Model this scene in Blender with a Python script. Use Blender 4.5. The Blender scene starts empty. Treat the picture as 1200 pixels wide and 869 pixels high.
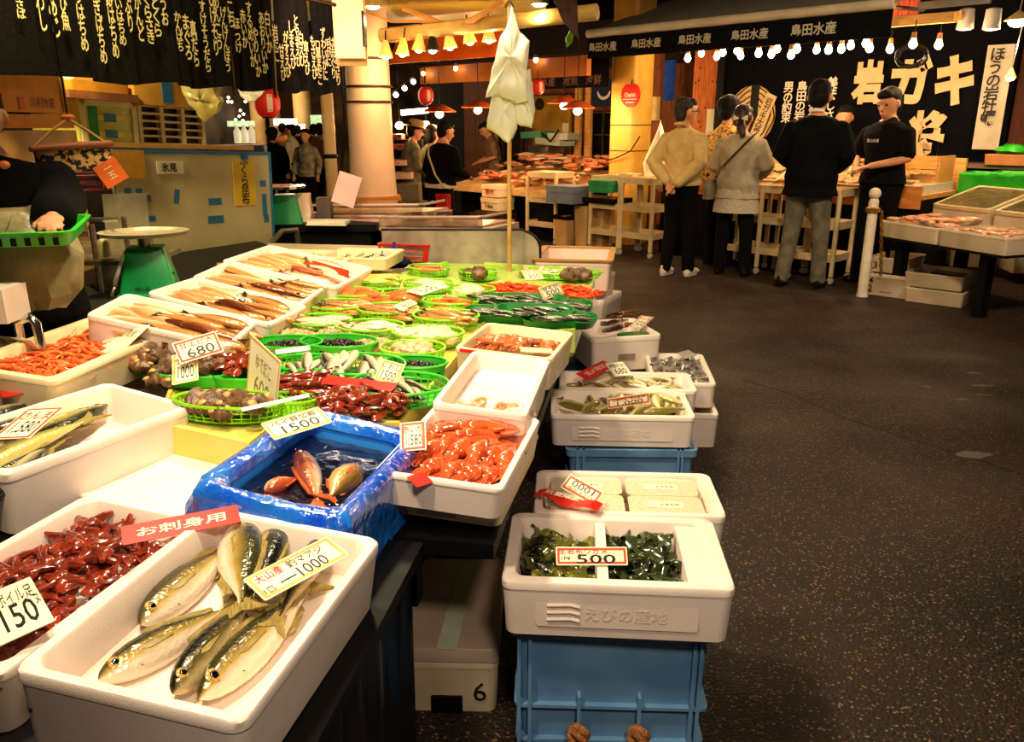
import bpy, math, random
from mathutils import Vector, Matrix, noise
random.seed(7)
R = math.radians
sc = bpy.context.scene
col = sc.collection
# ---------------------------------------------------------------- camera
CAMZ, PITCH, FPX = 1.45, R(17), 950.0
cd = bpy.data.cameras.new('camera'); cam = bpy.data.objects.new('camera', cd); col.objects.link(cam)
cam.location = (0, 0, CAMZ); cam.rotation_euler = (R(90) - PITCH, 0, 0)
cd.sensor_width = 36; cd.lens = 36 * FPX / 1200; cd.clip_start = .05; cd.clip_end = 200
sc.camera = cam
# ---------------------------------------------------------------- world, exposure
w = bpy.data.worlds.new('night'); sc.world = w; w.use_nodes = True
w.node_tree.nodes['Background'].inputs[0].default_value = (.9, .62, .38, 1)
w.node_tree.nodes['Background'].inputs[1].default_value = .035
sc.view_settings.view_transform = 'Standard'; sc.view_settings.look = 'None'
sc.view_settings.exposure = 0.0; sc.view_settings.gamma = 1
# ---------------------------------------------------------------- lamps of the market, plus an added fill
def spot(x, y, z, tx, ty, tz, e, c=(1, .80, .52), ang=110, r=.10, blend=.6):
    l = bpy.data.lights.new('lamp', 'SPOT'); l.energy = e; l.color = c; l.spot_size = R(ang); l.spot_blend = blend; l.shadow_soft_size = r
    o = bpy.data.objects.new('lamp_light', l); col.objects.link(o); o.location = (x, y, z)
    o.rotation_euler = (Vector((tx, ty, tz)) - Vector((x, y, z))).to_track_quat('-Z', 'Y').to_euler(); return o
def point(x, y, z, e, c=(1, .72, .38), r=.03):
    l = bpy.data.lights.new('bulb', 'POINT'); l.energy = e; l.color = c; l.shadow_soft_size = r
    o = bpy.data.objects.new('bulb_light', l); col.objects.link(o); o.location = (x, y, z); return o
WARM = (1, .79, .50)
# shaded lamps strung along the stall, above the picture
spot(-.55, .95, 2.35, -.5, 1.0, .7, 100, WARM, 105)
spot(-.75, 1.9, 2.45, -.6, 2.0, .7, 140, WARM, 108)
spot(-.55, 2.9, 2.45, -.4, 3.0, .7, 155, (1, .84, .5), 108)
spot(-.15, 4.0, 2.6, -.05, 4.0, .7, 85, WARM, 105)
# lamp over the kerb boxes, behind and above the photographer
spot(.35, -.3, 2.5, .6, 2.2, .4, 125, (1, .78, .58), 75, .15)
spot(.3, 2.0, 2.7, 0, 4.2, 1.6, 105, (1, .84, .55), 50, .1)  # added fill spot that brightens the hanging white bags, no lamp of the stall
spot(1.0, 1.6, 3.0, .9, 3.6, .3, 140, (1, .76, .52), 60, .15)
# alley lamps
spot(1.2, 3.4, 3.6, 2.6, 8.0, .8, 430, (1, .72, .42), 62, .2)
spot(3.4, 3.2, 3.6, 3.9, 6.9, .5, 340, (1, .74, .5), 55, .2)
spot(-1.5, 3.0, 2.6, -2.2, 4.8, 1.0, 110, (1, .74, .33), 120, .1)
point(-2.25, 3.9, 2.25, 80, (1, .80, .42), .08)
spot(-.9, 4.7, 2.25, -1.6, 7.5, 1.0, 70, (1, .6, .42), 80, .1)
# ---------------------------------------------------------------- helpers
def ray(px, py):
    x = (px - 600) / FPX; u = (434.5 - py) / FPX
    return Vector((x, math.cos(PITCH) + u * math.sin(PITCH), -math.sin(PITCH) + u * math.cos(PITCH)))
C0 = Vector((0, 0, CAMZ))
def at(px, py, z):
    d = ray(px, py); return C0 + d * ((z - CAMZ) / d.z)
def atY(px, py, Y):
    d = ray(px, py); return C0 + d * (Y / d.y)
def onpl(px, py, P, n):
    d = ray(px, py); return C0 + d * ((Vector(P) - C0).dot(n) / d.dot(n))
def S(r, g, b):
    f = lambda c: (c / 255 / 12.92) if c <= 10 else ((c / 255 + .055) / 1.055) ** 2.4
    return (f(r), f(g), f(b), 1)
_m = {}
def mat(name, c, c2=None, sc_=14, r=.5, m=0, b=0, bs=60, tr=0, em=0, al=1, coat=0, lo=.35, hi=.65, spec=.45, stretch=None, ior=1.45):
    if name in _m: return _m[name]
    mt = bpy.data.materials.new(name); mt.use_nodes = True; nt = mt.node_tree; p = nt.nodes['Principled BSDF']; _m[name] = mt
    p.inputs['Base Color'].default_value = c; p.inputs['Roughness'].default_value = r; p.inputs['Metallic'].default_value = m
    p.inputs['Transmission Weight'].default_value = tr; p.inputs['Alpha'].default_value = al; p.inputs['Coat Weight'].default_value = coat
    p.inputs['Specular IOR Level'].default_value = spec; p.inputs['IOR'].default_value = ior
    tc = nt.nodes.new('ShaderNodeTexCoord'); co = tc.outputs['Object']
    if stretch:
        mp = nt.nodes.new('ShaderNodeMapping'); mp.inputs['Scale'].default_value = stretch; nt.links.new(co, mp.inputs[0]); co = mp.outputs[0]
    n = nt.nodes.new('ShaderNodeTexNoise'); n.inputs['Scale'].default_value = sc_; n.inputs['Detail'].default_value = 4; nt.links.new(co, n.inputs['Vector'])
    rp = nt.nodes.new('ShaderNodeValToRGB'); rp.color_ramp.elements[0].position = lo; rp.color_ramp.elements[1].position = hi
    if c2 is None: c2 = tuple(v * .82 for v in c[:3]) + (1,)
    rp.color_ramp.elements[0].color = c2; rp.color_ramp.elements[1].color = c
    nt.links.new(n.outputs[0], rp.inputs[0]); nt.links.new(rp.outputs[0], p.inputs['Base Color'])
    if b:
        n2 = nt.nodes.new('ShaderNodeTexNoise'); n2.inputs['Scale'].default_value = bs; n2.inputs['Detail'].default_value = 3; nt.links.new(co, n2.inputs['Vector'])
        bp = nt.nodes.new('ShaderNodeBump'); bp.inputs['Strength'].default_value = b; bp.inputs['Distance'].default_value = .01
        nt.links.new(n2.outputs[0], bp.inputs['Height']); nt.links.new(bp.outputs[0], p.inputs['Normal'])
    if em:
        p.inputs['Emission Strength'].default_value = em; nt.links.new(rp.outputs[0], p.inputs['Emission Color'])
    return mt
def fishmat(name, belly, mid, back, r=.25, m=.25, stripe=0, nz=.5):
    if name in _m: return _m[name]
    mt = bpy.data.materials.new(name); mt.use_nodes = True; nt = mt.node_tree; p = nt.nodes['Principled BSDF']; _m[name] = mt
    uv = nt.nodes.new('ShaderNodeUVMap'); uv.uv_map = 'uv'; sp = nt.nodes.new('ShaderNodeSeparateXYZ'); nt.links.new(uv.outputs[0], sp.inputs[0])
    tc = nt.nodes.new('ShaderNodeTexCoord'); n = nt.nodes.new('ShaderNodeTexNoise'); n.inputs['Scale'].default_value = 22; n.inputs['Detail'].default_value = 4
    nt.links.new(tc.outputs['Object'], n.inputs['Vector'])
    a = nt.nodes.new('ShaderNodeMath'); a.operation = 'MULTIPLY_ADD'; a.inputs[1].default_value = nz * .5; nt.links.new(n.outputs[0], a.inputs[0]); nt.links.new(sp.outputs[1], a.inputs[2])
    s2 = nt.nodes.new('ShaderNodeMath'); s2.operation = 'SUBTRACT'; s2.inputs[1].default_value = nz * .25; nt.links.new(a.outputs[0], s2.inputs[0])
    rp = nt.nodes.new('ShaderNodeValToRGB'); e = rp.color_ramp.elements; e[0].position = .25; e[0].color = belly; e[1].position = .76; e[1].color = back
    k = e.new(.47); k.color = mid; nt.links.new(s2.outputs[0], rp.inputs[0]); nt.links.new(rp.outputs[0], p.inputs['Base Color'])
    p.inputs['Roughness'].default_value = r; p.inputs['Metallic'].default_value = m; p.inputs['Coat Weight'].default_value = .5
    n2 = nt.nodes.new('ShaderNodeTexVoronoi'); n2.inputs['Scale'].default_value = 130; nt.links.new(tc.outputs['Object'], n2.inputs['Vector'])
    bp = nt.nodes.new('ShaderNodeBump'); bp.inputs['Strength'].default_value = .14; bp.inputs['Distance'].default_value = .01
    nt.links.new(n2.outputs[0], bp.inputs['Height']); nt.links.new(bp.outputs[0], p.inputs['Normal'])
    return mt
def frame(px_, py_, pz_=None, o=(0, 0, 0)):
    X = Vector(px_).normalized(); Y = Vector(py_); Y = (Y - X * Y.dot(X)).normalized(); Z = X.cross(Y)
    return Matrix(((X.x, Y.x, Z.x, o[0]), (X.y, Y.y, Z.y, o[1]), (X.z, Y.z, Z.z, o[2]), (0, 0, 0, 1)))
def T(x, y, z): return Matrix.Translation((x, y, z))
def RZ(a): return Matrix.Rotation(a, 4, 'Z')
def RX(a): return Matrix.Rotation(a, 4, 'X')
def RY(a): return Matrix.Rotation(a, 4, 'Y')
def rrect(w, d, r, z=0, n=4, cx=0, cy=0):
    r = min(r, w / 2 - 1e-4, d / 2 - 1e-4); o = []
    for k, (sx, sy) in enumerate(((1, 1), (-1, 1), (-1, -1), (1, -1))):
        for i in range(n + 1):
            a = (k + i / n) * math.pi / 2
            o.append(Vector((cx + sx * (w / 2 - r) + r * math.cos(a), cy + sy * (d / 2 - r) + r * math.sin(a), z)))
    return o
def ring(rx, ry, z=0, n=24, cx=0, cy=0):
    return [Vector((cx + rx * math.cos(i * 2 * math.pi / n), cy + ry * math.sin(i * 2 * math.pi / n), z)) for i in range(n)]
class MB:
    def __init__(s): s.v = []; s.f = []; s.uv = None
    def add(s, vs, fs, M=None):
        o = len(s.v); s.v += [(M @ Vector(v)) if M else Vector(v) for v in vs]; s.f += [tuple(o + i for i in f) for f in fs]; return s
    def box(s, x0, x1, y0, y1, z0, z1, M=None):
        return s.add([(x, y, z) for z in (z0, z1) for y in (y0, y1) for x in (x0, x1)],
                     [(0, 2, 3, 1), (4, 5, 7, 6), (0, 1, 5, 4), (2, 6, 7, 3), (0, 4, 6, 2), (1, 3, 7, 5)], M)
    def loft(s, L, c0=True, c1=True, M=None, close=True):
        n = len(L[0]); vs = [p for l in L for p in l]; fs = []
        for i in range(len(L) - 1):
            for j in range(n if close else n - 1):
                k = (j + 1) % n; fs.append((i * n + j, i * n + k, (i + 1) * n + k, (i + 1) * n + j))
        if c0: fs.append(tuple(range(n - 1, -1, -1)))
        if c1: fs.append(tuple((len(L) - 1) * n + j for j in range(n)))
        return s.add(vs, fs, M)
    def tube(s, P, r, n=8, M=None, flat=1, up=None, cap=True):
        P = [Vector(p) for p in P]; rs = r if isinstance(r, (list, tuple)) else [r] * len(P); L = []; N = None
        for i, p in enumerate(P):
            t = (P[min(i + 1, len(P) - 1)] - P[max(i - 1, 0)]).normalized()
            if N is None:
                a = Vector(up) if up else (Vector((0, 0, 1)) if abs(t.z) < .9 else Vector((1, 0, 0))); N = (a - t * a.dot(t)).normalized()
            else: N = (N - t * N.dot(t)).normalized()
            B = t.cross(N); q = rs[i]
            L.append([p + B * (q * math.cos(k * 2 * math.pi / n)) + N * (q * flat * math.sin(k * 2 * math.pi / n)) for k in range(n)])
        return s.loft(L, cap, cap, M)
    def lathe(s, prof, n=16, M=None, c0=True, c1=True): return s.loft([ring(max(r, 1e-4), max(r, 1e-4), z, n) for r, z in prof], c0, c1, M)
    def ell(s, c, r, n=12, M=None, m=None):
        m = m or max(4, n // 2); c = Vector(c)
        L = [[c + Vector((r[0] * math.sin(t) * math.cos(a), r[1] * math.sin(t) * math.sin(a), -r[2] * math.cos(t))) for a in [k * 2 * math.pi / n for k in range(n)]] for t in [math.pi * (.04 + .92 * i / m) for i in range(m + 1)]]
        return s.loft(L, True, True, M)
    def prism(s, pts, z0, z1, M=None): return s.loft([[Vector((p[0], p[1], z)) for p in pts] for z in (z0, z1)], M=M)
    def build(s, name, m, parent=None, M=None, smooth=45, jit=0, mods=None):
        me = bpy.data.meshes.new(name)
        if jit:
            s.v = [v + Vector((noise.noise(v * 30 + Vector((3, 1, 7))), noise.noise(v * 30 + Vector((9, 4, 2))), noise.noise(v * 30))) * jit for v in s.v]
        me.from_pydata([tuple(v) for v in s.v], [], s.f); me.update()
        if s.uv:
            ul = me.uv_layers.new(name='uv')
            for lp in me.loops: ul.data[lp.index].uv = s.uv[lp.vertex_index]
        return mk(name, me, m, parent, M, smooth)
def mk(name, me, m=None, parent=None, M=None, smooth=45):
    if smooth:
        me.polygons.foreach_set('use_smooth', [True] * len(me.polygons))
        try: me.set_sharp_from_angle(angle=R(smooth))
        except Exception: pass
    if m and not me.materials: me.materials.append(m)
    o = bpy.data.objects.new(name, me); col.objects.link(o)
    if parent: o.parent = parent
    if M is not None: o.matrix_basis = M
    return o
def tag(o, label, cat, group=None):
    o['label'] = label; o['category'] = cat
    if group: o['group'] = group
    return o
def struct(o): o['kind'] = 'structure'; return o
def stuff(o): o['kind'] = 'stuff'; return o
def thing(name, label, cat, M=None, group=None):
    o = bpy.data.objects.new(name, None); col.objects.link(o); o.empty_display_size = .05
    if M is not None: o.matrix_basis = M
    return tag(o, label, cat, group)
def dup(o, M, label=None, group=None):
    c = o.copy(); col.objects.link(c); c.matrix_basis = M
    if label: c['label'] = label
    if group: c['group'] = group
    for ch in o.children:
        d = ch.copy(); col.objects.link(d); d.parent = c
        for g in ch.children:
            e = g.copy(); col.objects.link(e); e.parent = d
    return c
_t = {}
def tmesh(txt, bold=0.0, sp=1.0, vert=False):
    k = (txt, bold, vert)
    if k in _t: return _t[k].copy()
    cu = bpy.data.curves.new('t', 'FONT'); cu.body = '\n'.join(txt) if vert else txt; cu.size = 1; cu.align_x = 'CENTER'; cu.align_y = 'CENTER'; cu.offset = bold; cu.resolution_u = 2
    cu.space_line = .86 if vert else 1; cu.extrude = .01
    o = bpy.data.objects.new('t', cu); col.objects.link(o); bpy.context.view_layer.update()
    me = bpy.data.meshes.new_from_object(o.evaluated_get(bpy.context.evaluated_depsgraph_get())); bpy.data.objects.remove(o); me.materials.clear()
    if len(me.vertices):
        xs = [v.co.x for v in me.vertices]; ys = [v.co.y for v in me.vertices]; cx = (max(xs) + min(xs)) / 2; cy = (max(ys) + min(ys)) / 2
        W = max(max(xs) - min(xs), 1e-3); H = max(max(ys) - min(ys), 1e-3); me.transform(Matrix.Diagonal((1 / W, 1 / H, 1, 1)) @ T(-cx, -cy, 0)); me['w'] = W; me['h'] = H
    _t[k] = me; return me.copy()
def lettering(txt, m, parent, M, w, h, bold=.012, vert=False, name='lettering', keep=True):
    """text fitted in w x h (keep = no distortion), in the XY plane of M"""
    me = tmesh(txt, bold, vert=vert); W, H = me['w'], me['h']
    if keep:
        k = min(w / W, h / H); w, h = W * k, H * k
    return mk(name, me, m, parent, M @ Matrix.Diagonal((w, h, max(min(w, h), .02) * .25, 1)), 0)
# ---------------------------------------------------------------- materials
foam = mat('foam', S(250, 236, 224), S(242, 224, 210), 6, .55, b=.12, bs=420)
foamy = mat('foam_yellowed', S(244, 226, 186), S(226, 200, 150), 5, .5, b=.12, bs=420)
foamd = mat('foam_dirty', S(214, 196, 166), S(184, 164, 130), 4, .6, b=.15, bs=400)
ink = mat('ink', S(14, 12, 12), r=.6); inkr = mat('ink_red', S(190, 20, 14), r=.6); inkw = mat('ink_white', S(248, 236, 220), r=.6)
inkg = mat('ink_cream', S(244, 232, 176), S(236, 220, 150), r=.6)
paper = mat('paper', S(250, 246, 222), S(242, 234, 196), 8, .5); redp = mat('red_paper', S(226, 34, 14), S(206, 26, 12), 10, .35)
border_r = mat('card_red', S(206, 62, 30), S(190, 90, 40), 9, .5); border_y = mat('card_gold', S(214, 190, 90), S(196, 160, 60), 9, .5)
lime = mat('lime_plastic', S(150, 232, 20), S(120, 205, 14), 9, .3, tr=.15); green = mat('green_plastic', S(60, 200, 50), S(40, 168, 36), 9, .3); dgreen = mat('dark_green_plastic', S(18, 120, 44), S(10, 92, 34), 9, .3)
blue = mat('blue_plastic', S(40, 118, 196), S(30, 96, 170), 7, .4, b=.1); lblue = mat('pale_blue_plastic', S(112, 160, 204), S(92, 140, 188), 7, .45)
steel = mat('steel', S(170, 164, 156), S(140, 132, 122), 12, .28, m=.9, stretch=(1, 1, 30)); chrome = mat('chrome', S(220, 216, 208), r=.15, m=1)
black = mat('black_plastic', S(12, 12, 12), S(7, 7, 7), 8, .5, b=.3, bs=9, spec=.25); blackc = mat('black_cloth', S(24, 23, 22), S(15, 15, 15), 60, .95, b=.2, bs=200, spec=.12)
beige = mat('beige_plastic', S(226, 204, 158), S(208, 184, 136), 7, .45); cardb = mat('cardboard', S(206, 150, 50), S(186, 130, 40), 9, .8)
wood = mat('orange_wood', S(206, 118, 52), S(160, 80, 30), 5, .55, stretch=(9, 9, 1)); woodd = mat('dark_wood', S(70, 40, 22), S(44, 25, 14), 5, .5, stretch=(9, 9, 1)); woodl = mat('pale_wood', S(226, 170, 96), S(200, 140, 70), 5, .5, stretch=(1, 9, 9))
skin = mat('skin', S(222, 160, 120), S(206, 140, 100), 9, .5); hairm = mat('hair', S(20, 15, 13), S(10, 8, 7), 60, .7, stretch=(1, 1, .2), spec=.2); hairg = mat('grey_hair', S(72, 66, 60), S(34, 31, 29), 50, .75, spec=.2)
orange = mat('shrimp_orange', S(240, 128, 60), S(214, 84, 34), 30, .25, coat=.4); redo = mat('octopus_red', S(164, 54, 30), S(88, 32, 22), 30, .22, coat=.6)
sqo = mat('squid_orange', S(226, 104, 52), S(176, 58, 26), 26, .15, coat=.9, lo=.3, hi=.7); pinkf = mat('pink_flesh', S(246, 200, 160), S(236, 156, 116), 22, .25, coat=.4)
whelk = mat('whelk', S(134, 98, 66), S(58, 42, 34), 40, .4, b=.6, bs=60); whelkl = mat('whelk_lip', S(226, 180, 120), S(196, 140, 84), 20, .3)
clam = mat('clam', S(224, 190, 140), S(176, 134, 90), 60, .35, stretch=(1, 4, 1)); snail = mat('snail', S(48, 34, 28), S(20, 16, 16), 60, .25)
ice = mat('ice', S(236, 232, 222), S(214, 208, 196), 50, .15, b=.9, bs=70, coat=.5); clear = mat('clear_plastic', S(240, 240, 236), r=.08, tr=.92, ior=1.12, b=.3, bs=14)
glass = mat('glass', S(226, 236, 230), r=.03, tr=1, ior=1.05); bagw = mat('white_bag', S(254, 250, 232), S(248, 240, 206), 9, .5, b=.3, bs=12)
bulbm = mat('bulb', (1, .80, .45, 1), (1, .80, .45, 1), em=16); bulby = mat('bulb_big', (1, .72, .34, 1), (1, .72, .34, 1), em=22); tubel = mat('sign_light', (1, .9, .74, 1), (1, .9, .74, 1), em=7)
eyew = mat('fish_iris', S(206, 176, 90), S(150, 110, 50), 200, .12, coat=1); eyeb = mat('fish_pupil', S(6, 5, 5), r=.05, coat=1)
aji = fishmat('aji_skin', S(240, 222, 196), S(180, 152, 74), S(58, 54, 22), m=.12, r=.22); ajid = fishmat('aji_dark_skin', S(190, 170, 120), S(98, 86, 38), S(24, 24, 14))
silver = fishmat('silver_skin', S(232, 222, 196), S(196, 186, 150), S(40, 44, 36), nz=.3); rosy = fishmat('rosy_skin', S(252, 230, 206), S(240, 170, 124), S(196, 88, 50)); goldf = fishmat('gold_skin', S(252, 236, 206), S(246, 208, 156), S(206, 146, 86))
olive = fishmat('olive_skin', S(210, 200, 120), S(150, 140, 60), S(26, 30, 18), nz=.3); brownf = fishmat('brown_skin', S(214, 150, 84), S(170, 90, 40), S(104, 46, 20))
fin = mat('fin', S(172, 150, 84), S(116, 100, 50), 40, .35, stretch=(1, 12, 1)); finr = mat('fin_red', S(200, 96, 44), S(150, 60, 28), 40, .35)
# ---------------------------------------------------------------- ground and shells
DR = Vector((.695, -.72, 0)).normalized(); NR = Vector((-DR.y, DR.x, 0))
RM = frame(DR, NR, o=(2.48, 8.06, 0)); RI = RM.inverted()
def rp(px, py, t):
    P = Vector((2.48, 8.06, 0)) + NR * t; return RI @ onpl(px, py, P, NR)
def rz(px, z, t, py0=150):
    return rp(px, py0, t).x
TM = frame((.988, -.156, 0), (.156, .988, 0), o=(-.02, 1.56, 0)); TI = TM.inverted()
def asphalt():
    mt = mat('asphalt', S(42, 27, 17), S(17, 11, 8), 1.6, .62, b=1, bs=95, lo=.3, hi=.7); nt = mt.node_tree; p = nt.nodes['Principled BSDF']
    tc = nt.nodes['Texture Coordinate']; v = nt.nodes.new('ShaderNodeTexVoronoi'); v.inputs['Scale'].default_value = 78; nt.links.new(tc.outputs['Object'], v.inputs['Vector'])
    cr = nt.nodes.new('ShaderNodeValToRGB'); cr.color_ramp.elements[0].position = .0; cr.color_ramp.elements[0].color = (1, 1, 1, 1); cr.color_ramp.elements[1].position = .34; cr.color_ramp.elements[1].color = (0, 0, 0, 1); nt.links.new(v.outputs['Distance'], cr.inputs[0])
    n = nt.nodes.new('ShaderNodeTexNoise'); n.inputs['Scale'].default_value = 30; nt.links.new(tc.outputs['Object'], n.inputs['Vector'])
    c2 = nt.nodes.new('ShaderNodeValToRGB'); c2.color_ramp.elements[0].position = .40; c2.color_ramp.elements[1].position = .54; nt.links.new(n.outputs[0], c2.inputs[0])
    mu = nt.nodes.new('ShaderNodeMath'); mu.operation = 'MULTIPLY'; nt.links.new(cr.outputs[0], mu.inputs[0]); nt.links.new(c2.outputs[0], mu.inputs[1])
    mx = nt.nodes.new('ShaderNodeMixRGB'); mx.inputs[2].default_value = S(176, 134, 98); nt.links.new(mu.outputs[0], mx.inputs[0])
    nt.links.new(nt.nodes['Color Ramp'].outputs[0], mx.inputs[1]); nt.links.new(mx.outputs[0], p.inputs['Base Color'])
    n3 = nt.nodes.new('ShaderNodeTexNoise'); n3.inputs['Scale'].default_value = 1.3; nt.links.new(tc.outputs['Object'], n3.inputs['Vector'])
    mr = nt.nodes.new('ShaderNodeMapRange'); mr.inputs[1].default_value = .35; mr.inputs[2].default_value = .65; mr.inputs[3].default_value = .5; mr.inputs[4].default_value = .75; nt.links.new(n3.outputs[0], mr.inputs[0]); nt.links.new(mr.outputs[0], p.inputs['Roughness'])
    return mt
asp = asphalt()
fl = MB().box(-14, 14, -3, 34, -.05, 0).build('floor', asp, smooth=0); struct(fl)
b = MB(); P = [at(870, 445, 0), at(930, 462, 0), at(985, 488, 0), at(1060, 512, 0), at(1130, 533, 0), at(1210, 560, 0)]
b.tube([p + Vector((0, 0, -.004)) for p in P], .008, 5, flat=.8); b.build('floor_seam', mat('tar', S(14, 10, 9), r=.8), fl)
pb = MB()
for (px, py, r_) in ((1140, 437, .05), (1150, 452, .07), (1152, 463, .045), (1128, 468, .05), (1137, 533, .09), (1085, 453, .03)):
    p = at(px, py, 0); pb.prism([(p.x + math.cos(a) * r_ * random.uniform(.7, 1.4), p.y + math.sin(a) * r_ * random.uniform(.3, .6)) for a in [k * .7 for k in range(9)]], 0, .002)
pb.build('grey_patch', mat('patch_grey', S(92, 88, 76), S(60, 54, 46), 30, .5), fl, smooth=0)  # small flat grey patches laid on the floor
# wall behind the stalls, vertical planks
S0, S1 = -7.6, 3.4
wb = MB().box(S0 - 1, 12, 2.72, 2.8, 0, 3.6).build('wall_back', mat('wall_dark', S(40, 26, 18), S(26, 17, 12), 3, .8), M=RM, smooth=0); struct(wb)
pm = MB().box(0, .3, 0, .03, 0, 2.25).build('plank', mat('wall_wood', S(164, 92, 44), S(112, 58, 26), 5, .6, stretch=(9, 9, 1)), wb, T(S0, 2.68, 0), 0)
s = S0; k = 0
while s < 3.2:
    s += .31; k += 1; o = pm.copy(); col.objects.link(o); o.matrix_basis = T(s, 2.68 - random.random() * .012, 0)
# ceiling over the near alley stalls
cs = MB().box(-7, .3, 6.3, 8.7, 2.42, 2.5).build('ceiling', mat('yellow_panel', S(226, 206, 100), S(196, 170, 70), 2, .35), smooth=0); struct(cs)
struct(MB().box(-9, 9, 13.5, 13.6, 0, .02).build('trim_1', woodd, smooth=0))
# dark upper facade
u0 = rp(440, 30, .9); u1 = rp(760, 30, .9)
struct(MB().box(u0.x - 1, 9.5, 1.5, 1.6, 2.75, 4.6).build('wall_upper', black, M=RM, smooth=0))
# ---------------------------------------------------------------- round white column and square column
cpos = atY(434, 150, 7.7)
t = thing('round_column', 'thick round pinkish column banded with dark straps, rope-wrapped at its foot', 'column', T(cpos.x, cpos.y, 0))
colm = mat('column_paint', S(236, 206, 176), S(226, 190, 156), 3, .35)
MB().lathe([(.235, 0), (.235, .4), (.2, 1.2), (.19, 2.42)], 32).build('shaft', colm, t)
MB().lathe([(.25, 0), (.262, .1), (.262, .74), (.25, .8), (.24, .81)], 32).build('rope_wrap', mat('orange_mat', S(206, 128, 40), S(160, 92, 26), 60, .8, b=.8, bs=80, stretch=(1, 1, 8)), t)
for z in (1.62, 1.75, 1.98): MB().lathe([(.21, z), (.214, z + .004), (.214, z + .016), (.21, z + .02)], 32, c0=False, c1=False).build('strap', woodd, t)
for z in (.45, .62): MB().lathe([(.262, z), (.27, z + .004), (.27, z + .012), (.262, z + .016)], 32, c0=False, c1=False).build('strap', woodd, t)
MB().tube([(-.2, -.1, 2.3), (-.215, -.09, 1.4), (-.26, -.08, 1.1), (-.3, -.05, .8)], .012).build('cable', black, t)
p = atY(387, 180, 8.2)
t = thing('slim_pipe', 'slim cream drainpipe standing just beside the thick round column', 'pipe', T(p.x, p.y, 0))
MB().lathe([(.06, 0), (.06, 2.6)], 20).build('tube', mat('cream_paint', S(232, 200, 140), S(214, 178, 116), 3, .4), t); MB().lathe([(.062, 1.12), (.07, 1.13), (.07, 1.15), (.062, 1.16)], 20, c0=False, c1=False).build('collar', black, t)
sc0 = rp(739, 150, .85)
t = thing('square_column', 'yellow painted square column carrying a red apple sign', 'column', RM @ T(sc0.x, .85, 0))
yel = mat('yellow_paint', S(226, 178, 78), S(206, 152, 56), 4, .45, b=.2, bs=20)
MB().loft([rrect(.38, .38, .05, z) for z in (0, 3.4)]).build('shaft', yel, t, smooth=60)
for z in (1.12, 1.42): MB().loft([rrect(.385, .385, .05, z) for z in (z, z + .012)], False, False).build('joint', woodd, t)
b = MB(); b.tube([(-.2, -.21, 1.0), (0, -.24, 1.05), (.2, -.24, 1.13), (.3, -.2, 1.3)], .008); b.build('cable', black, t)
ap = thing('apple_sign', 'round red apple-shaped sign fixed to the yellow square column', 'sign', RM @ T(rp(739, 111, .6).x, .615, rp(739, 111, .6).z))
pts = [(math.cos(a) * .135 * (1 - .07 * math.exp(-((a - 1.57) * 3) ** 2)), math.sin(a) * .14 * (1 - .2 * math.exp(-((a - 1.57) * 3) ** 2))) for a in [k * math.pi / 16 for k in range(32)]]
MB().prism(pts, 0, .025, RX(R(90))).build('apple_board', mat('apple_red', S(222, 40, 22), S(196, 26, 14), 9, .3), ap); MB().tube([(0, -.01, .1), (.015, -.01, .17)], .008).build('stem', black, ap)
lettering('Oishii', inkw, ap, T(0, -.03, 0) @ RX(R(90)), .17, .05); MB().tube([(-.1, -.027, -.05), (.1, -.027, -.05)], .004).build('line', inkw, ap)
MB().tube([(-.06, -.027, -.085), (.06, -.027, -.085)], .007).build('line', inkw, ap)
# ---------------------------------------------------------------- right stall: awning, valance, banner
a0 = rp(689, 40, 0); a1 = rp(1000, 7, 0); AZ = 2.40; AW = a1.x - a0.x + .35
t = thing('stall_awning', 'dark grey awning with pale front bar over the oyster stall', 'awning', RM @ T(a0.x, 0, AZ))
MB().tube([(0, 0, 0), (AW, 0, 0)], .045, 12).build('front_bar', mat('bar_paint', S(206, 194, 170), S(184, 170, 146), 4, .4), t)
b = MB(); N = 14
b.loft([[Vector((AW * i / N, 0, .02)), Vector((AW * i / N, 1.1, .36 + .015 * math.sin(i * 2))), Vector((AW * i / N, 2.2, .72)), Vector((AW * i / N, 2.2, .70)), Vector((AW * i / N, 1.1, .34 + .015 * math.sin(i * 2))), Vector((AW * i / N, 0, 0))] for i in range(N + 1)])
b.build('canopy', mat('awning_cloth', S(140, 134, 122), S(110, 104, 94), 60, .9), t)
b = MB(); NN = 60
b.loft([[Vector((AW * i / NN, .012 * math.sin(i * .7) + y, z)) for (y, z) in ((0, -.04), (.0, -.26), (.006, -.26), (.006, -.04))] for i in range(NN + 1)])
val = b.build('valance', mat('valance_cloth', S(14, 14, 16), S(9, 9, 11), 30, .95, spec=.1), t)
for (x0, x1, yy) in ((690, 723, 52), (740, 775, 47), (795, 834, 42), (857, 901, 37), (927, 981, 31)):
    s0 = rp(x0, yy, -.02); s1 = rp(x1, yy, -.02)
    lettering('島田水産', mat('letter_grey', S(206, 200, 180), r=.6), val, T((s0.x + s1.x) / 2 - a0.x, -.022, -.148) @ RX(R(90)), (s1.x - s0.x) * .97, .15, .02)
for sx in (.15, AW * .5, AW - .15): MB().tube([(sx, .02, 0), (sx, 1.0, .05), (sx, 2.1, .45)], .018).build('arm', steel, t)
b0 = rp(852, 110, 2.15); b1 = rp(1186, 110, 2.15); BW = b1.x - b0.x
t = thing('shop_banner', 'large black cloth banner with giant cream letters behind the oyster counter', 'banner', RM @ T(b0.x, 2.15, 0))
navy = mat('banner_cloth', S(12, 13, 18), S(8, 9, 12), 5, .95, spec=.08)
b = MB(); NN = 60
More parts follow.
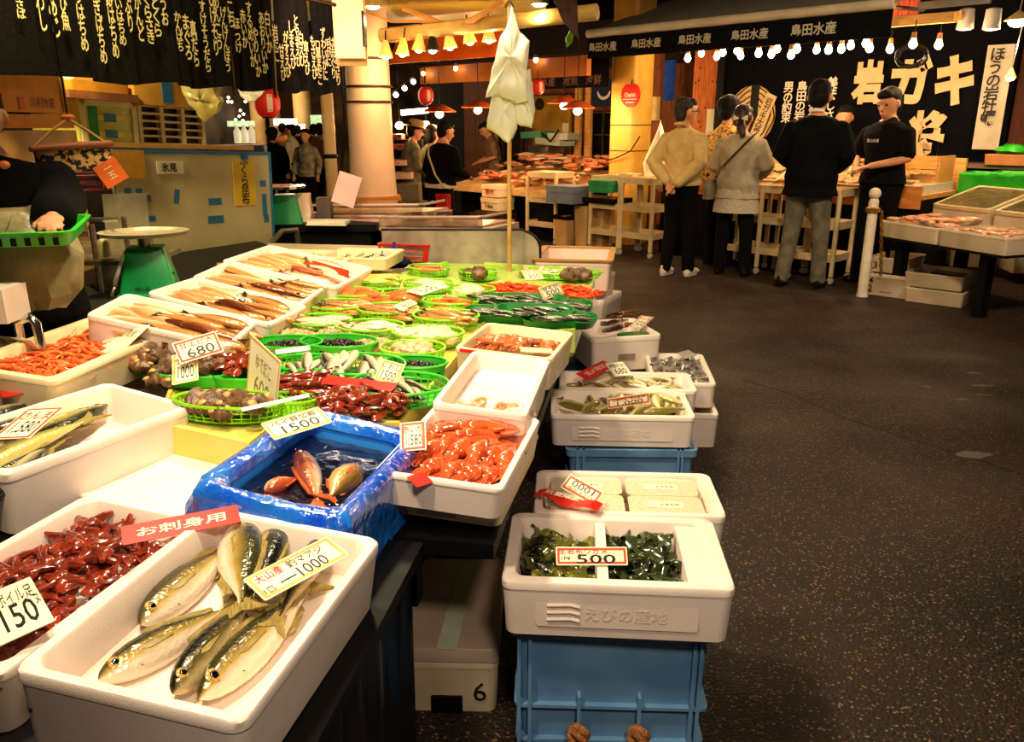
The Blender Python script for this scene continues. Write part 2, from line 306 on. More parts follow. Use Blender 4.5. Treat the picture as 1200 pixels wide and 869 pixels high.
b.loft([[Vector((BW * i / NN, .015 * math.sin(i * .55) + y, z)) for (y, z) in ((0, .75), (0, 3.05), (.01, 3.05), (.01, .75))] for i in range(NN + 1)]); b.build('cloth', navy, t)
big = mat('letter_cream', S(232, 196, 150), S(224, 186, 138), 4, .8, spec=.1)
def btext(txt, x0, x1, y0, y1, m=big, bold=.055, vert=False, name='lettering', keep=False):
    xm, ym = (x0 + x1) / 2, (y0 + y1) / 2; c = rp(xm, ym, 2.12); a = rp(x0, ym, 2.12); z_ = rp(x1, ym, 2.12); u = rp(xm, y0, 2.12); d_ = rp(xm, y1, 2.12)
    return lettering(txt, m, t, T(c.x - b0.x, -.035, c.z) @ RX(R(90)), z_.x - a.x, u.z - d_.z, bold, vert, name, keep)
btext('岩', 999, 1035, 70, 122); btext('ガ', 1041, 1091, 66, 124); btext('キ', 1096, 1142, 64, 124); btext('将', 1063, 1107, 129, 187)
for tx, xc, y0, y1 in (('美味しさ', 974, 90, 142), ('山の幸', 955, 96, 132), ('島田の岩', 938.5, 95, 141), ('男の約束', 923, 96, 144)): btext(tx, xc - 6, xc + 6, y0, y1, inkw, .02, True)
c = rp(882, 135, 2.12); ex = (rp(909, 135, 2.12).x - rp(855, 135, 2.12).x) / 2; ez = (rp(882, 100, 2.12).z - rp(882, 170, 2.12).z) / 2
t2 = thing('oyster_emblem', 'round painted oyster emblem hanging on the black banner left of the slogan', 'emblem', RM @ T(c.x, 2.1, c.z))
EM = RX(R(90)); b = MB().prism([(p.x, p.y) for p in ring(ex, ez)], 0, .02, EM); b.build('disc', mat('emblem_cream', S(226, 190, 130), S(200, 160, 100), 9, .6), t2)
b = MB()
for rr in (.96, .8, .62, .45, .28): b.tube([(ex * rr * math.cos(a) * (1 + .04 * math.sin(a * 7 + rr * 9)), -.024, ez * rr * math.sin(a) * (1 + .04 * math.sin(a * 5))) for a in [k * math.pi / 20 for k in range(41)]], .008, 5)
b.box(-.02, .09, -.024, -.02, -ez, ez); b.build('line_drawing', ink, t2)
b = MB().box(-.07, .07, -.006, 0, -ez * .72, ez * .72, T(ex * .55, -.03, 0) @ RY(R(22))); b.build('name_plate', mat('plate_cream', S(236, 206, 150), r=.6), t2)
lettering('岩ガキ大将', ink, t2, T(ex * .55, -.042, 0) @ RY(R(22)) @ RX(R(90)), .12, ez * 1.25, .01, True)
c = rp(1164, 113, 1.9); t3 = thing('hanging_sign', 'narrow white vertical cloth sign with black letters beside the big black banner', 'sign', RM @ T(c.x, 1.9, 0))
zt = rp(1176, 52, 1.9).z; zb = rp(1155, 175, 1.9).z
MB().box(-.12, .12, 0, .012, zb, zt).build('cloth', mat('cloth_white', S(196, 184, 164), S(176, 164, 144), 5, .9), t3)
lettering('ほうの岩牡蠣', ink, t3, T(-.02, -.015, (zt + zb) / 2 + .1) @ RX(R(90)), .2, (zt - zb) * .74, .02, True)
# bulbs
def bulb_proto(label):
    t = thing('hanging_bulb', label, 'lamp', group='bare bulbs strung under the awning')
    MB().lathe([(.004, .045), (.02, .04), (.022, .0), (.026, -.008)], 10).build('socket', mat('socket', S(190, 120, 60), r=.5), t)
    MB().lathe([(.018, -.008), (.022, -.02), (.034, -.05), (.033, -.066), (.02, -.085), (.004, -.092)], 12).build('glass_bulb', bulbm, t)
    MB().tube([(0, 0, .04), (.004, 0, .14)], .005, 5).build('flex', black, t); return t
bp0 = None
L1 = [(806, 68), (822, 62), (840, 66), (847, 61), (864, 59), (868, 65), (889, 62), (904, 63), (911, 57), (927, 64), (934, 57), (957, 58), (971, 58), (986, 57), (997, 53), (1015, 50), (1019, 56), (1043, 57), (1070, 51), (1100, 52)]
pl = None
for i, (px, py) in enumerate(L1):
    tt = .35 + .25 * (i % 3); q = rp(px, py, tt); lab = 'bare glowing bulb on a short flex below the oyster stall awning' if px < 980 else 'glowing bulb hanging from the pale wooden beam before the big letters'
    g = 'bulbs below the awning' if px < 980 else 'bulbs on the wooden beam'
    Mx = RM @ T(q.x, tt, q.z + .05)
    if bp0 is None: bp0 = bulb_proto(lab); bp0.matrix_basis = Mx; bp0['group'] = g
    else: dup(bp0, Mx, lab, g)
    if i % 3 == 1: w_ = RM @ Vector((q.x, tt - .05, q.z - .1)); point(w_.x, w_.y, w_.z, 19, (1, .66, .34))
q0 = rp(983, 30, .55); q1 = rp(1120, 19, .55)
t = thing('wooden_beam', 'pale wooden beam carrying bulbs in front of the big cream letters', 'beam', RM @ T(0, .55, 0))
MB().box(q0.x, q1.x, -.04, .04, q0.z - .05, q0.z + .03).build('rail', woodl, t, smooth=0); MB().box(q0.x, q1.x, .12, .2, q0.z - .02, q0.z + .05).build('rail', woodl, t, smooth=0)
for i in range(7):
    x = q0.x + (q1.x - q0.x) * (i + .5) / 7; MB().box(x - .03, x + .03, -.03, .2, q0.z - .01, q0.z + .02).build('crosspiece', woodl, t, smooth=0)
b = MB(); c = rp(1068, 66, .55); 
for i in range(5): b.tube([(c.x + (.11 + .01 * i) * math.cos(a) , .02 * math.sin(a * 3 + i), c.z + (.07 + .008 * i) * math.sin(a)) for a in [k * math.pi / 8 for k in range(17)]], .006, 5)
tag(b.build('cable_coil', black, M=RM @ T(0, .55, 0)), 'coil of black cable hanging under the wooden beam', 'cable')
for i, (px, py) in enumerate(((1132, 24), (1163, 24))):
    q = rp(px, py, .8); t = thing('spotlight', ['white spotlight can left of its twin, above the last giant letter', 'white spotlight can above the narrow white cloth sign'][i], 'lamp', RM @ T(q.x, .8, q.z))
    MB().lathe([(.03, .1), (.06, .09), (.07, -.07), (.06, -.07)], 14).build('can', mat('can_white', S(200, 190, 176), r=.4), t); MB().lathe([(.055, -.06), (.05, -.075), (.01, -.08)], 14).build('lens', bulbm, t)
q0 = rp(1075, 20, .9); q1 = rp(1160, 16, .9); tag(MB().box(q0.x, q1.x, 0, .05, q0.z + .06, q0.z + .12).build('lamp_rail', steel, M=RM @ T(0, .85, 0), smooth=0), 'grey metal rail the spotlights are clamped to', 'rail')
q0 = rp(1005, 25, 1.2); q1 = rp(1076, 15, 1.2); t = thing('red_shutter', 'reddish timber panel above the wooden beam', 'panel', RM @ T(q0.x, 1.2, 0))
nb = 6
for i in range(nb): MB().box((q1.x - q0.x) * i / nb + .006, (q1.x - q0.x) * (i + 1) / nb, 0, .03, q0.z + .02, q0.z + .8).build('plank', mat('red_wood', S(176, 70, 32), S(130, 44, 20), 6, .6, stretch=(8, 8, 1)), t, smooth=0)
for i, (px, py, r_) in enumerate(((1193, 24, .1), (1184, 91, .045))):
    q = rp(px, py, 1.0); t = thing('pendant_lamp', ['big round yellow lamp high in the corner above the white sign', 'conical lit lamp hanging on a cord beside the white sign'][i], 'lamp', RM @ T(q.x, 1.0, q.z))
    MB().tube([(0, 0, .04), (.03, 0, .5)], .006, 5).build('cord', steel, t)
    MB().lathe([(.01, .08), (r_ * .5, .05), (r_ * 1.1, 0)], 14, c1=False).build('shade', mat('shade_w', S(230, 190, 120), r=.5), t); MB().ell((0, 0, -.005), (r_ * .8, r_ * .8, r_ * .5)).build('glow_bulb', bulby, t)
    w_ = RM @ Vector((q.x, .9, q.z - .2)); point(w_.x, w_.y, w_.z, 15, (1, .66, .3))
# wood wall pieces left of the banner: planks with knots, black post, door
q0 = rp(812, 100, 2.1); q1 = rp(843, 100, 2.1); t = thing('timber_screen', 'knotty orange timber screen standing left of the black banner', 'screen', RM @ T(q0.x, 2.1, 0))
for i in range(5):
    ww = (q1.x - q0.x) / 5; MB().box(ww * i + .004, ww * (i + 1), 0, .03 + .006 * (i % 2), 0, 2.95).build('plank', mat('knotty_wood', S(226, 130, 56), S(184, 88, 32), 5, .5, stretch=(7, 7, 1)), t, smooth=0)
b = MB()
for i in range(26): b.ell((random.uniform(.03, q1.x - q0.x - .03), -.001, random.uniform(1, 2.8)), (.012, .006, .016), 8)
stuff(b.build('knot', woodd, t))
MB().box(.25, .42, -.012, 0, 1.25, 1.62).build('notice', paper, t, smooth=0)
q = rp(846, 100, 2.05); tag(MB().box(-.05, .05, -.05, .05, 0, 3.0).build('post', black, M=RM @ T(q.x, 2.05, 0), smooth=0), 'black post between the timber screen and the black banner', 'post')
q = rp(768, 130, 1.9); t = thing('meter_box', 'cream meter box on a brown post beside the yellow column', 'box', RM @ T(q.x, 1.9, 0))
MB().box(-.05, .05, 0, .08, 0, 2.6).build('post', mat('red_brown', S(140, 74, 40), S(110, 54, 30), 6, .6), t, smooth=0); q2 = rp(768, 127, 1.8)
MB().loft([rrect(.17, .1, .01, z, 2) for z in (q2.z - .15, q2.z + .15)], M=T(0, -.06, 0)).build('casing', mat('casing', S(226, 200, 120), r=.5), t)
q = rp(782, 98, 2.3); tag(MB().box(-.11, .11, 0, .02, q.z - .22, q.z + .3).build('blue_curtain', mat('blue_cloth', S(20, 90, 210), S(14, 70, 180), 9, .7), M=RM @ T(q.x, 2.3, 0), smooth=0), 'bright blue cloth strip seen in the gap beside the meter box', 'curtain')
# ---------------------------------------------------------------- carts
def cart(s, t_, rot, label, g=None, w=.46, d=.36, h=.82):
    t = thing('trolley', label, 'cart', RM @ T(s, t_, 0) @ RZ(rot), g)
    for (x, y) in ((-1, -1), (1, -1), (-1, 1), (1, 1)):
        lg = MB().loft([rrect(.04, .04, .01, z, 2) for z in (.07, h)], M=T(x * w / 2, y * d / 2, 0)).build('leg', beige, t)
        MB().lathe([(.03, -.012), (.032, 0), (.03, .012)], 12, T(x * w / 2, y * d / 2, .032) @ RX(R(90))).build('caster', mat('caster', S(190, 186, 176), r=.4), lg)
    for z in (.2, .5, h - .02):
        MB().loft([rrect(w, d, .02, z), rrect(w + .02, d + .02, .02, z + .07), rrect(w, d, .02, z + .07), rrect(w - .02, d - .02, .02, z + .02)]).build('shelf', beige, t)
    return t
cs_ = [(rz(722, .4, .2, 260), 'beige three-tier trolley beside the yellow column'), (rz(754, .4, .16, 260), 'beige three-tier trolley nearest the man in the cream jacket'), (rz(873, .4, .12, 270), 'beige three-tier trolley between the grey cardigan woman and the suited man'),
       (rz(910, .4, .12, 270), 'beige three-tier trolley partly hidden behind the suited man'), (rz(962, .4, .2, 280), 'beige three-tier trolley just past the suited man, beside the post')]
for s_, l_ in cs_: cart(s_, .18, 0, l_)
cq = RI @ at(622, 286, 0); cart(cq.x, .2, R(4), 'small beige trolley below the heaped pink fish')
# white trays on the first trolley
for i, (px, py) in enumerate(((722, 238), (735, 236), (750, 234))):
    q = rp(px, py, .15); tag(MB().loft([rrect(.2, .16, .02, 0), rrect(.24, .2, .02, .03), rrect(.22, .18, .02, .03), rrect(.2, .16, .02, .01)]).build('foam_tray', foamy, M=RM @ T(q.x, .18, .85 + .02 * (i == 1))), ['white foam tray on the trolley end nearest the column', 'middle white foam tray on the trolleys by the column', 'white foam tray beside the cream jacket'][i], 'tray')
# ---------------------------------------------------------------- oyster counter
c0 = rp(800, 200, .9).x; c1 = rp(1105, 200, .9).x
struct_c = thing('oyster_counter', 'long timber counter under the bulbs heaped with oysters', 'counter', RM @ T(0, 0, 0))
MB().box(c0, c1, .5, 1.5, 0, .78).build('cabinet', black, struct_c, smooth=0); MB().box(c0, c1, .46, 1.54, .78, .82).build('top', woodl, struct_c, smooth=0)
MB().box(c0, c1, 1.5, 1.54, .82, 1.12).build('back_board', woodl, struct_c, smooth=0); MB().box(c0, c1, .44, .47, .70, .9).build('front_board', mat('lit_wood', S(232, 150, 70), S(206, 116, 44), 5, .5, stretch=(1, 9, 9)), struct_c, smooth=0)
def oyster_mesh():
    b = MB(); n = 12
    L = []
    for z, k in ((-.4, .5), (-.2, .95), (0, 1), (.18, .8), (.25, .4)):
        L.append([Vector((.075 * k * math.cos(a) * (1 + .25 * math.cos(a)), .048 * k * math.sin(a), .04 * z)) for a in [i * 2 * math.pi / n for i in range(n)]])
    b.loft(L); return b
oy = None; G = 'oysters heaped on the timber counter'; om = mat('oyster_shell', S(214, 176, 116), S(130, 96, 60), 40, .5, b=.5)
for i in range(130):
    s_ = random.uniform(c0 + .1, c1 - .1); t_ = random.uniform(.55, 1.45); z_ = .84 + (t_ - .55) * .28 + random.random() * .05
    Mx = RM @ T(s_, t_, z_) @ RZ(random.random() * 6) @ RX(random.uniform(-.5, .5)) @ Matrix.Scale(random.uniform(.9, 1.4), 4)
    if oy is None: oy = oyster_mesh().build('oyster', om, M=Mx, jit=.006); tag(oy, 'rough pale oyster heaped on the lit counter behind the shoppers', 'oyster', G)
    else: o = oy.copy(); col.objects.link(o); o.matrix_basis = Mx
stuff(MB().box(c0 + .05, c1 - .05, .55, 1.45, .82, .9).build('ice_bed', ice, struct_c, smooth=0))
for i, (px, py) in enumerate(((888, 218), (905, 214), (985, 215), (1003, 222))):
    q = rp(px, py, .6); Mx = RM @ T(q.x, .62, .90) @ RX(R(24)); bx = tag(MB().loft([rrect(.26, .34, .02, 0), rrect(.28, .36, .02, .07), rrect(.25, .33, .02, .07), rrect(.24, .32, .02, .02)]).build('oyster_tray', foamy, M=Mx), ['pale tray on the counter right beside the grey cardigan woman', 'pale tray on the counter touching the suited man', 'pale tray on the counter between the two men in black', 'pale tray on the counter before the black T-shirt man'][i], 'tray')
    for k in range(6): o = oy.copy(); col.objects.link(o); o.matrix_basis = Mx @ T(random.uniform(-.08, .08), random.uniform(-.12, .12), .07) @ RZ(random.random() * 6); o['label'] = 'oyster lying in one of the pale trays on the counter'; o['group'] = 'oysters in the counter trays'
q0 = rp(1052, 205, 1.0); q1 = rp(1098, 205, 1.0)
t = thing('wooden_crate', 'orange lit wooden crate on the counter under the giant letter', 'crate', RM @ T(q0.x, 1.0, .9))
ww = q1.x - q0.x
for z in (0, .13): MB().box(0, ww, 0, .02, z, z + .12).build('board', woodl, t, smooth=0)
for x in (0, ww): MB().box(x - .01, x + .01, 0, .4, 0, .25).build('side', woodl, t, smooth=0)
# ---------------------------------------------------------------- right end table
e0 = at(1030, 262, .62); e1 = at(1180, 284, .62)
EM = frame(e1 - e0, Vector((0, 0, 1)).cross(e1 - e0), o=(e0.x, e0.y, 0)); EL = (e1 - e0).length
t = thing('side_table', 'long low table with pale foam-lined edge beside the chained post', 'table', EM)
MB().loft([rrect(EL, 1.0, .03, .50, cx=EL / 2, cy=.5), rrect(EL, 1.0, .03, .52, cx=EL / 2, cy=.5)]).build('top', black, t)
for x in (.15, EL - .25):
    for y in (.15, .85): MB().box(x - .04, x + .04, y - .04, y + .04, 0, .5).build('leg', black, t, smooth=0)
def open_box(w, l, h, wall=.02, r=.02, floor=.02, z0=0):
    return [rrect(w - .016, l - .016, r, z0), rrect(w - .004, l - .004, r, z0 + h * .85), rrect(w, l, r, z0 + h * .86), rrect(w, l, r, z0 + h - .004), rrect(w - .006, l - .006, r, z0 + h), rrect(w - 2 * wall + .006, l - 2 * wall + .006, r, z0 + h), rrect(w - 2 * wall, l - 2 * wall, r, z0 + h - .004), rrect(w - 2 * wall - .014, l - 2 * wall - .014, r, z0 + floor)]
def ebox(x, y, z, w, l, h, label, m=foamd, rot=0, g=None, name='foam_box', wall=.02): return tag(MB().loft(open_box(w, l, h, wall)).build(name, m, M=EM @ T(x, y, z) @ RZ(rot)), label, 'box', g)
ebox(EL * .25, .3, .52, EL * .5, .6, .13, 'shallow foam box heaped with pale fish fillets, beside the white post'); ebox(EL * .75 + .005, .3, .52, EL * .49, .6, .13, 'shallow foam box with dried slices at the right end of the side table')
fx = None
for i in range(42):
    Mx = EM @ T(random.uniform(.06, EL * .5 - .06), random.uniform(.1, .55), .65 + random.random() * .05) @ RZ(random.random() * 6)
    if fx is None: fx = MB().ell((0, 0, 0), (.07, .03, .014), 10).build('fillet', pinkf, M=Mx, jit=.01); tag(fx, 'pale pink fillet heaped in the box beside the chained post', 'fillet', 'fillets by the post')
    else: o = fx.copy(); col.objects.link(o); o.matrix_basis = Mx
for i in range(40):
    Mx = EM @ T(random.uniform(EL * .52, EL - .06), random.uniform(.06, .5), .64 + random.random() * .02) @ RZ(random.random() * 6) @ Matrix.Scale(.7, 4)
    o = fx.copy(); col.objects.link(o); o.matrix_basis = Mx; o['label'] = 'small dried slice in the box at the table end'; o['group'] = 'dried slices'
# tilted showcases
for (x, w_, lab) in ((EL * .24, EL * .46, 'glass-fronted sloping tray case behind the heaped fillets'), (EL * .74, EL * .46, 'pale wooden-edged sloping case at the right end of the side table')):
    t = thing('display_case', lab, 'case', EM @ T(x, .78, .52))
    MB().loft([[Vector((sx, y, z)) for (y, z) in ((-.2, 0), (.3, 0), (.3, .36), (-.2, .22))] for sx in (-w_ / 2, w_ / 2)]).build('body', foamd, t, smooth=0)
    TMt = T(0, -.2, .225) @ RX(math.atan2(.14, .5))
    MB().loft([rrect(w_, .54, .02, 0, cy=.26), rrect(w_, .54, .02, .03, cy=.26), rrect(w_ - .05, .49, .02, .03, cy=.26), rrect(w_ - .05, .49, .02, .008, cy=.26)], M=TMt).build('frame', mat('case_frame', S(220, 200, 150), r=.4), t)
    MB().box(-w_ / 2 + .03, w_ / 2 - .03, .03, .5, .018, .022, TMt).build('pane', glass, t, smooth=0)
    MB().box(-w_ / 2 + .04, w_ / 2 - .04, .04, .48, .009, .012, TMt).build('contents', mat('grains', S(232, 196, 120), S(190, 150, 90), 40, .4), t, smooth=0)
# far right: shelf, green crates
q = rp(1160, 165, 1.9)
t = thing('stool_shelf', 'grey wooden shelf under the white sign, holding a green crate', 'shelf', RM @ T(q.x, 1.9, 0))
MB().box(-.3, 1.1, -.2, .3, 1.02, 1.06).build('board', mat('grey_wood', S(110, 90, 70), r=.6), t, smooth=0)
for x in (-.27, .5): MB().box(x - .03, x + .03, -.18, -.12, 0, 1.02).build('leg', mat('grey_wood', S(110, 90, 70), r=.6), t, smooth=0)
for i, (px, lab) in enumerate(((1163, 'long green plastic crate under the grey shelf'), (1197, 'green plastic crate cut by the right edge of the picture'))):
    q = rp(px, 212, 1.5); tag(MB().loft(open_box(.5, .4, .2)).build('crate', green, M=RM @ T(q.x, 1.5, q.z - .12)), lab, 'crate')
q = rp(1186, 180, 1.8); tag(MB().loft(open_box(.4, .3, .1)).build('shallow_crate', mat('tan', S(190, 120, 70), r=.6), M=RM @ T(q.x, 1.8, 1.06)), 'tan shallow crate with green wrap on the grey shelf', 'crate')
b = MB(); b.ell((0, 0, 0), (.16, .11, .05), 14); tag(b.build('green_bundle', green, M=RM @ T(q.x, 1.8, 1.2), jit=.03), 'bunched green net lying in the tan crate', 'net')
q0 = rp(1178, 100, 2.3); MB_ = MB().box(0, 2.5, 0, .05, 0, 3.2).build('side_wall', mat('red_brown2', S(120, 62, 36), S(84, 42, 26), 4, .7, stretch=(6, 6, 1)), M=RM @ T(q0.x + .1, 2.35, 0), smooth=0); MB_.name = 'wall_right'; struct(MB_)
# stacked boxes on the ground by the post
def gbox(px, py, w, l, h, z, rot, label, m=foamd, g=None, nm='foam_box', marks=()):
    p = at(px, py, z); o = tag(MB().loft(open_box(w, l, h), M=T(w / 2, l / 2, 0)).build(nm, m, M=T(p.x, p.y, z) @ RZ(rot)), label, 'box', g)
    for (tx, x, zz, s_) in marks: lettering(tx, ink, o, T(x, .001 - .004, zz) @ RX(R(90)), s_, s_, .01)
    return o
gbox(1012, 344, .36, .5, .19, 0, R(-42), 'lower foam box of the stack of two beside the white post', marks=(('4', .05, .13, .05), ('2', .05, .06, .06), ('―――', .18, .04, .1)))
gbox(1016, 317, .34, .48, .13, .19, R(-42), 'upper foam box marked 13, on the stack beside the white post', marks=(('13', .05, .06, .06), ('45', .27, .06, .06)))
gbox(1058, 352, .46, .5, .12, 0, R(-42), 'lower of two nested foam boxes on the ground at the stack front'); gbox(1058, 334, .46, .5, .12, .12, R(-42), 'open dirty foam box on the ground holding dark fish', m=foamd)
p = at(1100, 322, .17); stuff(tag(MB().box(-.13, .13, -.16, .16, 0, .015).build('dark_fish_layer', snail, M=T(p.x + .08, p.y - .05, .19) @ RZ(R(-42)), jit=.01), 'dark layer of fish in the open box on the ground', 'fish'))
for i, (px, py, w_) in enumerate(((1112, 312, .42), (1185, 320, .4))): gbox(px, py, w_, .4, .17, .1, R(-12), ['foam box with red print tucked under the side table', 'grey foam box under the table end at the picture edge'][i])
p = at(1010, 347, 0); t = thing('barrier_post', 'white post with round knob and gilt chain beside the foam boxes', 'post', T(p.x, p.y, 0))
MB().lathe([(.05, 0), (.042, .05), (.04, .82), (.03, .84)], 16).build('pole', mat('post_white', S(236, 222, 196), r=.4), t); MB().ell((0, 0, .88), (.05, .05, .05), 14).build('knob', mat('post_white', S(236, 222, 196)), t)
MB().lathe([(.045, .72), (.06, .73), (.06, .76), (.045, .77)], 14).build('collar', mat('gilt', S(190, 140, 60), r=.3, m=.8), t)
b = MB()
for i in range(16): b.tube([(.07 + .004 * i + .012 * math.cos(a) * (i % 2), -.02 + .012 * math.cos(a) * ((i + 1) % 2), .72 - i * .034 + .022 * math.sin(a)) for a in [k * math.pi / 4 for k in range(9)]], .005, 5)
b.build('chain', mat('gilt', S(190, 140, 60)), t)
# ---------------------------------------------------------------- fish, squid, shells
def fish_body(L, H, W, kind='aji', bend=0, n=14):
    """lies flat: +X head, +Y back, Z thickness; unit-sized by L"""
    P = {'aji': [(0, .10, .10), (.03, .36, .34), (.08, .58, .6), (.16, .80, .84), (.26, .95, .98), (.38, 1, 1), (.52, .93, .92), (.68, .68, .68), (.82, .36, .36), (.92, .16, .17), (1, .12, .12)],
         'slim': [(0, .08, .1), (.05, .4, .4), (.15, .75, .8), (.3, .95, 1), (.5, 1, 1), (.7, .85, .85), (.85, .5, .5), (.95, .25, .25), (1, .2, .15)],
         'flat': [(0, .1, .2), (.06, .4, .5), (.2, .8, .9), (.42, 1, 1), (.65, .85, .8), (.82, .5, .5), (.93, .22, .3), (1, .16, .2)]}[kind]
    b = MB(); uv = []; Ls = []
    for (u, h, t) in P:
        x = L * (.5 - u * .88); yo = bend * L * (math.sin(u * math.pi) - .5)
        Ls.append([Vector((x, yo + H * h * .5 * math.cos(a) * (1.0 if math.cos(a) > 0 else 1.06), W * t * .5 * math.sin(a))) for a in [k * 2 * math.pi / n for k in range(n)]])
        uv += [(u, .5 + .5 * math.cos(k * 2 * math.pi / n)) for k in range(n)]
    b.loft(Ls); b.uv = uv; b.end = (L * (.5 - .88), bend * L * -.5); return b
def fish_thing(L, H, W, m, label, cat='fish', group=None, kind='aji', bend=0, finm=None, name='fish', detail=True, eye=.02):
    finm = finm or fin; b = fish_body(L, H, W, kind, bend, 14 if detail else 10)
    if not detail:
        ex, ey = b.end; n0 = len(b.v); b.add([(ex + .02 * L, ey + .02 * L, .0), (ex - .12 * L, ey + H * .42, .002), (ex - .08 * L, ey, .001), (ex - .12 * L, ey - H * .42, .002), (ex + .02 * L, ey - .02 * L, 0), (ex + .02 * L, ey, -.004)], [(0, 1, 2, 5), (5, 2, 3, 4), (2, 1, 0, 5), (3, 2, 5, 4)])
        b.uv += [(1, .8)] * 6; o = b.build(name, m, smooth=60); return tag(o, label, cat, group)
    t = thing(name, label, cat, None, group); o = b.build('body', m, t, smooth=60)
    ex, ey = b.end; th = .003
    tl = [(ex + .03 * L, ey + .03 * L), (ex - .05 * L, ey + H * .28), (ex - .13 * L, ey + H * .56), (ex - .10 * L, ey + H * .2), (ex - .07 * L, ey), (ex - .10 * L, ey - H * .2), (ex - .13 * L, ey - H * .56), (ex - .05 * L, ey - H * .28), (ex + .03 * L, ey - .03 * L)]
    MB().prism(tl, -th / 2, th / 2).build('tail_fin', finm, t, smooth=0)
    yb = lambda x: H * .45
    d = MB(); xs = [L * .18, L * .13, L * .0, -L * .16, -L * .28]
    d.prism([(xs[0], H * .40), (xs[1], H * .62), (xs[2], H * .54), (xs[3], H * .40), (xs[4], H * .26), (xs[4], H * .15), (0, H * .3)], -th / 2, th / 2, T(0, bend * L * .4, 0)); d.build('dorsal_fin', finm, t, smooth=0)
    MB().prism([(-L * .02, -H * .38), (-L * .1, -H * .5), (-L * .24, -H * .32), (-L * .26, -H * .16), (-L * .1, -H * .3)], -th / 2, th / 2, T(0, bend * L * .4, 0)).build('anal_fin', finm, t, smooth=0)
    for s_ in (1, -1):
        hx = L * .5 - L * .088; e = MB().ell((hx - .01 * L, H * .08 + bend * L * -.3, s_ * W * .30), (eye * L * 1.5, eye * L * 1.5, W * .07), 14).build('eye', eyew, t)
        MB().ell((hx - .01 * L, H * .08 + bend * L * -.3, s_ * W * .345), (eye * L * .85, eye * L * .85, W * .05), 12).build('pupil', eyeb, e)
        q = .5 - .24; MB().prism([(L * q, 0), (L * (q - .04), H * .10), (L * (q - .2), -H * .06), (L * (q - .05), -H * .1)], -.001, .001, T(0, bend * L * .1, s_ * W * .47) @ RX(s_ * -.1)).build('pectoral_fin', finm, t, smooth=0)
        g = MB(); b = g; g.tube([(L * (.5 - .21 + .025 * math.cos(a)), H * .36 * math.sin(a) + bend * L * .0, s_ * W * (.44 - .12 * abs(math.sin(a)))) for a in [-1.3 + k * .26 for k in range(11)]], .0009, 4); g.build('gill_line', mat('gill', S(60, 48, 24), r=.4), t)
    MB().tube([(L * .495, -H * .03, 0), (L * .45, -H * .08, W * .12), (L * .425, -H * .11, W * .18)], .0016, 4).build('mouth', mat('gill', S(60, 48, 24), r=.4), t)
    return t
def lie(M, head, tail, dz, dz2=None, flip=False):
    """matrix for a fish whose head/tail tips are seen at the given pixels, resting dz above plane M"""
    n = M.to_3x3().col[2]; O = M.translation
    a = onpl(head[0], head[1], O + n * dz, n); b_ = onpl(tail[0], tail[1], O + n * (dz if dz2 is None else dz2), n)
    X = (a - b_); Y = Vector(n).cross(X.normalized()); m = frame(X, Y, o=(a + b_) / 2)
    return (m @ RX(math.pi) if flip else m), X.length
def squid_thing(L, W, m, label, group=None, detail=True, arms=6):
    t = thing('squid', label, 'squid', None, group)
    b = MB(); P = [(0, .03), (.1, .3), (.25, .62), (.45, .9), (.62, 1), (.70, .9), (.72, .55), (.76, .6), (.82, .62), (.86, .4)]
    b.loft([[Vector((L * (.5 - u * .75), W * .5 * k * math.cos(a), W * .32 * k * math.sin(a))) for a in [j * math.pi / 6 for j in range(12)]] for u, k in P]); b.build('mantle', m, t, smooth=60)
    MB().prism([(L * .5, 0), (L * .42, W * .55), (L * .3, W * .75), (L * .24, W * .3), (L * .24, -W * .3), (L * .3, -W * .75), (L * .42, -W * .55)], -.003, .003).build('tail_fin', m, t, smooth=60)
    for i in range(arms):
        y = W * .35 * (i / (arms - 1) - .5) * 2; f = random.uniform(.25, .42)
        MB().tube([(-L * .13, y * .5, 0), (-L * .25, y * .8, .002 * math.sin(i * 2)), (-L * (.13 + f * .8), y * 1.2 + .008 * math.sin(i), -.002), (-L * (.13 + f), y * 1.1 + .012 * math.sin(i * 3), 0)], [W * .11, W * .09, W * .06, W * .02], 6).build('arm', m, t)
    e = MB().ell((-L * .1, W * .28, W * .12), (W * .1, W * .1, W * .07), 10).build('eye', mat('sq_eye', S(240, 220, 190), r=.1), t); MB().ell((-L * .1, W * .28, W * .17), (W * .055, W * .055, W * .04), 8).build('pupil', eyeb, e)
    return t
def lump(s=1):  # whelk-like lumpy shell
    b = MB(); L = []
    for i in range(9):
        u = i / 8; r_ = .02 * (math.sin(min(u * 1.9, 1) * math.pi / 2)) * (1 - .35 * (u > .8)) * (1 + .18 * math.sin(u * 22)); L.append([Vector((-.024 + .05 * u, r_ * math.cos(a) * (1 + .25 * math.sin(a + u * 6)), r_ * .85 * math.sin(a))) for a in [k * math.pi / 5 for k in range(10)]])
    return b.loft(L)
def scrap():  # red-brown tailed morsel
    b = MB(); b.ell((0, 0, 0), (.016, .012, .009), 9); b.tube([(0, 0, 0), (.022, .004, .003), (.042, -.002, .006)], [.009, .005, .0015], 7); b.tube([(0, 0, 0), (-.014, .01, .004), (-.022, .016, .002)], [.008, .006, .003], 6); return b
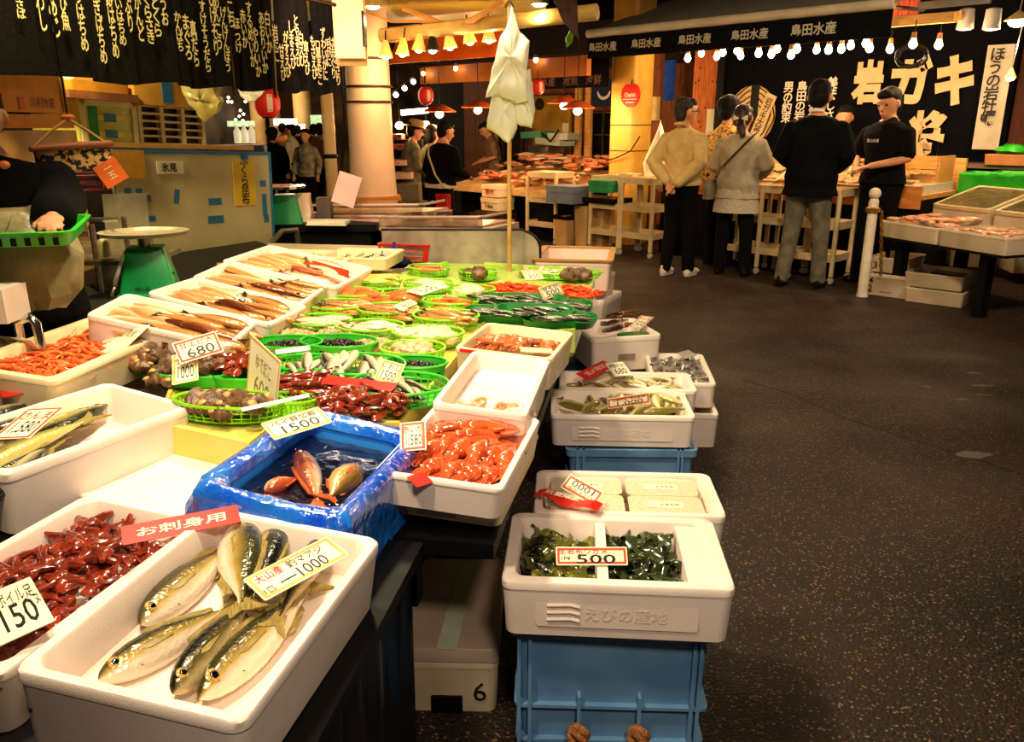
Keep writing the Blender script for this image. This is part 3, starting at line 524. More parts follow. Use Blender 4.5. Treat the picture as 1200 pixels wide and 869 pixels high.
def foam_box(label, fr, fl_, br, h=.13, wall=.022, m=None, floor=.03, group=None, w=None, l=None, name='foam_box', r=.025, emboss=False, notch=False):
    a, b_, c = at(*fr), at(*fl_), at(*br); W = w or (b_ - a).length; L = l or (c - a).length
    M = frame(a - b_, c - a); X = M.to_3x3().col[0]; Y = M.to_3x3().col[1]; Z = M.to_3x3().col[2]
    o = a - X * W / 2 + Y * L / 2 - Z * h; M.translation = o
    ob = tag(MB().loft(open_box(W, L, h, wall, r, floor)).build(name, m or foam, M=M), label, 'box', group)
    if emboss:
        b = MB(); b.loft([rrect(W * .7, h * .52, .008, z) for z in (0, .0015)]); b.build('raised_frame', ob.data.materials[0], ob, T(0, -L / 2 + .005, h * .45) @ RX(R(90)))
        lettering('えびの産地', ob.data.materials[0], ob, T(.02, -L / 2 + .002, h * .45) @ RX(R(90)), W * .42, h * .26, .01, name='embossed_letters')
        for k in range(3): MB().tube([(-W * .30, 0, 0), (-W * .2, 0, .003), (-W * .16, 0, -.002)], .004, 6).build('embossed_shrimp', ob.data.materials[0], ob, T(0, -L / 2 + .003, h * (.32 + .13 * k)))
    if notch: MB().box(-.045, .045, -.004, .004, -.016, .016).build('hand_grip', mat('notch', S(170, 150, 124), r=.7), ob, T(0, -L / 2 + .003, h * .4), 0)
    return M, W, L, ob
def inner(M, z): return M @ T(0, 0, z)
def scatter(proto, Mp, n, rx, ry, label, group, z=0, k=1, hz=.01, tilt=.4, box=False, rot=None, cat=None, heap=0, ks=.25):
    first = None
    for i in range(n):
        while True:
            x, y = random.uniform(-1, 1), random.uniform(-1, 1)
            if box or x * x + y * y < 1: break
        hh = heap * max(0, 1 - (x * x + y * y)); a = (random.random() * 6.28) if rot is None else rot + random.uniform(-.3, .3)
        M = Mp @ T(x * rx, y * ry, z + hz * random.random() + hh) @ RZ(a) @ RX(random.uniform(-tilt, tilt)) @ RY(random.uniform(-tilt, tilt) * .5) @ Matrix.Scale(k * random.uniform(1 - ks, 1 + ks), 4)
        o = dup(proto, M, label, group)
PROTO = {}
def proto(key):
    """first call builds the object far below as the next real instance; copies are made with dup and the source is removed at the end"""
    if key in PROTO: return PROTO[key]
    if key == 'whelk':
        o = lump().build('whelk', whelk, jit=.004); MB().ell((.02, 0, .008), (.01, .009, .006), 8).build('shell_lip', whelkl, o); tag(o, 'w', 'shellfish')
    elif key == 'whelk_s': o = tag(lump().build('whelk', whelk, jit=.004), 'w', 'shellfish')
    elif key == 'scrap': o = tag(scrap().build('octopus_piece', redo, jit=.004), 'o', 'seafood')
    elif key == 'clam': o = tag(MB().ell((0, 0, 0), (.019, .015, .009), 10).build('clam', clam), 'c', 'shellfish')
    elif key == 'clamw': o = tag(MB().ell((0, 0, 0), (.024, .02, .012), 10).build('clam', mat('clam_pale', S(244, 226, 190), S(222, 190, 140), 50, .35)), 'c', 'shellfish')
    elif key == 'roll': o = tag(MB().tube([(-.05, 0, 0), (-.03, .003, .002), (.03, .002, .002), (.05, -.002, 0)], [.006, .012, .012, .005], 8, flat=.7).build('fillet', mat('yel_fish', S(246, 214, 130), S(226, 170, 80), 30, .3)), 'r', 'fillet')
    elif key == 'fillet': o = tag(MB().ell((0, 0, 0), (.045, .018, .009), 10).build('fillet', orange, jit=.004), 'f', 'fillet')
    elif key == 'sardine': o = fish_thing(.13, .026, .018, silver, 's', kind='slim', detail=False, name='sardine')
    elif key == 'brownfish': o = fish_thing(.13, .026, .016, brownf, 's', kind='slim', detail=False, name='sandfish')
    elif key == 'palefish': o = fish_thing(.12, .03, .016, goldf, 's', kind='slim', detail=False, name='whiting')
    elif key == 'redfish': o = fish_thing(.24, .055, .035, brownf, 's', kind='aji', detail=False, name='rockfish')
    elif key == 'rosefish': o = fish_thing(.22, .055, .03, rosy, 's', kind='aji', detail=False, name='rosy_fish')
    elif key == 'flatfish': o = fish_thing(.24, .10, .02, goldf, 's', kind='flat', detail=False, name='flatfish')
    elif key == 'sweetfish': o = fish_thing(.15, .034, .024, fishmat('ayu_skin', S(250, 242, 206), S(222, 206, 130), S(136, 122, 52)), 's', kind='slim', detail=False, name='sweetfish')
    PROTO[key] = o; return o
def card(label, tl, tr, bl, lines, bord=border_y, lab2=None, group=None, m=paper, stick=False, name='price_card', cat='card', flipt=False, bw=.004):
    a, b_, c = at(*tl), at(*tr), at(*bl); W = (b_ - a).length; H = (c - a).length
    M = frame(b_ - a, a - c, o=(b_ + c) / 2)
    if M.to_3x3().col[2].dot(C0 - M.translation) < 0:  # face the card to the visible side
        M = M @ RY(math.pi)
    t = tag(MB().loft([rrect(W, H, .002, z, 1) for z in (-.0008, .0008)]).build(name, m, M=M, smooth=0), label, cat, group)
    if bord:
        e = MB(); i0 = .93; f = bw + .003
        e.loft([rrect(W - 2 * f + 2 * bw, H - 2 * f + 2 * bw, .001, 0, 1), rrect(W - 2 * f + 2 * bw, H - 2 * f + 2 * bw, .001, .0006, 1), rrect(W - 2 * f - 0.004, H - 2 * f - .004, .001, .0006, 1), rrect(W - 2 * f - .004, H - 2 * f - .004, .001, 0, 1)], False, False)
        e.build('border', bord, t, T(0, 0, .0008), smooth=0)
    for (tx, x, y, w_, h_, mm, bo) in lines:
        lettering(tx, mm, t, T(x * W, y * H, .0014) @ (RZ(math.pi) if flipt else Matrix()), w_ * W, h_ * H, bo, keep=False)
    return t
def rcard(label, tl, tr, bl, top, num, bord=border_y, numc=None, **k):
    return card(label, tl, tr, bl, [(top, 0, .24, .78, .26, inkr if bord == border_r else ink, .005), (num, .03, -.16, .62, .42, numc or ink, .0)], bord, **k)
# ---------------------------------------------------------------- table under the display
def tbox(name, x0, x1, y0, y1, z0, z1, m, parent=None, smooth=0): return MB().box(x0, x1, y0, y1, z0, z1).build(name, m, parent, None if parent else TM, smooth)
t = thing('near_table', 'low display table wrapped in black plastic sheet, under the nearest foam boxes', 'table', TM)
tbox('slab', -1.75, -.17, -1.15, -.02, .555, .585, black, t)
b = MB(); n = 40; b.loft([[Vector((-1.74 + .002, -1.15 + 1.12 * i / n, z)) for z in (0, .55)] + [Vector((-.175 + .02 * math.sin(i * 1.7) * (1 - z) - .03 * (1 - z) + 0, -1.15 + 1.12 * i / n, z)) for z in (.555, .3, 0)] for i in range(n + 1)])
b.build('plastic_skirt', mat('black_sheet', S(26, 25, 24), S(12, 12, 12), 3, .28, b=.5, bs=7), t, smooth=60)
t = thing('far_table', 'long low table under the rows of fish boxes and green baskets', 'table', TM)
tbox('slab', -1.75, -.02, .0, 2.75, .545, .58, black, t)
for x in (-1.65, -.32):
    for y in (.35, 1.5, 2.6): tbox('leg', x - .03, x + .03, y - .03, y + .03, 0, .545, black, t)
for x in (-1.69, -.34): tbox('rail', x, x + .02, .05, 2.7, .3, .36, black, t)
# lids and support boxes
foam_box('closed foam lid lying flat between the slim-fish box and the red-strip box', (240, 620, .62), (20, 560, .62), (300, 560, .62), h=.033, floor=.03, name='foam_board', w=.42, l=.36)
# 1 mackerel box
MK, W1, L1_, o = foam_box('foam box of horse mackerel at the very front, blue dot on its near side', (285, 850, .72), (10, 785, .75), (432, 628, .72), h=.132, wall=.02, floor=.055)
MB().ell((0, 0, 0), (.003, .0015, .004), 8).build('blue_dot', mat('ink_blue', S(20, 70, 200)), o, T(-W1 * .46 + .01, -L1_ / 2 + .004, .07))
If = inner(MK, .045)
FL = [('aji', aji, (165, 731), (268, 640), .030, True, .07, 0, 'upper horse mackerel on its side beneath the red strip, head to the lower left', 1.18),
      ('aji', aji, (116, 796), (268, 712), .028, True, .062, 0, 'lowest horse mackerel alone by the front rim, mouth pointing left', 1.15),
      ('aji', ajid, (203, 812), (302, 690), .040, True, .058, 0, 'dark-backed mackerel whose yellow tail crosses its neighbours', 1.0),
      ('aji', aji, (234, 818), (352, 700), .038, True, .066, 0, 'big-eyed mackerel lying against the right wall of the box', 1.25),
      ('aji', aji, (281, 612), (283, 722), .060, True, .082, 0, 'pale-bellied mackerel with its tail down, below the tip of the red strip', 1.0),
      ('aji', ajid, (326, 611), (290, 718), .055, True, .066, 0, 'mackerel standing mouth up behind the price card', 1.0),
      ('slim', ajid, (385, 622), (318, 740), .052, False, .045, 0, 'dark mackerel mostly hidden beneath the price card', 1.0)]
for i, (kd, mm, hd, tl, dz, fp, H, bd, lab, kl) in enumerate(FL):
    M, Ln = lie(If, hd, tl, dz, flip=fp); Ln = Ln * kl
    f = fish_thing(Ln, H * 1.02, .044, mm, lab, name='mackerel', group='horse mackerel in the front box', kind='aji' if kd == 'aji' else 'aji', bend=bd, eye=.026)
    f.matrix_basis = M @ T(Ln * (1 - kl) / (2 * kl) if kl > 1 else 0, 0, 0) @ RX(-.38 if fp else .38)
card('price card in the front mackerel box, red and black brush letters over 1000', (281, 681, .73), (380, 630, .745), (314, 702, .72), [('大山産', -.28, .22, .3, .3, inkr, .01), ('釣マアジ', .14, .22, .42, .3, ink, .005), ('―1000', .02, -.2, .55, .4, ink, .0), ('1匹', -.38, -.25, .12, .2, ink, 0)], border_y)
card('red strip card lying across the rims of the two front boxes', (138, 618, .765), (275, 592, .765), (147, 638, .745), [('お刺身用', 0, 0, .76, .5, inkw, .02)], None, m=redp, name='red_strip')
# 2 octopus box
OB, W2, L2, o = foam_box('foam box of red-brown octopus scraps at the left edge, card 150 inside', (0, 793, .695), (-190, 742, .715), (213, 601, .695), h=.115, floor=.055)
scatter(proto('scrap'), inner(OB, .05), 210, W2 * .41, L2 * .41, 'small red-brown octopus morsel heaped around the 150 card', 'octopus morsels in the left front box', z=.01, k=1.15, hz=.03, box=True, heap=.02)
card('plain white card reading 150 stuck among octopus morsels', (-22, 700, .725), (42, 673, .735), (-12, 762, .715), [('蛸ボイル足', .03, .25, .8, .28, ink, .0), ('150', .05, -.12, .6, .48, ink, .005), ('ヌ', .42, .02, .09, .2, ink, 0), ('¥', -.38, -.2, .08, .2, ink, 0)], None)
# 3 slim dark fish box
LF, W3, L3, o = foam_box('foam box of long dark-backed fish at the left edge, card with red print', (5, 557, .74), (-105, 517, .76), (183, 466, .74), h=.15, floor=.05)
If = inner(LF, .05)
for i, (hd, tl, mm, lab) in enumerate((((-90, 600), (100, 496), olive, 'slim fish along the near side of the left box'), ((-90, 566), (90, 476), olive, 'slim fish beneath the red-printed card'), ((-80, 530), (92, 468), silver, 'glossy slim fish behind the red-printed card'), ((128, 474), (-30, 545), olive, 'slim fish reaching the right corner of the left box'), ((-80, 510), (60, 466), silver, 'slim fish at the back of the left box'), ((-90, 585), (112, 484), olive, 'slim fish crossing the middle of the left box'), ((-20, 590), (70, 512), silver, 'slim silver fish lying lowest in the left box'))):
    M, Ln = lie(If, hd, tl, .05 + .010 * (i % 3), flip=i % 2 == 1); f = fish_thing(Ln, .062, .045, mm, lab, name='slim_fish', group='slim fish in the left box', kind='slim', bend=.04); f.matrix_basis = M
rcard('square price card with red ends on the slim dark fish', (17, 481, .75), (60, 479, .755), (5, 513, .735), 'さんま', '1,580', border_r)
card('red strip card leaning on the back rim of the left fish box', (0, 453, .765), (80, 440, .765), (0, 466, .76), [('お刺身用', 0, 0, .8, .5, inkw, .02)], None, m=redp, name='red_strip')
# 4 shrimp tub at far left
TB, W4, L4, o = foam_box('yellowed shrimp tub with double rim at the left edge', (62, 447, .80), (-62, 428, .83), (200, 384, .80), h=.11, floor=.05, m=foamy, wall=.03)
tbx = foam_box('plain foam box supporting the shrimp tub', (62, 462, .69), (-62, 442, .72), (200, 398, .69), h=.1, m=foamd)
def shrimp(b, M, m_=None):
    b.tube([Vector((.03 * math.cos(a), .018 * math.sin(a), 0)) for a in [.2 + k * .42 for k in range(7)]], [.003, .006, .0065, .006, .005, .004, .002], 6, M)
    b.tube([Vector((.031, .006, 0)), Vector((.05, -.01, .004)), Vector((.045, -.035, .002))], .0008, 3, M)
def shrimp_heap(Mp, rx, ry, n, label, m=orange, box=True, name='shrimp_heap', heap=.01):
    b = MB()
    for i in range(n):
        while True:
            x, y = random.uniform(-1, 1), random.uniform(-1, 1)
            if box or x * x + y * y < 1: break
        shrimp(b, T(x * rx, y * ry, .012 * random.random() + heap * (1 - max(abs(x), abs(y)))) @ RZ(random.random() * 6.3) @ RX(random.uniform(-.5, .5)))
    o = b.build(name, m, M=Mp, smooth=60); stuff(tag(o, label, 'shrimp')); return o
MB().loft([rrect(W4 - .07, L4 - .07, .02, z) for z in (.05, .068)]).build('shrimp_bed', mat('shrimp_bed', S(206, 110, 56), S(150, 60, 34), 30, .4), o)
shrimp_heap(inner(TB, .07), W4 * .4, L4 * .4, 260, 'orange shrimp filling the yellowed tub', heap=.012)
card('card with pencilled price at the left edge over the shrimp tub', (-20, 396, .83), (54, 405, .82), (-34, 403, .80), [('甘えび', 0, .2, .7, .3, ink, 0), ('1,780', .05, -.2, .6, .4, ink, 0)], None)
card('blank-looking white card at the right end of the shrimp tub', (115, 391, .80), (148, 391, .82), (125, 412, .78), [('富山湾産', 0, .25, .7, .2, mat('faint_ink', S(150, 130, 60)), 0)], None)
# 5 slanted row of fish boxes
HT = [((275, 400, .78), (105, 364, .88), (317, 380, .78), 'brown'), ((317, 380, .78), (171, 342, .88), (354, 356, .78), 'rose'), ((354, 356, .78), (224, 324, .88), (396, 336, .78), 'pink'), ((396, 336, .78), (259, 305, .88), (440, 314, .78), 'gold')]
labs = ['first foam box of the slanted row, brown rockfish beside the tub', 'second foam box of the slanted row, card over rosy fish', 'third foam box of the slanted row, tan fish and squid', 'farthest foam box of the slanted row, fish under an orange sheet']
for i, (fr, fl_, br, kd) in enumerate(HT):
    if i == 0: fr = (270, 405, .78); fl_ = (99, 368, .882)
    M, Wb, Lb, o = foam_box(labs[i], fr, fl_, br, h=.11, wall=.018, floor=.045, name='foam_box')
    I_ = inner(M, .05); k1, k2 = [('flatfish', 'redfish'), ('palefish', 'redfish'), ('flatfish', 'brownfish'), ('palefish', 'rosefish')][i]
    n1 = (9, 13, 9, 15)[i]; s1 = (1.15, 1.9, 1.15, 2.0)[i]
    for j in range(n1):
        y = -Lb * .36 + Lb * .72 * j / (n1 - 1); m_ = I_ @ T(-Wb * .2 + random.uniform(-.045, .045), y * .95, .022 + .008 * (j % 3)) @ RZ(random.uniform(2.7, 3.5)) @ RX(random.uniform(-.2, .2)) @ Matrix.Scale(s1, 4)
        dup(proto(k1), m_, ['pale flatfish spread in the left half of the first slanted box', 'pale silvery fish in the left half of the second slanted box', 'tan flatfish in the left half of the third slanted box', 'slim pale fish in the farthest slanted box'][i], 'left half of slanted box %s' % ('one', 'two', 'three', 'four')[i])
    for j in range(15):
        y = -Lb * .36 + Lb * .72 * (j % 5) / 4.5; m_ = I_ @ T(Wb * .2 + random.uniform(-.06, .06), y * .95, .022 + .008 * (j % 3) + .010 * (j // 5)) @ RZ(random.uniform(-.25, .25) + (math.pi if j % 4 == 3 else 0)) @ RX(random.uniform(-.3, .3)) @ Matrix.Scale((1.0, .95, 1.6, .95)[i], 4)
        dup(proto(k2), m_, ['brown-red rockfish in the right half of the first slanted box', 'red fish in the right half of the second slanted box', 'tan-brown fish in the right half of the third slanted box', 'rosy fish in the farthest slanted box'][i], 'right half of slanted box %s' % ('one', 'two', 'three', 'four')[i])
    # support wedge box
    c_ = M @ Vector((0, 0, 0)); sw = MB().loft([rrect(Wb * .9, Lb * .94, .01, z, 1) for z in (0, .05)]).build('support_box', foamd, M=T(0, 0, 0) @ frame((.988, -.156, 0), (.156, .988, 0), o=(c_.x, c_.y, .582)))
    tag(sw, ['supporting foam block under the first slanted box', 'supporting foam block under the second slanted box', 'supporting foam block under the third slanted box', 'supporting foam block under the farthest slanted box'][i], 'box')
rcard('small price card on the rosy fish of the second slanted box', (268, 341, .83), (312, 351, .80), (256, 349, .82), 'ハツメ', '500', border_y, numc=ink)
card('edge-on card between the fish of the third slanted box', (330, 331, .83), (358, 325, .81), (322, 334, .82), [], None, m=mat('card_tan', S(206, 150, 120), r=.5))
card('orange plastic sheet over the farthest slanted box', (370, 309, .82), (413, 321, .795), (362, 313, .80), [], None, m=mat('orange_sheet', S(226, 80, 34), S(200, 60, 24), 20, .3), name='plastic_sheet', cat='sheet')
# beyond: clear trays at the far left corner of the row
for i, (px, py, w_) in enumerate(((362, 298, .5), (425, 296, .36))):
    p = at(px, py, .80); tag(MB().loft(open_box(w_, .34, .06, .02)).build('foam_box', foamy, M=T(p.x, p.y, .74) @ RZ(R(-9))), ['foam tray of silver squid strips at the far end of the slanted row', 'small clear-lidded tray beside the red basket'][i], 'box')
    q = T(p.x, p.y, .775) @ RZ(R(-9)); scatter(proto('sardine'), q, 12, w_ * .35, .1, ['silver strip in the far foam tray', 'silver strip in the small lidded tray'][i], 'silver strips tray %s' % 'ab'[i], k=1.1, box=True)
p = at(385, 300, .70); tag(MB().box(-.45, .55, -.2, .25, 0, .145).build('riser', foamd, M=T(p.x - .05, p.y + .05, .58) @ RZ(R(-9))), 'low riser under the far trays at the end of the slanted row', 'box')
# ---------------------------------------------------------------- trays the baskets stand on
def slab(name, pix, z, h, m, label, cat='tray', rim=.012, lipw=.02):
    P = [at(x, y, z) for x, y in pix]; c = sum(P, Vector()) / len(P)
    def off(k, zz): return [Vector((p.x + (c.x - p.x) * k, p.y + (c.y - p.y) * k, zz)) for p in P]
    b = MB().loft([off(.02, z - h), off(0, z - h + .02), off(0, z + rim), off(.02, z + rim), off(.025, z)]); return tag(b.build(name, m, smooth=30), label, cat)
ivory = mat('ivory_tray', S(238, 222, 120), S(222, 204, 84), 3, .35, coat=.4)
slab('ice_tray', [(183, 500), (292, 524), (322, 500), (470, 500), (572, 376), (498, 328), (436, 318), (330, 372), (206, 440)], .685, .10, ivory, 'broad yellow-green display tray under the lime baskets, next to the slanted row')
slab('ice_tray', [(484, 382), (634, 392), (674, 389), (697, 328), (680, 317), (530, 306), (470, 322)], .69, .10, mat('ivory_tray2', S(206, 226, 110), S(170, 206, 70), 3, .35, coat=.4), 'far end display tray holding the dark green trays')
TP = frame((.988, -.156, 0), (.156, .988, 0))
def TPt(px, py, z, rot=0): p = at(px, py, z); return T(p.x, p.y, p.z) @ TP @ RZ(rot)
_bk = {}
def basket(px, py, rx, ry, label, m=lime, z=.697, rot=0, h=.04, slats=True, name='basket', g=None):
    M = TPt(px, py, z, rot); k = (round(rx, 3), round(ry, 3), m.name, h, slats)
    if k in _bk: return dup(_bk[k], M, label, g)
    t = thing(name, label, 'basket', M, g)
    b = MB(); b.tube([(rx * math.cos(a), ry * math.sin(a), h) for a in [i * math.pi / 18 for i in range(37)]], .0045, 6); b.build('rim', m, t)
    b = MB(); n = 34
    if slats:
        for i in range(n):
            a = i * 2 * math.pi / n; c, s_ = math.cos(a), math.sin(a); b.tube([(rx * c, ry * s_, h), (rx * .9 * c, ry * .9 * s_, 0)], .0022, 4, cap=False)
        for kk in (.93, .965): b.tube([(rx * kk * math.cos(a), ry * kk * math.sin(a), h * (kk - .9) * 10) for a in [i * math.pi / 16 for i in range(33)]], .0018, 4)
        stuff(b.build('lattice', m, t))
    else: b.loft([ring(rx, ry, h), ring(rx * .88, ry * .88, .002), ring(rx * .87, ry * .87, .005), ring(rx * .985, ry * .985, h)], False, False).build('side', m, t)
    MB().loft([ring(rx * .9, ry * .9, z_) for z_ in (0, .004)]).build('bottom', m, t)
    _bk[k] = t; return t
B = [ # px, py, rx, ry, content, n, basket phrase
 (441, 336, .125, .10, 'roll', 9, 'at the far left, behind the orange slices', 1.1),
 (417, 352, .125, .10, 'fillet', 8, 'with orange slices, second from the slanted row\'s far end', 1.2),
 (397, 367, .125, .10, 'brownfish', 9, 'of thin brown fish in the third row back', 1.1),
 (375, 386, .125, .10, 'palefish', 9, 'of pale fish touching the slanted row', 1.0),
 (470, 353, .12, .09, 'fillet', 6, 'of orange slices beside the card basket', 1.2),
 (455, 372, .125, .10, 'brownfish', 12, 'of stripy red-brown fish near the tray centre', 1.2),
 (434, 393, .13, .095, 'palefish', 8, 'of white fish pieces behind the dark snails', 1.1),
 (502, 340, .12, .09, 'palefish', 5, 'shaded by a white card, second row back', 1.0),
 (503, 321, .11, .09, 'brownfish', 5, 'farthest back beside the blue bag', 1.0),
 (560, 326, .10, .08, 'whelk_s', 6, 'holding a few dark shells near the pole', 1.2),
 (552, 348, .11, .09, 'clamw', 9, 'of pale clams next to the orange shrimp heap', 1.3),
 (528, 362, .12, .09, 'fillet', 7, 'of orange bits just left of the dark green trays', 1.0),
 (523, 380, .13, .10, 'brownfish', 12, 'of long brown shells before the dark green trays', 1.1),
 (502, 401, .13, .095, 'clamw', 16, 'of pale mushrooms-like clams behind the foam lid', 1.3),
 (484, 420, .11, .09, 'clam', 22, 'of tan clams beside the empty white foam lid', 1.2),
]
for i, (px, py, rx, ry, ct, n, ph, k) in enumerate(B):
    lb = 'lime green oval basket ' + ph; basket(px, py, rx, ry, lb); M = TPt(px, py, .704)
    scatter(proto(ct), M, int(n * 1.5), rx * .6, ry * .6, 'seafood piece in the lime basket ' + ph.split(',')[0], 'seafood in basket ' + ph.split(',')[0], z=.016, k=k * 1.2, hz=.015, heap=.018, rot=None if ct in ('clam', 'clamw', 'whelk_s') else random.uniform(-.6, .2), tilt=.25)
def mass(M, rx, ry, n, label, m, r_=.009, cat='shellfish', name='snail_heap'):
    b = MB()
    for i in range(n):
        while True:
            x, y = random.uniform(-1, 1), random.uniform(-1, 1)
            if x * x + y * y < 1: break
        k = random.uniform(.7, 1.2); b.ell((x * rx, y * ry, .012 + .018 * (1 - x * x - y * y) + .006 * random.random()), (r_ * k, r_ * k * .8, r_ * k * .8), 6, m=4)
    o = b.build(name, m, M=M); return stuff(tag(o, label, cat))
for (px, py, rx, ry, ph, g_) in ((338, 413, .12, .085, 'left of the pair before the tan clams', green), (398, 412, .135, .09, 'right of the pair before the tan clams', green), (488, 438, .10, .07, 'under the corner of the 1,500 card', green)):
    basket(px, py, rx, ry, 'green basket of tiny black snails, ' + ph, g_, slats=False); mass(TPt(px, py, .70), rx * .8, ry * .8, 170, 'heap of tiny black snails in the basket ' + ph, snail)
for (px, py, rx, ry, ph) in ((334, 398, .11, .07, 'behind the left black snails'), (396, 398, .10, .06, 'behind the right black snails'), (438, 410, .09, .06, 'between the snails and the white fish pieces')):
    mass(TPt(px, py, .69), rx, ry, 90, 'spread of small tan clams ' + ph, clam, .013, name='clam_heap')
# whelk trays in front
basket(172, 432, .15, .09, 'flat green plate of whelks right beside the shrimp tub', green, slats=False, h=.02)
scatter(proto('whelk'), TPt(168, 436, .70), 34, .14, .12, 'brown whelk heaped on the green plate beside the shrimp tub', 'whelks by the tub', z=.02, k=1.25, hz=.03, heap=.025)
basket(232, 445, .14, .09, 'green basket of dark whelks under the two crossing cards', green, slats=False, h=.035)
scatter(proto('whelk_s'), TPt(232, 443, .70), 22, .10, .06, 'dark whelk under the two crossing price cards', 'whelks under the cards', z=.03, k=1.4, hz=.02)
scatter(proto('whelk'), TPt(192, 455, .69), 3, .02, .02, 'lone whelk spilling from the plate onto the tray edge', 'spilled whelks', z=.015, k=1.3)
basket(270, 486, .155, .075, 'lime basket of brown whelks at the near edge, most slats showing', lime, h=.045)
scatter(proto('whelk'), TPt(268, 484, .71), 26, .11, .045, 'brown whelk in the lime basket at the near tray edge', 'whelks in the near basket', z=.015, k=1.3, hz=.025)
basket(290, 448, .12, .085, 'green basket of octopus scraps half covered by the tall card', green, slats=False, h=.035)
scatter(proto('scrap'), TPt(286, 444, .70), 42, .1, .08, 'red-brown octopus scrap around the tall upright card', 'octopus scraps by the tall card', z=.03, k=1.3, hz=.02, heap=.02)
shrimp_heap(TPt(238, 403, .70), .22, .07, 110, 'row of pale orange shrimp on a tray below the brown rockfish', mat('shrimp_pale', S(250, 168, 96), S(236, 120, 50), 30, .25, coat=.4), heap=.012)
basket(342, 482, .075, .05, 'small lime basket peeping out behind the 1500 card', lime, h=.04)
scatter(proto('scrap'), TPt(421, 484, .695), 70, .12, .09, 'dark red octopus scrap heaped behind the blue bag', 'octopus heap behind the blue bag', z=.01, k=1.35, hz=.03, heap=.03)
scatter(proto('scrap'), TPt(362, 466, .695), 50, .10, .07, 'red octopus scrap between the tall card and the silver fish', 'octopus between cards', z=.01, k=1.3, hz=.03, heap=.03)
basket(362, 440, .11, .09, 'green basket of silver-striped fish left of the red strip', green, h=.045)
basket(418, 442, .155, .115, 'large green basket of thick silver fish with a red strip laid over', green, h=.045)
basket(468, 466, .145, .11, 'large green basket of slim silver fish above the squid box', green, h=.045)
for (px, py, n, rx, k, ro, ph) in ((360, 444, 6, .06, 1.3, 1.9, 'left of the red strip'), (414, 442, 9, .09, 1.6, 1.9, 'under the red strip'), (466, 466, 13, .08, 1.3, 2.3, 'above the squid box')):
    scatter(proto('sardine'), TPt(px, py, .705), n, rx, .05, 'silver fish in the green basket ' + ph, 'silver fish ' + ph, z=.02, k=k, hz=.025, rot=ro, tilt=.3)
card('long red strip resting over the big basket of silver fish', (380, 440, .765), (462, 449, .765), (380, 449, .755), [], None, m=redp, name='red_strip')
# far end trays
basket(655, 324, .22, .10, 'wide round lime basket at the far end of the display', lime, h=.03)
scatter(proto('whelk_s'), TPt(676, 326, .71), 12, .06, .05, 'grey-green shell in the wide far basket', 'grey shells', z=.02, k=1.3)
scatter(proto('palefish'), TPt(625, 322, .71), 8, .1, .04, 'pale fish in the wide far basket', 'pale fish far basket', z=.015)
shrimp_heap(TPt(603, 342, .70), .16, .06, 150, 'orange-red shrimp heap left of the far price card', mat('shrimp_red', S(244, 96, 40), S(226, 66, 22), 30, .25, coat=.4), heap=.03, box=False)
shrimp_heap(TPt(668, 346, .70), .13, .085, 150, 'orange-red shrimp heap right of the far price card', mat('shrimp_red', S(244, 96, 40)), heap=.03, box=False)
for j, (px, py, w_, ph) in enumerate(((577, 356, .08, 'half hidden by the clams basket'), (621, 357, .17, 'topmost of the far end'), (585, 372, .16, 'front left of the far end'), (626, 370, .17, 'stacked in the middle of the far end'), (668, 364, .10, 'under the red shrimp heap'), (655, 379, .16, 'front right of the far end'))):
    t = MB().loft([rrect(w_ * 1.7, .13, .05, 0), rrect(w_ * 1.9, .16, .07, .03), rrect(w_ * 1.86, .15, .065, .03), rrect(w_ * 1.66, .125, .05, .006)]).build('fish_tray', dgreen, M=TPt(px, py, .70 + .012 * (j in (1, 3))) @ RX(.08))
    tag(t, 'dark green oval tray ' + ph, 'tray'); scatter(proto('sardine'), TPt(px, py, .715 + .012 * (j in (1, 3))), 12, w_ * .7, .045, 'silver fish on the dark green tray ' + ph, 'fish on tray ' + ph, z=.012, k=.85, hz=.015, rot=2.9, tilt=.2)
# blue bag, red basket near the back
p = at(463, 312, .70); t = thing('tied_bag', 'dark bag tied with a blue ribbon next to the red basket', 'bag', T(p.x, p.y, .695))
MB().ell((0, 0, .03), (.095, .055, .035), 16).build('bag_body', mat('navy_bag', S(30, 32, 60), S(12, 14, 34), 20, .2, b=.5, bs=40), t, jit=.01); b = MB(); b.tube([(0, 0, .06), (.01, .01, .085), (-.01, 0, .11)], [.02, .012, .02], 7); b.tube([(0, 0, .08), (.03, .0, .07)], .01); b.build('ribbon', mat('ribbon_blue', S(20, 50, 200), r=.3), t, jit=.004)
p = at(478, 303, .70); t = thing('red_basket', 'red rectangular plastic basket in front of the steel divider', 'basket', T(p.x, p.y, .695) @ TP @ RZ(-.06))
red = mat('red_plastic', S(226, 44, 24), S(196, 30, 16), 9, .35)
MB().loft([rrect(.30, .17, .02, .085), rrect(.31, .18, .02, .092), rrect(.31, .18, .02, .1), rrect(.29, .16, .02, .1), rrect(.29, .16, .02, .085)], False, False).build('rim', red, t); MB().loft([rrect(.27, .14, .02, z) for z in (0, .006)]).build('bottom', red, t)
b = MB()
for i, q in enumerate(rrect(.30, .17, .02, 0, 9)):
    b.tube([(q.x * .9, q.y * .9, 0), (q.x, q.y, .09)], .003, 4, cap=False)
for z in (.03, .06): L = rrect(.275 + z * .25, .145 + z * .25, .02, z, 4); b.tube(L + [L[0]], .003, 4)
stuff(b.build('lattice', red, t)); MB().box(-.1, .1, -.06, .06, .05, .075).build('packets', mat('pk', S(236, 130, 90), S(200, 60, 40), 40, .4), t, jit=.01)
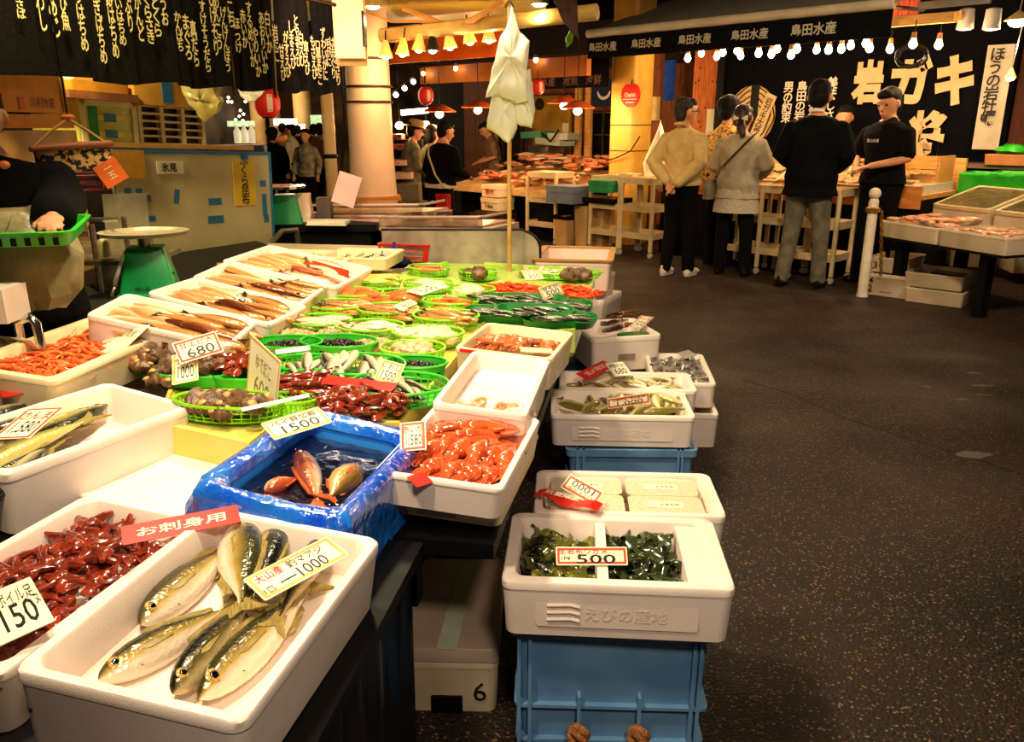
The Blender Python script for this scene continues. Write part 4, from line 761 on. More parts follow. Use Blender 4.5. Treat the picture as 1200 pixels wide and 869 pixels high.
# ---------------------------------------------------------------- price cards of the display
rcard('red-edged card 680 standing over the pale shrimp', (195, 406, .84), (246, 391, .86), (218, 423, .80), '甘エビ大', '680', border_r)
rcard('yellow-edged card crossing below the 680 card', (182, 425, .785), (212, 419, .795), (222, 442, .76), 'サザエ', '1000', border_y)
card('tall blank-faced pale card standing in the octopus scraps', (305, 421, .82), (342, 457, .79), (278, 436, .74), [('ゆでだこ', 0, .2, .5, .22, mat('faint_ink', S(150, 130, 60)), 0), ('600', 0, -.15, .5, .3, mat('faint_ink', S(150, 130, 60)), 0)], border_y)
card('card seen almost edge-on above the near lime basket', (282, 478, .77), (361, 461, .775), (284, 482, .765), [], None)
rcard('gold-edged card 1500 leaning over the blue bag', (301, 498, .82), (369, 478, .825), (326, 514, .80), 'バイ貝加能', '1500', border_y)
rcard('red-edged card 1,580 leaning on the squid box', (463, 497, .78), (493, 494, .785), (475, 528, .74), '赤いか', '1,580', border_r)
rcard('card 1,500 standing above the red strip', (454, 423, .80), (480, 430, .79), (433, 442, .76), 'いわし', '1500', border_y)
rcard('card lying flat in the lime basket of pale fish', (481, 340, .76), (508, 331, .77), (489, 347, .75), 'きす', '500', None)
rcard('card standing between the far shrimp heaps', (628, 341, .77), (652, 333, .78), (640, 348, .74), '甘えび', '500', border_y)
rcard('little card at the back of the wide far basket', (613, 317, .78), (634, 316, .78), (614, 328, .75), 'つぶ', '300', border_y)
card('narrow card above the left black snails', (322, 410, .755), (362, 405, .76), (324, 415, .745), [], None)
rcard('card with faint print in the thin brown fish', (462, 358, .765), (482, 350, .77), (468, 364, .75), 'はたはた', '400', None)
# ---------------------------------------------------------------- blue bag-lined bin with live fish
MB2, Wb, Lb, bo = foam_box('blue plastic bin of water with fish, wrapped in crinkled blue film', (402, 612, .735), (228, 571, .775), (478, 508, .735), h=.15, wall=.025, m=mat('bin_blue', S(44, 140, 240), S(34, 120, 226), 6, .35), floor=.03, name='blue_bin')
b = MB(); loops = []
def filmloop(w_, l_, z, am, sd):
    L = rrect(w_, l_, .04, z, 10); out = []
    for i in range(len(L)):
        a = L[i]; bq = L[(i + 1) % len(L)]
        for k in range(4):
            p = a.lerp(bq, k / 4); n_ = noise.noise(Vector((p.x * 26 + sd, p.y * 26, z * 22))) * am + noise.noise(Vector((p.x * 70, p.y * 70 + sd, z * 60))) * am * .5
            d_ = Vector((p.x, p.y, 0)).normalized(); out.append(p + d_ * n_ + Vector((0, 0, noise.noise(Vector((p.x * 30, p.y * 30, 5 + sd))) * am * .7)))
    return out
for (dw, z, am) in ((-.07, .135, .003), (-.055, .155, .004), (-.02, .163, .006), (.01, .158, .008), (.03, .14, .01), (.04, .11, .014), (.045, .08, .018), (.04, .045, .02), (.05, .01, .022), (.045, -.0, .02)): loops.append(filmloop(Wb + dw, Lb + dw, z, am * 1.25, 3 if z > .0 else 8))
film = mat('blue_film', S(40, 136, 250), S(14, 78, 226), 9, .1, b=1, bs=34, tr=.2, coat=1)
b.loft(loops, False, False); b.build('film_wrap', film, bo, smooth=50)
wat = MB(); n = 26; gv = [(x, y, .105 + .003 * noise.noise(Vector((x * 40, y * 40, 0))) + .002 * noise.noise(Vector((x * 110, y * 110, 0)))) for y in [-(Lb / 2 - .032) + (Lb - .064) * j / n for j in range(n + 1)] for x in [-(Wb / 2 - .032) + (Wb - .064) * i / n for i in range(n + 1)]]
wat.add(gv, [(j * (n + 1) + i, j * (n + 1) + i + 1, (j + 1) * (n + 1) + i + 1, (j + 1) * (n + 1) + i) for j in range(n) for i in range(n)])
o = wat.build('water', mat('water', S(16, 20, 44), S(8, 10, 26), 7, .04, b=.5, bs=30, coat=1, spec=1), M=MB2); stuff(tag(o, 'dark rippled water filling the blue bin', 'water'))
for (hd, tl, H, mm, kd, lab, fp) in (((354, 532), (374, 592), .06, fishmat('bream_skin', S(240, 206, 170), S(220, 160, 110), S(150, 70, 50)), 'aji', 'pink bream floating head up in the blue bin', False), ((418, 548), (386, 584), .07, fishmat('flounder_skin', S(206, 170, 100), S(170, 130, 66), S(96, 70, 30)), 'flat', 'mottled flatfish rippling the water of the blue bin', True), ((318, 572), (346, 560), .04, rosy, 'aji', 'small red fish at the left of the blue bin', False)):
    M, Ln = lie(MB2, hd, tl, .108, flip=fp); f = fish_thing(max(Ln * 1.15, .1), H, .036, mm, lab, kind=kd, finm=finr, name='live_fish'); f.matrix_basis = M @ RX(.25)
# ---------------------------------------------------------------- column of foam boxes at the right edge of the table
SQ, Ws, Ls, o = foam_box('foam box packed with orange squid, nearest of the edge column', (590, 574, .72), (436, 552, .735), (619, 488, .72), h=.075, wall=.018, floor=.012)
foam_box('foam box with hand grip under the orange squid box', (590, 590, .645), (436, 568, .66), (619, 504, .645), h=.065, wall=.018, notch=True, m=foamy)
sqm = None; I_ = SQ
def place_squid(px1, px2, dz, flip=False, k=1.0, W=.055, label='', g='', dz2=None):
    M, Ln = lie(I_, px1, px2, dz, dz2, flip); t = squid_thing(Ln, W, sqo, label, g, arms=5); t.matrix_basis = M
rows = [((496, 548), (540, 502)), ((517, 552), (553, 508)), ((541, 556), (572, 510)), ((562, 560), (588, 514)), ((580, 566), (602, 520)),
        ((502, 500), (596, 498)), ((500, 508), (590, 508)), ((516, 495), (610, 505)), ((486, 520), (534, 494)),
        ((486, 560), (522, 535)), ((508, 566), (545, 540)), ((530, 568), (566, 545)), ((552, 570), (588, 548)), ((484, 545), (520, 512))]
for i, (tl, hd) in enumerate(rows): place_squid(hd if i not in (5, 6) else hd, tl, .052 + .006 * (i % 3) + (.012 if 4 < i < 8 else 0), i % 2 == 0, label='glossy orange squid packed in the nearest edge box', g='squid in the nearest edge box', W=.052)
MB().loft([rrect(Ws - .05, Ls - .05, .02, z) for z in (.014, .04)]).build('squid_bed', sqo, o)
card('torn red slip on the front left rim of the squid box', (481, 558, .735), (500, 552, .735), (484, 572, .725), [], None, m=redp, name='red_slip')
EB, We, Le, o = foam_box('almost empty white foam box with a few shrimp feelers, behind the squid box', (618, 487, .745), (505, 472, .765), (643, 421, .745), h=.12, wall=.018, floor=.07)
shrimp_heap(EB @ T(.03, -Le * .28, .078), .09, .03, 14, 'few translucent shrimp left in the nearly empty foam box', mat('shrimp_clear', S(240, 210, 170), S(200, 150, 110), 30, .2, coat=.5))
BR, Wr, Lr, o = foam_box('stained foam box of brown squid behind the nearly empty box', (647, 421, .73), (543, 408, .745), (664, 388, .73), h=.11, wall=.018, floor=.05, w=.33, m=foamy)
I_ = BR; sqb = mat('squid_brown', S(206, 116, 60), S(140, 64, 34), 26, .2, coat=.8)
for i, (a, c) in enumerate((((556, 412), (588, 392)), ((572, 412), (604, 392)), ((596, 412), (622, 396)), ((616, 412), (640, 398)), ((634, 414), (650, 400)), ((560, 398), (600, 402)), ((606, 402), (648, 408)))):
    M, Ln = lie(BR, c, a, .085 + .01 * (i % 3), flip=i % 2 == 0); t = squid_thing(max(Ln, .14), .07, sqb, 'brown wet squid in the stained foam box', 'squid in the stained box', arms=4); t.matrix_basis = M
card('red-edged strip on the front rim of the stained squid box', (538, 408, .76), (590, 415, .755), (539, 412, .75), [], None, m=redp, name='red_strip')
card('sliver of a pale card lying on the brown squid', (608, 407, .76), (645, 409, .76), (612, 411, .75), [], None)
# boxes forming the table edge below
for i, (fr, fl_, br) in enumerate((((618, 560, .62), (505, 545, .62), (660, 440, .62)), ((648, 440, .63), (540, 425, .63), (690, 365, .63)))):
    pass
# ---------------------------------------------------------------- stacks beyond the display's end
foam_box('upper white foam box beyond the lime basket at the table end', (695, 332, .60), (575, 322, .60), (722, 309, .60), h=.14, w=.56, l=.42)
foam_box('tall white foam box under the upper one at the table end', (706, 352, .50), (590, 342, .50), (731, 331, .46), h=.30, w=.56, l=.42)
o = foam_box('wide foam box with black printed marks beneath the table end', (700, 396, .235), (600, 388, .235), (732, 362, .235), h=.22, w=.56, l=.5)[3]
for k, x in enumerate((-.08, -.02, .03, .09)): lettering('■▲◆■'[k], ink, o, T(x + .1, -.252, .04 + .01 * (k == 2)) @ RX(R(90)), .022, .022)
p = at(692, 420, .0); d0 = at(690, 422, .16)
MC, Wc, Lc, o = foam_box('dark blue crate of crushed ice on the ground by the table end', (692, 422, .17), (640, 420, .17), (698, 399, .17), h=.165, w=.36, l=.34, m=mat('navy_crate', S(40, 70, 100), S(24, 46, 70), 8, .4), name='ice_crate')
stuff(tag(MB().loft([rrect(.3, .28, .03, z) for z in (.09, .14)]).build('crushed_ice', ice, M=MC, jit=.02), 'crushed ice in the dark blue crate', 'ice'))
p = at(655, 308, .68); tag(MB().loft(open_box(.42, .5, .16, .02)).build('trough', mat('pinkish_box', S(244, 214, 196), S(230, 190, 166), 4, .5), M=T(p.x + .1, p.y + .05, .56) @ RZ(R(-9))), 'pinkish box with brown rim right of the steel divider', 'box')
t = MB().loft([rrect(.44, .52, .02, 0), rrect(.45, .53, .02, .012), rrect(.38, .46, .02, .012), rrect(.39, .47, .02, 0)], False, False).build('rim', woodl, bpy.data.objects['trough'], T(0, 0, .16))
# ---------------------------------------------------------------- things on the ground right of the table
# box marked 6
M6, w6, l6, o = foam_box('long yellowed foam box marked 6 on the ground under the table edge', (584, 776, .155), (475, 774, .155), (586, 668, .155), h=.155, w=.245, l=.44, m=foamd)
lid = MB().loft([rrect(.25, .445, .02, .155), rrect(.25, .445, .02, .185), rrect(.24, .435, .02, .192)]).build('lid', mat('lid_grey', S(190, 168, 150), S(160, 140, 122), 4, .35), o)
MB().box(-.02, .03, -.222, .215, .192, .1932).build('packing_tape', mat('tape', S(190, 196, 170), S(170, 176, 150), 9, .2, coat=.5), lid, RZ(-.06), 0); lettering('6', ink, o, T(.075, -.2185, .065) @ RX(R(90)), .04, .055, .0); MB().box(-.05, .03, -.004, .02, 0, .05).build('foot_notch', black, o, T(0, -.2175, 0), 0)
# blue crate, seaweed box, tub box
def crate(fr, fl_, br, label, h=.33, w=.44, l=.36, ropes=True):
    a, b_ = at(*fr), at(*fl_); c = at(*br); M = frame(a - b_, c - a); M.translation = Vector(((a.x + b_.x) / 2, (a.y + b_.y) / 2, 0)) + M.to_3x3().col[1] * l / 2
    t = thing('blue_crate', label, 'crate', M)
    k = .94; MB().loft([rrect(w * k, l * k, .02, 0), rrect(w, l, .02, h), rrect(w - .02, l - .02, .02, h), rrect(w * k - .02, l * k - .02, .02, .02)]).build('shell', lblue, t)
    MB().loft([rrect(w + .02, l + .02, .02, h - .03), rrect(w + .024, l + .024, .02, h), rrect(w - .01, l - .01, .02, h), rrect(w - .01, l - .01, .02, h - .03)], False, False).build('rim', lblue, t)
    for z in (h * .12, h * .40):
        kk = k + (1 - k) * z / h; MB().loft([rrect(w * kk, l * kk, .02, z - .004), rrect(w * kk + .03, l * kk + .03, .02, z - .004), rrect(w * kk + .03, l * kk + .03, .02, z + .004), rrect(w * kk, l * kk, .02, z + .004)], False, False).build('rib', lblue, t)
    for x in (-.19, .185, -.215, .2): MB().box(x - .004, x + .004, -l / 2 - .012, -l / 2 + .03, .0, h).build('rib', lblue, t, smooth=0)
    if ropes:
        rope = mat('rope', S(206, 140, 84), S(150, 90, 50), 90, .8, b=.8, bs=200)
        for x in (-.075, .065):
            MB().box(x - .004, x + .004, -l / 2 - .018, -l / 2 + .01, h * .3, h * .5).build('rib', lblue, t, smooth=0)
            rr = thing('r', 'r', 'r'); bpy.data.objects.remove(rr); b = MB(); y = -l / 2 - .02
            b.tube([(x, y + .02, .085), (x - .006, y - .01, .09), (x - .012, y - .015, .05), (x + .004, y - .012, .0), (x + .018, y - .02, -.0)], .009, 8)
            b.tube([(x + .02 * math.cos(a), y - .01 - .008 * math.sin(2 * a), .082 + .022 * math.sin(a)) for a in [q * math.pi / 6 for q in range(13)]], .009, 8); b.tube([(x - .015, y - .016, .10), (x + .01, y - .024, .08), (x + .015, y - .016, .06)], .009, 8)
            b.build('rope_loop', rope, t)
    return t, M
crate((829, 735, .36), (611, 730, .36), (829, 640, .36), 'blue plastic crate with two rope loops under the seaweed box', h=.355)
SW, Wv, Lv, o = foam_box('foam box with raised lettering and two seaweed compartments', (864, 692, .50), (587, 681, .50), (846, 607, .50), h=.135, wall=.03, floor=.02, emboss=True, l=.33)
sw_top = SW @ T(0, 0, .135)
MB().box(-.012, .012, -.13, .13, .02, .13).build('divider', foam, o, T(-.03, 0, 0)); MB().box(.155, .23, -.13, .13, .02, .128).build('divider', foam, o)
wak = mat('wakame', S(120, 120, 40), S(26, 32, 14), 14, .18, coat=.7, lo=.4, hi=.6); wak2 = mat('wakame_dark', S(60, 74, 34), S(12, 18, 12), 14, .18, coat=.7)
def weeds(M, rx, ry, label, m, n=60):
    b = MB()
    for i in range(n):
        x, y = random.uniform(-rx, rx) * .8, random.uniform(-ry, ry) * .85; a = random.random() * 6.3; P = []; L = []; z0_ = .024 + random.random() * .03
        for k in range(15):
            u = k / 14; px_ = x + math.cos(a + u) * .05 * (u - .5) * 2; py_ = y + math.sin(a + u) * .05 * (u - .5) * 2; px_ = max(-rx, min(rx, px_)); py_ = max(-ry, min(ry, py_))
            z = z0_ + .009 * math.sin(u * 8 + i); wv = (.018 + .005 * math.sin(u * 14 + i)) * math.sin(.25 + u * 2.65)
            nx, ny = -math.sin(a) * wv, math.cos(a) * wv; L.append([Vector((px_ + nx, py_ + ny, z + .006 * math.sin(u * 17))), Vector((px_, py_, z + .007)), Vector((px_ - nx, py_ - ny, z + .006 * math.cos(u * 15))), Vector((px_, py_, z - .003))])
        b.loft(L)
    return stuff(tag(b.build('seaweed', m, M=M, smooth=60), label, 'seaweed'))
weeds(SW @ T(-.135, -.0, .055), .095, .13, 'olive wet seaweed in the left compartment behind the 500 card', wak); weeds(SW @ T(.065, 0, .055), .085, .13, 'blackish green seaweed in the right compartment', wak2)
tag(MB().box(-.095, .085, -.13, .13, .02, .06).build('seaweed_bag', wak2, M=SW @ T(-.13, 0, 0)), 'dark wet layer at the bottom of the left seaweed compartment', 'seaweed'); tag(MB().box(-.08, .08, -.13, .13, .02, .06).build('seaweed_bag', wak2, M=SW @ T(.065, 0, 0)), 'dark wet layer at the bottom of the right seaweed compartment', 'seaweed')
card('white card with red edge reading 500 on the seaweed box', (656, 641.5, .525), (739, 641.5, .525), (647, 661, .50), [('生若布ワカメ', -.12, .24, .68, .3, inkr, .005), ('1P¥', -.36, -.12, .12, .2, ink, 0), ('500', .06, -.17, .55, .5, ink, .012)], border_r, bw=.003)
TBX, Wt, Lt, o = foam_box('foam box holding four clear tubs, behind the seaweed box', (853, 606, .50), (618, 600, .50), (845, 548, .50), h=.135, wall=.022, floor=.05, l=.27, w=.49)
p = TBX @ Vector((0, 0, 0)); t = tag(MB().loft([rrect(.40, .24, .02, z, 2) for z in (0, p.z - .002)]).build('plinth_crate', blue, M=T(p.x, p.y, 0) @ TP), 'blue crate hidden under the box of clear tubs', 'crate')
for i, (x, y) in enumerate(((-.105, .055), (.1, .055), (-.105, -.055), (.1, -.055))):
    mm = mat('tub_roe_yellow', S(236, 220, 120), S(206, 190, 84), 120, .35, b=.4, bs=200) if i == 0 else mat('tub_roe', S(226, 206, 170), S(200, 176, 130), 120, .35, b=.4, bs=200)
    t = thing('clear_tub', ['clear tub of yellowish roe, far left of the four', 'clear tub with label, far right of the four', 'clear tub mostly under the red strip', 'clear tub with label, near right of the four'][i], 'tub', TBX @ T(x, y, .052), 'clear tubs of roe')
    MB().loft([rrect(.165, .085, .02, 0), rrect(.18, .098, .02, .062)]).build('roe', mm, t); MB().loft([rrect(.188, .104, .02, .062), rrect(.194, .108, .02, .068), rrect(.194, .108, .02, .074), rrect(.17, .086, .02, .074)]).build('lid', mat('tub_lid', S(236, 226, 200), S(226, 210, 170), 130, .12, coat=.8), t)
    lb = MB().box(-.045, .045, -.018, .018, 0, .001).build('sticker', paper, t, T(.0, .0, .0745), 0); lettering('よせもの', ink, lb, T(.01, 0, .0014), .05, .02)
card('red-edged card reading 1000, upside down on the clear tubs', (692, 588, .51), (653, 566, .53), (712, 582, .525), [('1000', 0, -.12, .62, .4, ink, .0), ('白エビ昆布', 0, .24, .7, .26, inkr, 0)], border_r)
b = MB(); A, Bq = at(629, 577, .52), at(703, 596, .515); dv = (Bq - A); nv = Vector((0, 0, 1)).cross(dv).normalized() * .022
b.loft([[A + dv * (i / 10) + nv * s_ + Vector((0, 0, .008 * math.sin(i * .9) + zz)) for (s_, zz) in ((1, 0), (-1, 0), (-1, .001), (1, .001))] for i in range(11)])
o = tag(b.build('red_strip', redp, smooth=60), 'wavy red strip with white letters across the clear tubs', 'card'); lettering('数量限定', inkw, o, frame(dv, nv, o=A.lerp(Bq, .42) + Vector((0, 0, .012))), dv.length * .55, .024, .01)
# two fish boxes on the second crate
crate((813, 525, .22), (668, 524, .22), (803, 470, .22), 'blue lattice-topped crate under the two foam boxes of small fish', h=.215, w=.50, l=.5, ropes=False)
FA, Wa, La, o = foam_box('front foam box of small yellowish fish with a green leaf', (816, 489, .355), (645, 486, .355), (805, 450, .355), h=.13, emboss=True, wall=.022, floor=.05, l=.33)
I2 = inner(FA, .05)
pts2 = [((680, 478), (664, 470)), ((690, 462), (700, 484)), ((664, 474), (700, 480)), ((718, 457), (720, 480)), ((735, 478), (745, 466)), ((745, 484), (766, 472)), ((722, 484), (728, 464)), ((756, 458), (730, 466)), ((772, 474), (768, 462)), ((784, 466), (788, 476)), ((796, 456), (800, 474)), ((770, 482), (792, 480)), ((752, 480), (774, 484)), ((740, 466), (760, 470)), ((776, 466), (790, 470)), ((712, 470), (738, 480)), ((730, 462), (716, 478)), ((760, 474), (748, 460)), ((790, 462), (776, 480)), ((706, 482), (732, 474)), ((684, 482), (706, 466))]
for i, (hd, tl) in enumerate(pts2):
    M, Ln = lie(I2, hd, tl, .052 + .008 * (i % 3)); dup(proto('sweetfish'), M @ Matrix.Scale(1.4, 4) @ RX(random.uniform(-.4, .4)), 'small yellow-green fish in the leaf-trimmed front box', 'fish in the leaf box')
b = MB(); c_ = FA @ Vector((.19, -.07, .085)); b.prism([(math.cos(a) * .06 * (1 + .12 * math.sin(a * 5)), math.sin(a) * .042 * (1 + .1 * math.sin(a * 7))) for a in [k * math.pi / 14 for k in range(28)]], 0, .003); tag(b.build('leaf', mat('leaf_green', S(130, 190, 30), S(90, 150, 20), 20, .4), M=T(*c_) @ TP @ RX(.3)), 'bright green leaf on the small fish in the front box', 'leaf')
rcard('edge-tilted card over the small fish of the front box', (708, 469, .40), (757, 462, .405), (716, 477, .37), 'あゆ', '1,000', border_r)
FB, Wf, Lf, o = foam_box('rear foam box of pale roundish fish with red and white cards', (818, 458, .355), (655, 455, .355), (803, 428, .355), h=.13, wall=.03, floor=.05, l=.27)
scatter(proto('sweetfish'), inner(FB, .09), 26, Wf * .38, Lf * .3, 'pale fish lying in the rear of the two kerb boxes', 'fish in the rear kerb box', z=.015, k=.9, box=True)
card('red card lying on the rear kerb box', (673, 440, .385), (705, 424, .40), (690, 443, .375), [('活〆限定', 0, 0, .7, .5, inkw, .01)], None, m=redp, name='red_card'); rcard('white card beside the red one on the rear kerb box', (707, 426, .40), (728, 424, .40), (722, 441, .37), '新湊産カワハギ', '680', None)
# long-tailed fish box, bagged box
BX, Wx, Lx, o = foam_box('foam box of dark squid with card, back of the ground row', (776, 392, .40), (695, 397, .40), (779, 367, .40), h=.18, wall=.022, floor=.10, l=.40, w=.38, notch=True)
for i, (hd, tl) in enumerate((((745, 363), (702, 373)), ((742, 367), (700, 377)), ((738, 372), (704, 381)), ((744, 376), (706, 389)), ((740, 380), (712, 387)))):
    M, Ln = lie(BX, tl, hd, .165 + .006 * i); t = squid_thing(max(Ln, .16), .045, mat('squid_dark', S(90, 44, 36), S(34, 18, 20), 26, .2, coat=.8), 'dark long squid in the back ground box', 'dark squid', arms=4); t.matrix_basis = M
rcard('small red-edged card on the dark squid', (747, 369, .44), (762, 371, .44), (741, 383, .41), 'やりいか', '500', border_r)
tag(MB().prism([(math.cos(a) * .09, math.sin(a) * .035) for a in [k * math.pi / 10 for k in range(20)]], 0, .01).build('green_tray', dgreen, M=BX @ T(.07, -.1, .16)), 'dark green tray beneath the dark squid', 'tray')
foam_box('foam box under the box of dark squid', (776, 418, .21), (698, 420, .21), (778, 392, .21), h=.20, l=.38, w=.36, m=foamd)
GX, Wg, Lg, o = foam_box('foam box wrapped in grey plastic film, farthest right on the ground', (840, 450, .29), (772, 448, .29), (838, 404, .29), h=.12, wall=.022, l=.52, w=.30, floor=.05)
foam_box('plain foam box under the film-wrapped one', (843, 486, .165), (778, 484, .165), (841, 440, .165), h=.165, l=.56, w=.32)
b = MB(); n = 22; b.add([(x, y, .105 + .03 * noise.noise(Vector((x * 22, y * 22, 1))) + .015 * noise.noise(Vector((x * 60, y * 60, 1)))) for y in [-.24 + .48 * j / n for j in range(n + 1)] for x in [-.14 + .28 * i / n for i in range(n + 1)]], [(j * (n + 1) + i, j * (n + 1) + i + 1, (j + 1) * (n + 1) + i + 1, (j + 1) * (n + 1) + i) for j in range(n) for i in range(n)])
tag(b.build('plastic_film', mat('grey_film', S(150, 140, 130), S(70, 64, 60), 30, .15, b=.8, bs=40, coat=.8, lo=.4, hi=.6), M=GX), 'crumpled grey plastic film over the farthest right ground box', 'film')
card('grey printed slip on the film-wrapped box', (792, 414, .31), (806, 410, .32), (804, 420, .30), [], None, m=mat('slip_grey', S(170, 160, 150), r=.5))
# ---------------------------------------------------------------- steel divider, pole with bags, glass cases
p0 = atY(452, 300, 4.62); p1 = atY(636, 300, 4.50); FMx = frame(p1 - p0, Vector((0, 0, 1)).cross(p1 - p0), o=(p0.x, p0.y, 0)); LL = (p1 - p0).length
b = MB(); pts = [(0, .60), (LL, .60), (LL, .76)] + [(LL - .1 + .1 * math.cos(a), .76 + .1 * math.sin(a)) for a in [.2 + k * .23 for k in range(6)]] + [(LL - .1, .865), (0, .87)]
b.loft([[Vector((x, y, z)) for x, z in pts] for y in (0, .012)]); t = tag(b.build('steel_divider', mat('brushed', S(190, 172, 156), S(140, 122, 106), 5, .5, m=.35, b=.3, bs=20), M=FMx), 'brushed steel divider panel with rounded corner at the table end', 'panel')
MB().tube([(0, .006, .872), (LL - .1, .006, .868)] + [(LL - .1 + .1 * math.cos(a), .006, .76 + .1 * math.sin(a)) for a in [1.3 - k * .26 for k in range(6)]] + [(LL, .006, .62)], .009, 6).build('edge_bead', black, t); MB().lathe([(.014, 0), (.012, .01)], 10, T(.07, -.0, .79) @ RX(R(90))).build('bolt', woodd, t)
tag(MB().box(-.02, LL + .05, .03, .5, .50, .60).build('support_ledge', foamd, M=FMx, smooth=0), 'ledge beneath the steel divider', 'ledge')
p = at(597, 316, .70); t = thing('bag_pole', 'thin wooden pole rising from the display end, hung with plastic bags', 'pole', T(p.x, p.y, .69)); MB().tube([(0, 0, 0), (0, 0, 1.45)], .012, 10).build('pole', mat('bamboo', S(206, 160, 90), S(180, 130, 64), 9, .5), t); MB().tube([(-.02, 0, 1.3), (0, -.02, 1.33), (.02, 0, 1.3)], .006, 6).build('hook', steel, t)
YP = p.y - .05
def bag(name, pix, label, dy=0, th=.035, m=bagw):
    P = [atY(x, y, YP + dy) for x, y in pix]; c = sum(P, Vector()) / len(P); L = []; n = 40; per = []
    for i in range(len(P)):
        for k in range(4): per.append(P[i].lerp(P[(i + 1) % len(P)], k / 4))
    for s_, kk in ((-1, .02), (-1, .55), (-.7, .9), (0, 1), (.7, .9), (1, .55), (1, .02)):
        L.append([c + (q - c) * kk + Vector((0, s_ * th + .012 * noise.noise(q * 14 + Vector((0, 0, s_ * 3))) * 2, 0)) for q in per])
    return tag(MB().loft(L).build(name, m, smooth=70, jit=.006), label, 'bag')
bag('plastic_bag', [(599, 6), (604, 18), (610, 38), (621, 48), (618, 80), (619, 118), (603, 121), (584, 110), (569, 115), (577, 80), (585, 45), (594, 30)], 'white plastic bag bunch hung highest on the pole', 0)
bag('plastic_bag', [(583, 96), (606, 104), (606, 150), (597, 170), (570, 150), (576, 112)], 'pointed lower white bag hanging behind the top bunch', .06)
bag('plastic_bag', [(604, 90), (622, 80), (627, 130), (624, 150), (606, 146), (600, 120)], 'narrow white bag at the right of the pole', .05)
# glass cases of the next stall
p = at(430, 262, .80); YG = 5.6
for i, (xa, xb, Yc, zt, lab) in enumerate(((352, 500, 5.9, .86, 'long low glass case with pinkish rails behind the red basket'), (450, 572, 5.3, .84, 'shorter glass case between the rails and the steel divider'))):
    A = atY(xa, 255, Yc + .25); Bq = atY(xb, 255, Yc - .15); Mx = frame(Bq - A, Vector((0, 0, 1)).cross(Bq - A), o=(A.x, A.y, 0)); LL2 = (Bq - A).length
    t = thing('glass_case', lab, 'case', Mx); MB().loft([rrect(LL2, .5, .03, z, cx=LL2 / 2, cy=.25) for z in (zt - .16, zt - .08)]).build('tray', mat('case_pink', S(236, 190, 170), S(220, 160, 140), 5, .3), t)
    MB().box(.03, LL2 - .03, .03, .47, zt - .082, zt - .06).build('fish_slices', mat('slices', S(240, 150, 110), S(226, 200, 180), 24, .3), t, smooth=0)
    MB().box(.0, LL2, .0, .004, zt - .08, zt).build('pane', glass, t, smooth=0); MB().box(.0, LL2, .0, .35, zt, zt + .004).build('pane', glass, t, smooth=0)
    MB().tube([(0, -.0, zt), (LL2 - .03, 0, zt), (LL2, .03, zt), (LL2, .35, zt)], .010, 6).build('rail', mat('rail_pink', S(240, 206, 190), r=.25), t); MB().tube([(0, -.0, zt - .08), (LL2, 0, zt - .08), (LL2, .4, zt - .08)], .012, 6).build('rail', mat('rail_pink', S(240, 206, 190)), t)
    MB().box(.02, LL2 - .05, .05, .45, 0, zt - .16).build('base', black, t, smooth=0)
# ---------------------------------------------------------------- left stall: curtain
ca = Vector((-2.25, 2.85, 0)); cb = Vector((-1.14, 5.6, 0)); CM = frame(cb - ca, Vector((0, 0, 1)).cross(cb - ca), o=(ca.x, ca.y, 0)); CI = CM.inverted(); CLn = (cb - ca).length
def cpt(px, py): return CI @ onpl(px, py, ca, CM.to_3x3().col[1])
t = thing('shop_curtain', 'black shop curtain with columns of cream fish names over the left stall', 'curtain', CM)
edges = [-.25] + [cpt(x, 60).x for x in (110, 203, 272, 324, 365)] + [CLn]
zb_ = 1.63
for i in range(6):
    x0, x1 = edges[i] + .004, edges[i + 1] - .004; n = 22; L = []
    for k in range(n + 1):
        u = k / n; x = x0 + (x1 - x0) * u; d_ = lambda z: .022 * math.sin(u * 9 + i * 2) * (2.15 - z) / .5 + .01 * math.sin(u * 23 + i); dip = -.05 * (u > .93) * (i in (2, 3)) - .012 * math.sin(u * 5)
        L.append([Vector((x, d_(z) + y, z + (dip if z < 1.7 else 0))) for (y, z) in ((0, zb_), (0, 1.9), (0, 2.17), (.006, 2.17), (.006, 1.9), (.006, zb_))])
    MB().loft(L).build('cloth_panel', blackc, t, smooth=70)
MB().tube([(-.3, 0, 2.17), (CLn + .03, 0, 2.17)], .012, 8).build('rod', woodd, t)
cols = [('さば', 12, 0, 22), ('いわし', 31, -30, 36), ('あじ', 49, -6, 44), ('ひ魚', 62, -6, 36), ('うはちめ', 80, -14, 60), ('やなぎばちめ', 97, -40, 74), ('銀はちめ', 116, -14, 68), ('せいはちめ', 126, -16, 53), ('ぶり', 139, -4, 38), ('かんど', 150, -6, 48), ('くらさき', 161, -8, 51), ('とくら', 171, -4, 43), ('うお', 181, -4, 30),
        ('かんぱち', 198, 14, 60), ('まぐろ', 207, 17, 70), ('真だら', 216, 24, 78), ('すけそうだら', 227, 1, 84), ('ひげそり', 238, -10, 65), ('めんこう', 243, -6, 58), ('げんげんぼう', 252, 8, 84), ('こち', 260, 2, 32), ('ほっけ', 268, 21, 62), ('赤いか', 275, 11, 56), ('するめいか', 282, 2, 78), ('やりいか', 290, 32, 90), ('あおりいか', 297, 14, 86), ('白いか', 304, 13, 62), ('岩だこ', 313, 29, 72),
        ('甘えび', 321, 52, 95), ('がすえび', 326, 36, 91), ('しまえび', 332, 25, 81), ('とやまえび', 338, 18, 78), ('白えび', 344, 37, 78), ('車えび', 350, 48, 88), ('もさえび', 358, 42, 93), ('口黒まだこ', 364, 48, 99), ('ずわいがに', 370, 32, 94), ('毛がに', 376, 45, 78), ('はまぐり', 381, 44, 92), ('あさり', 387, 64, 100)]
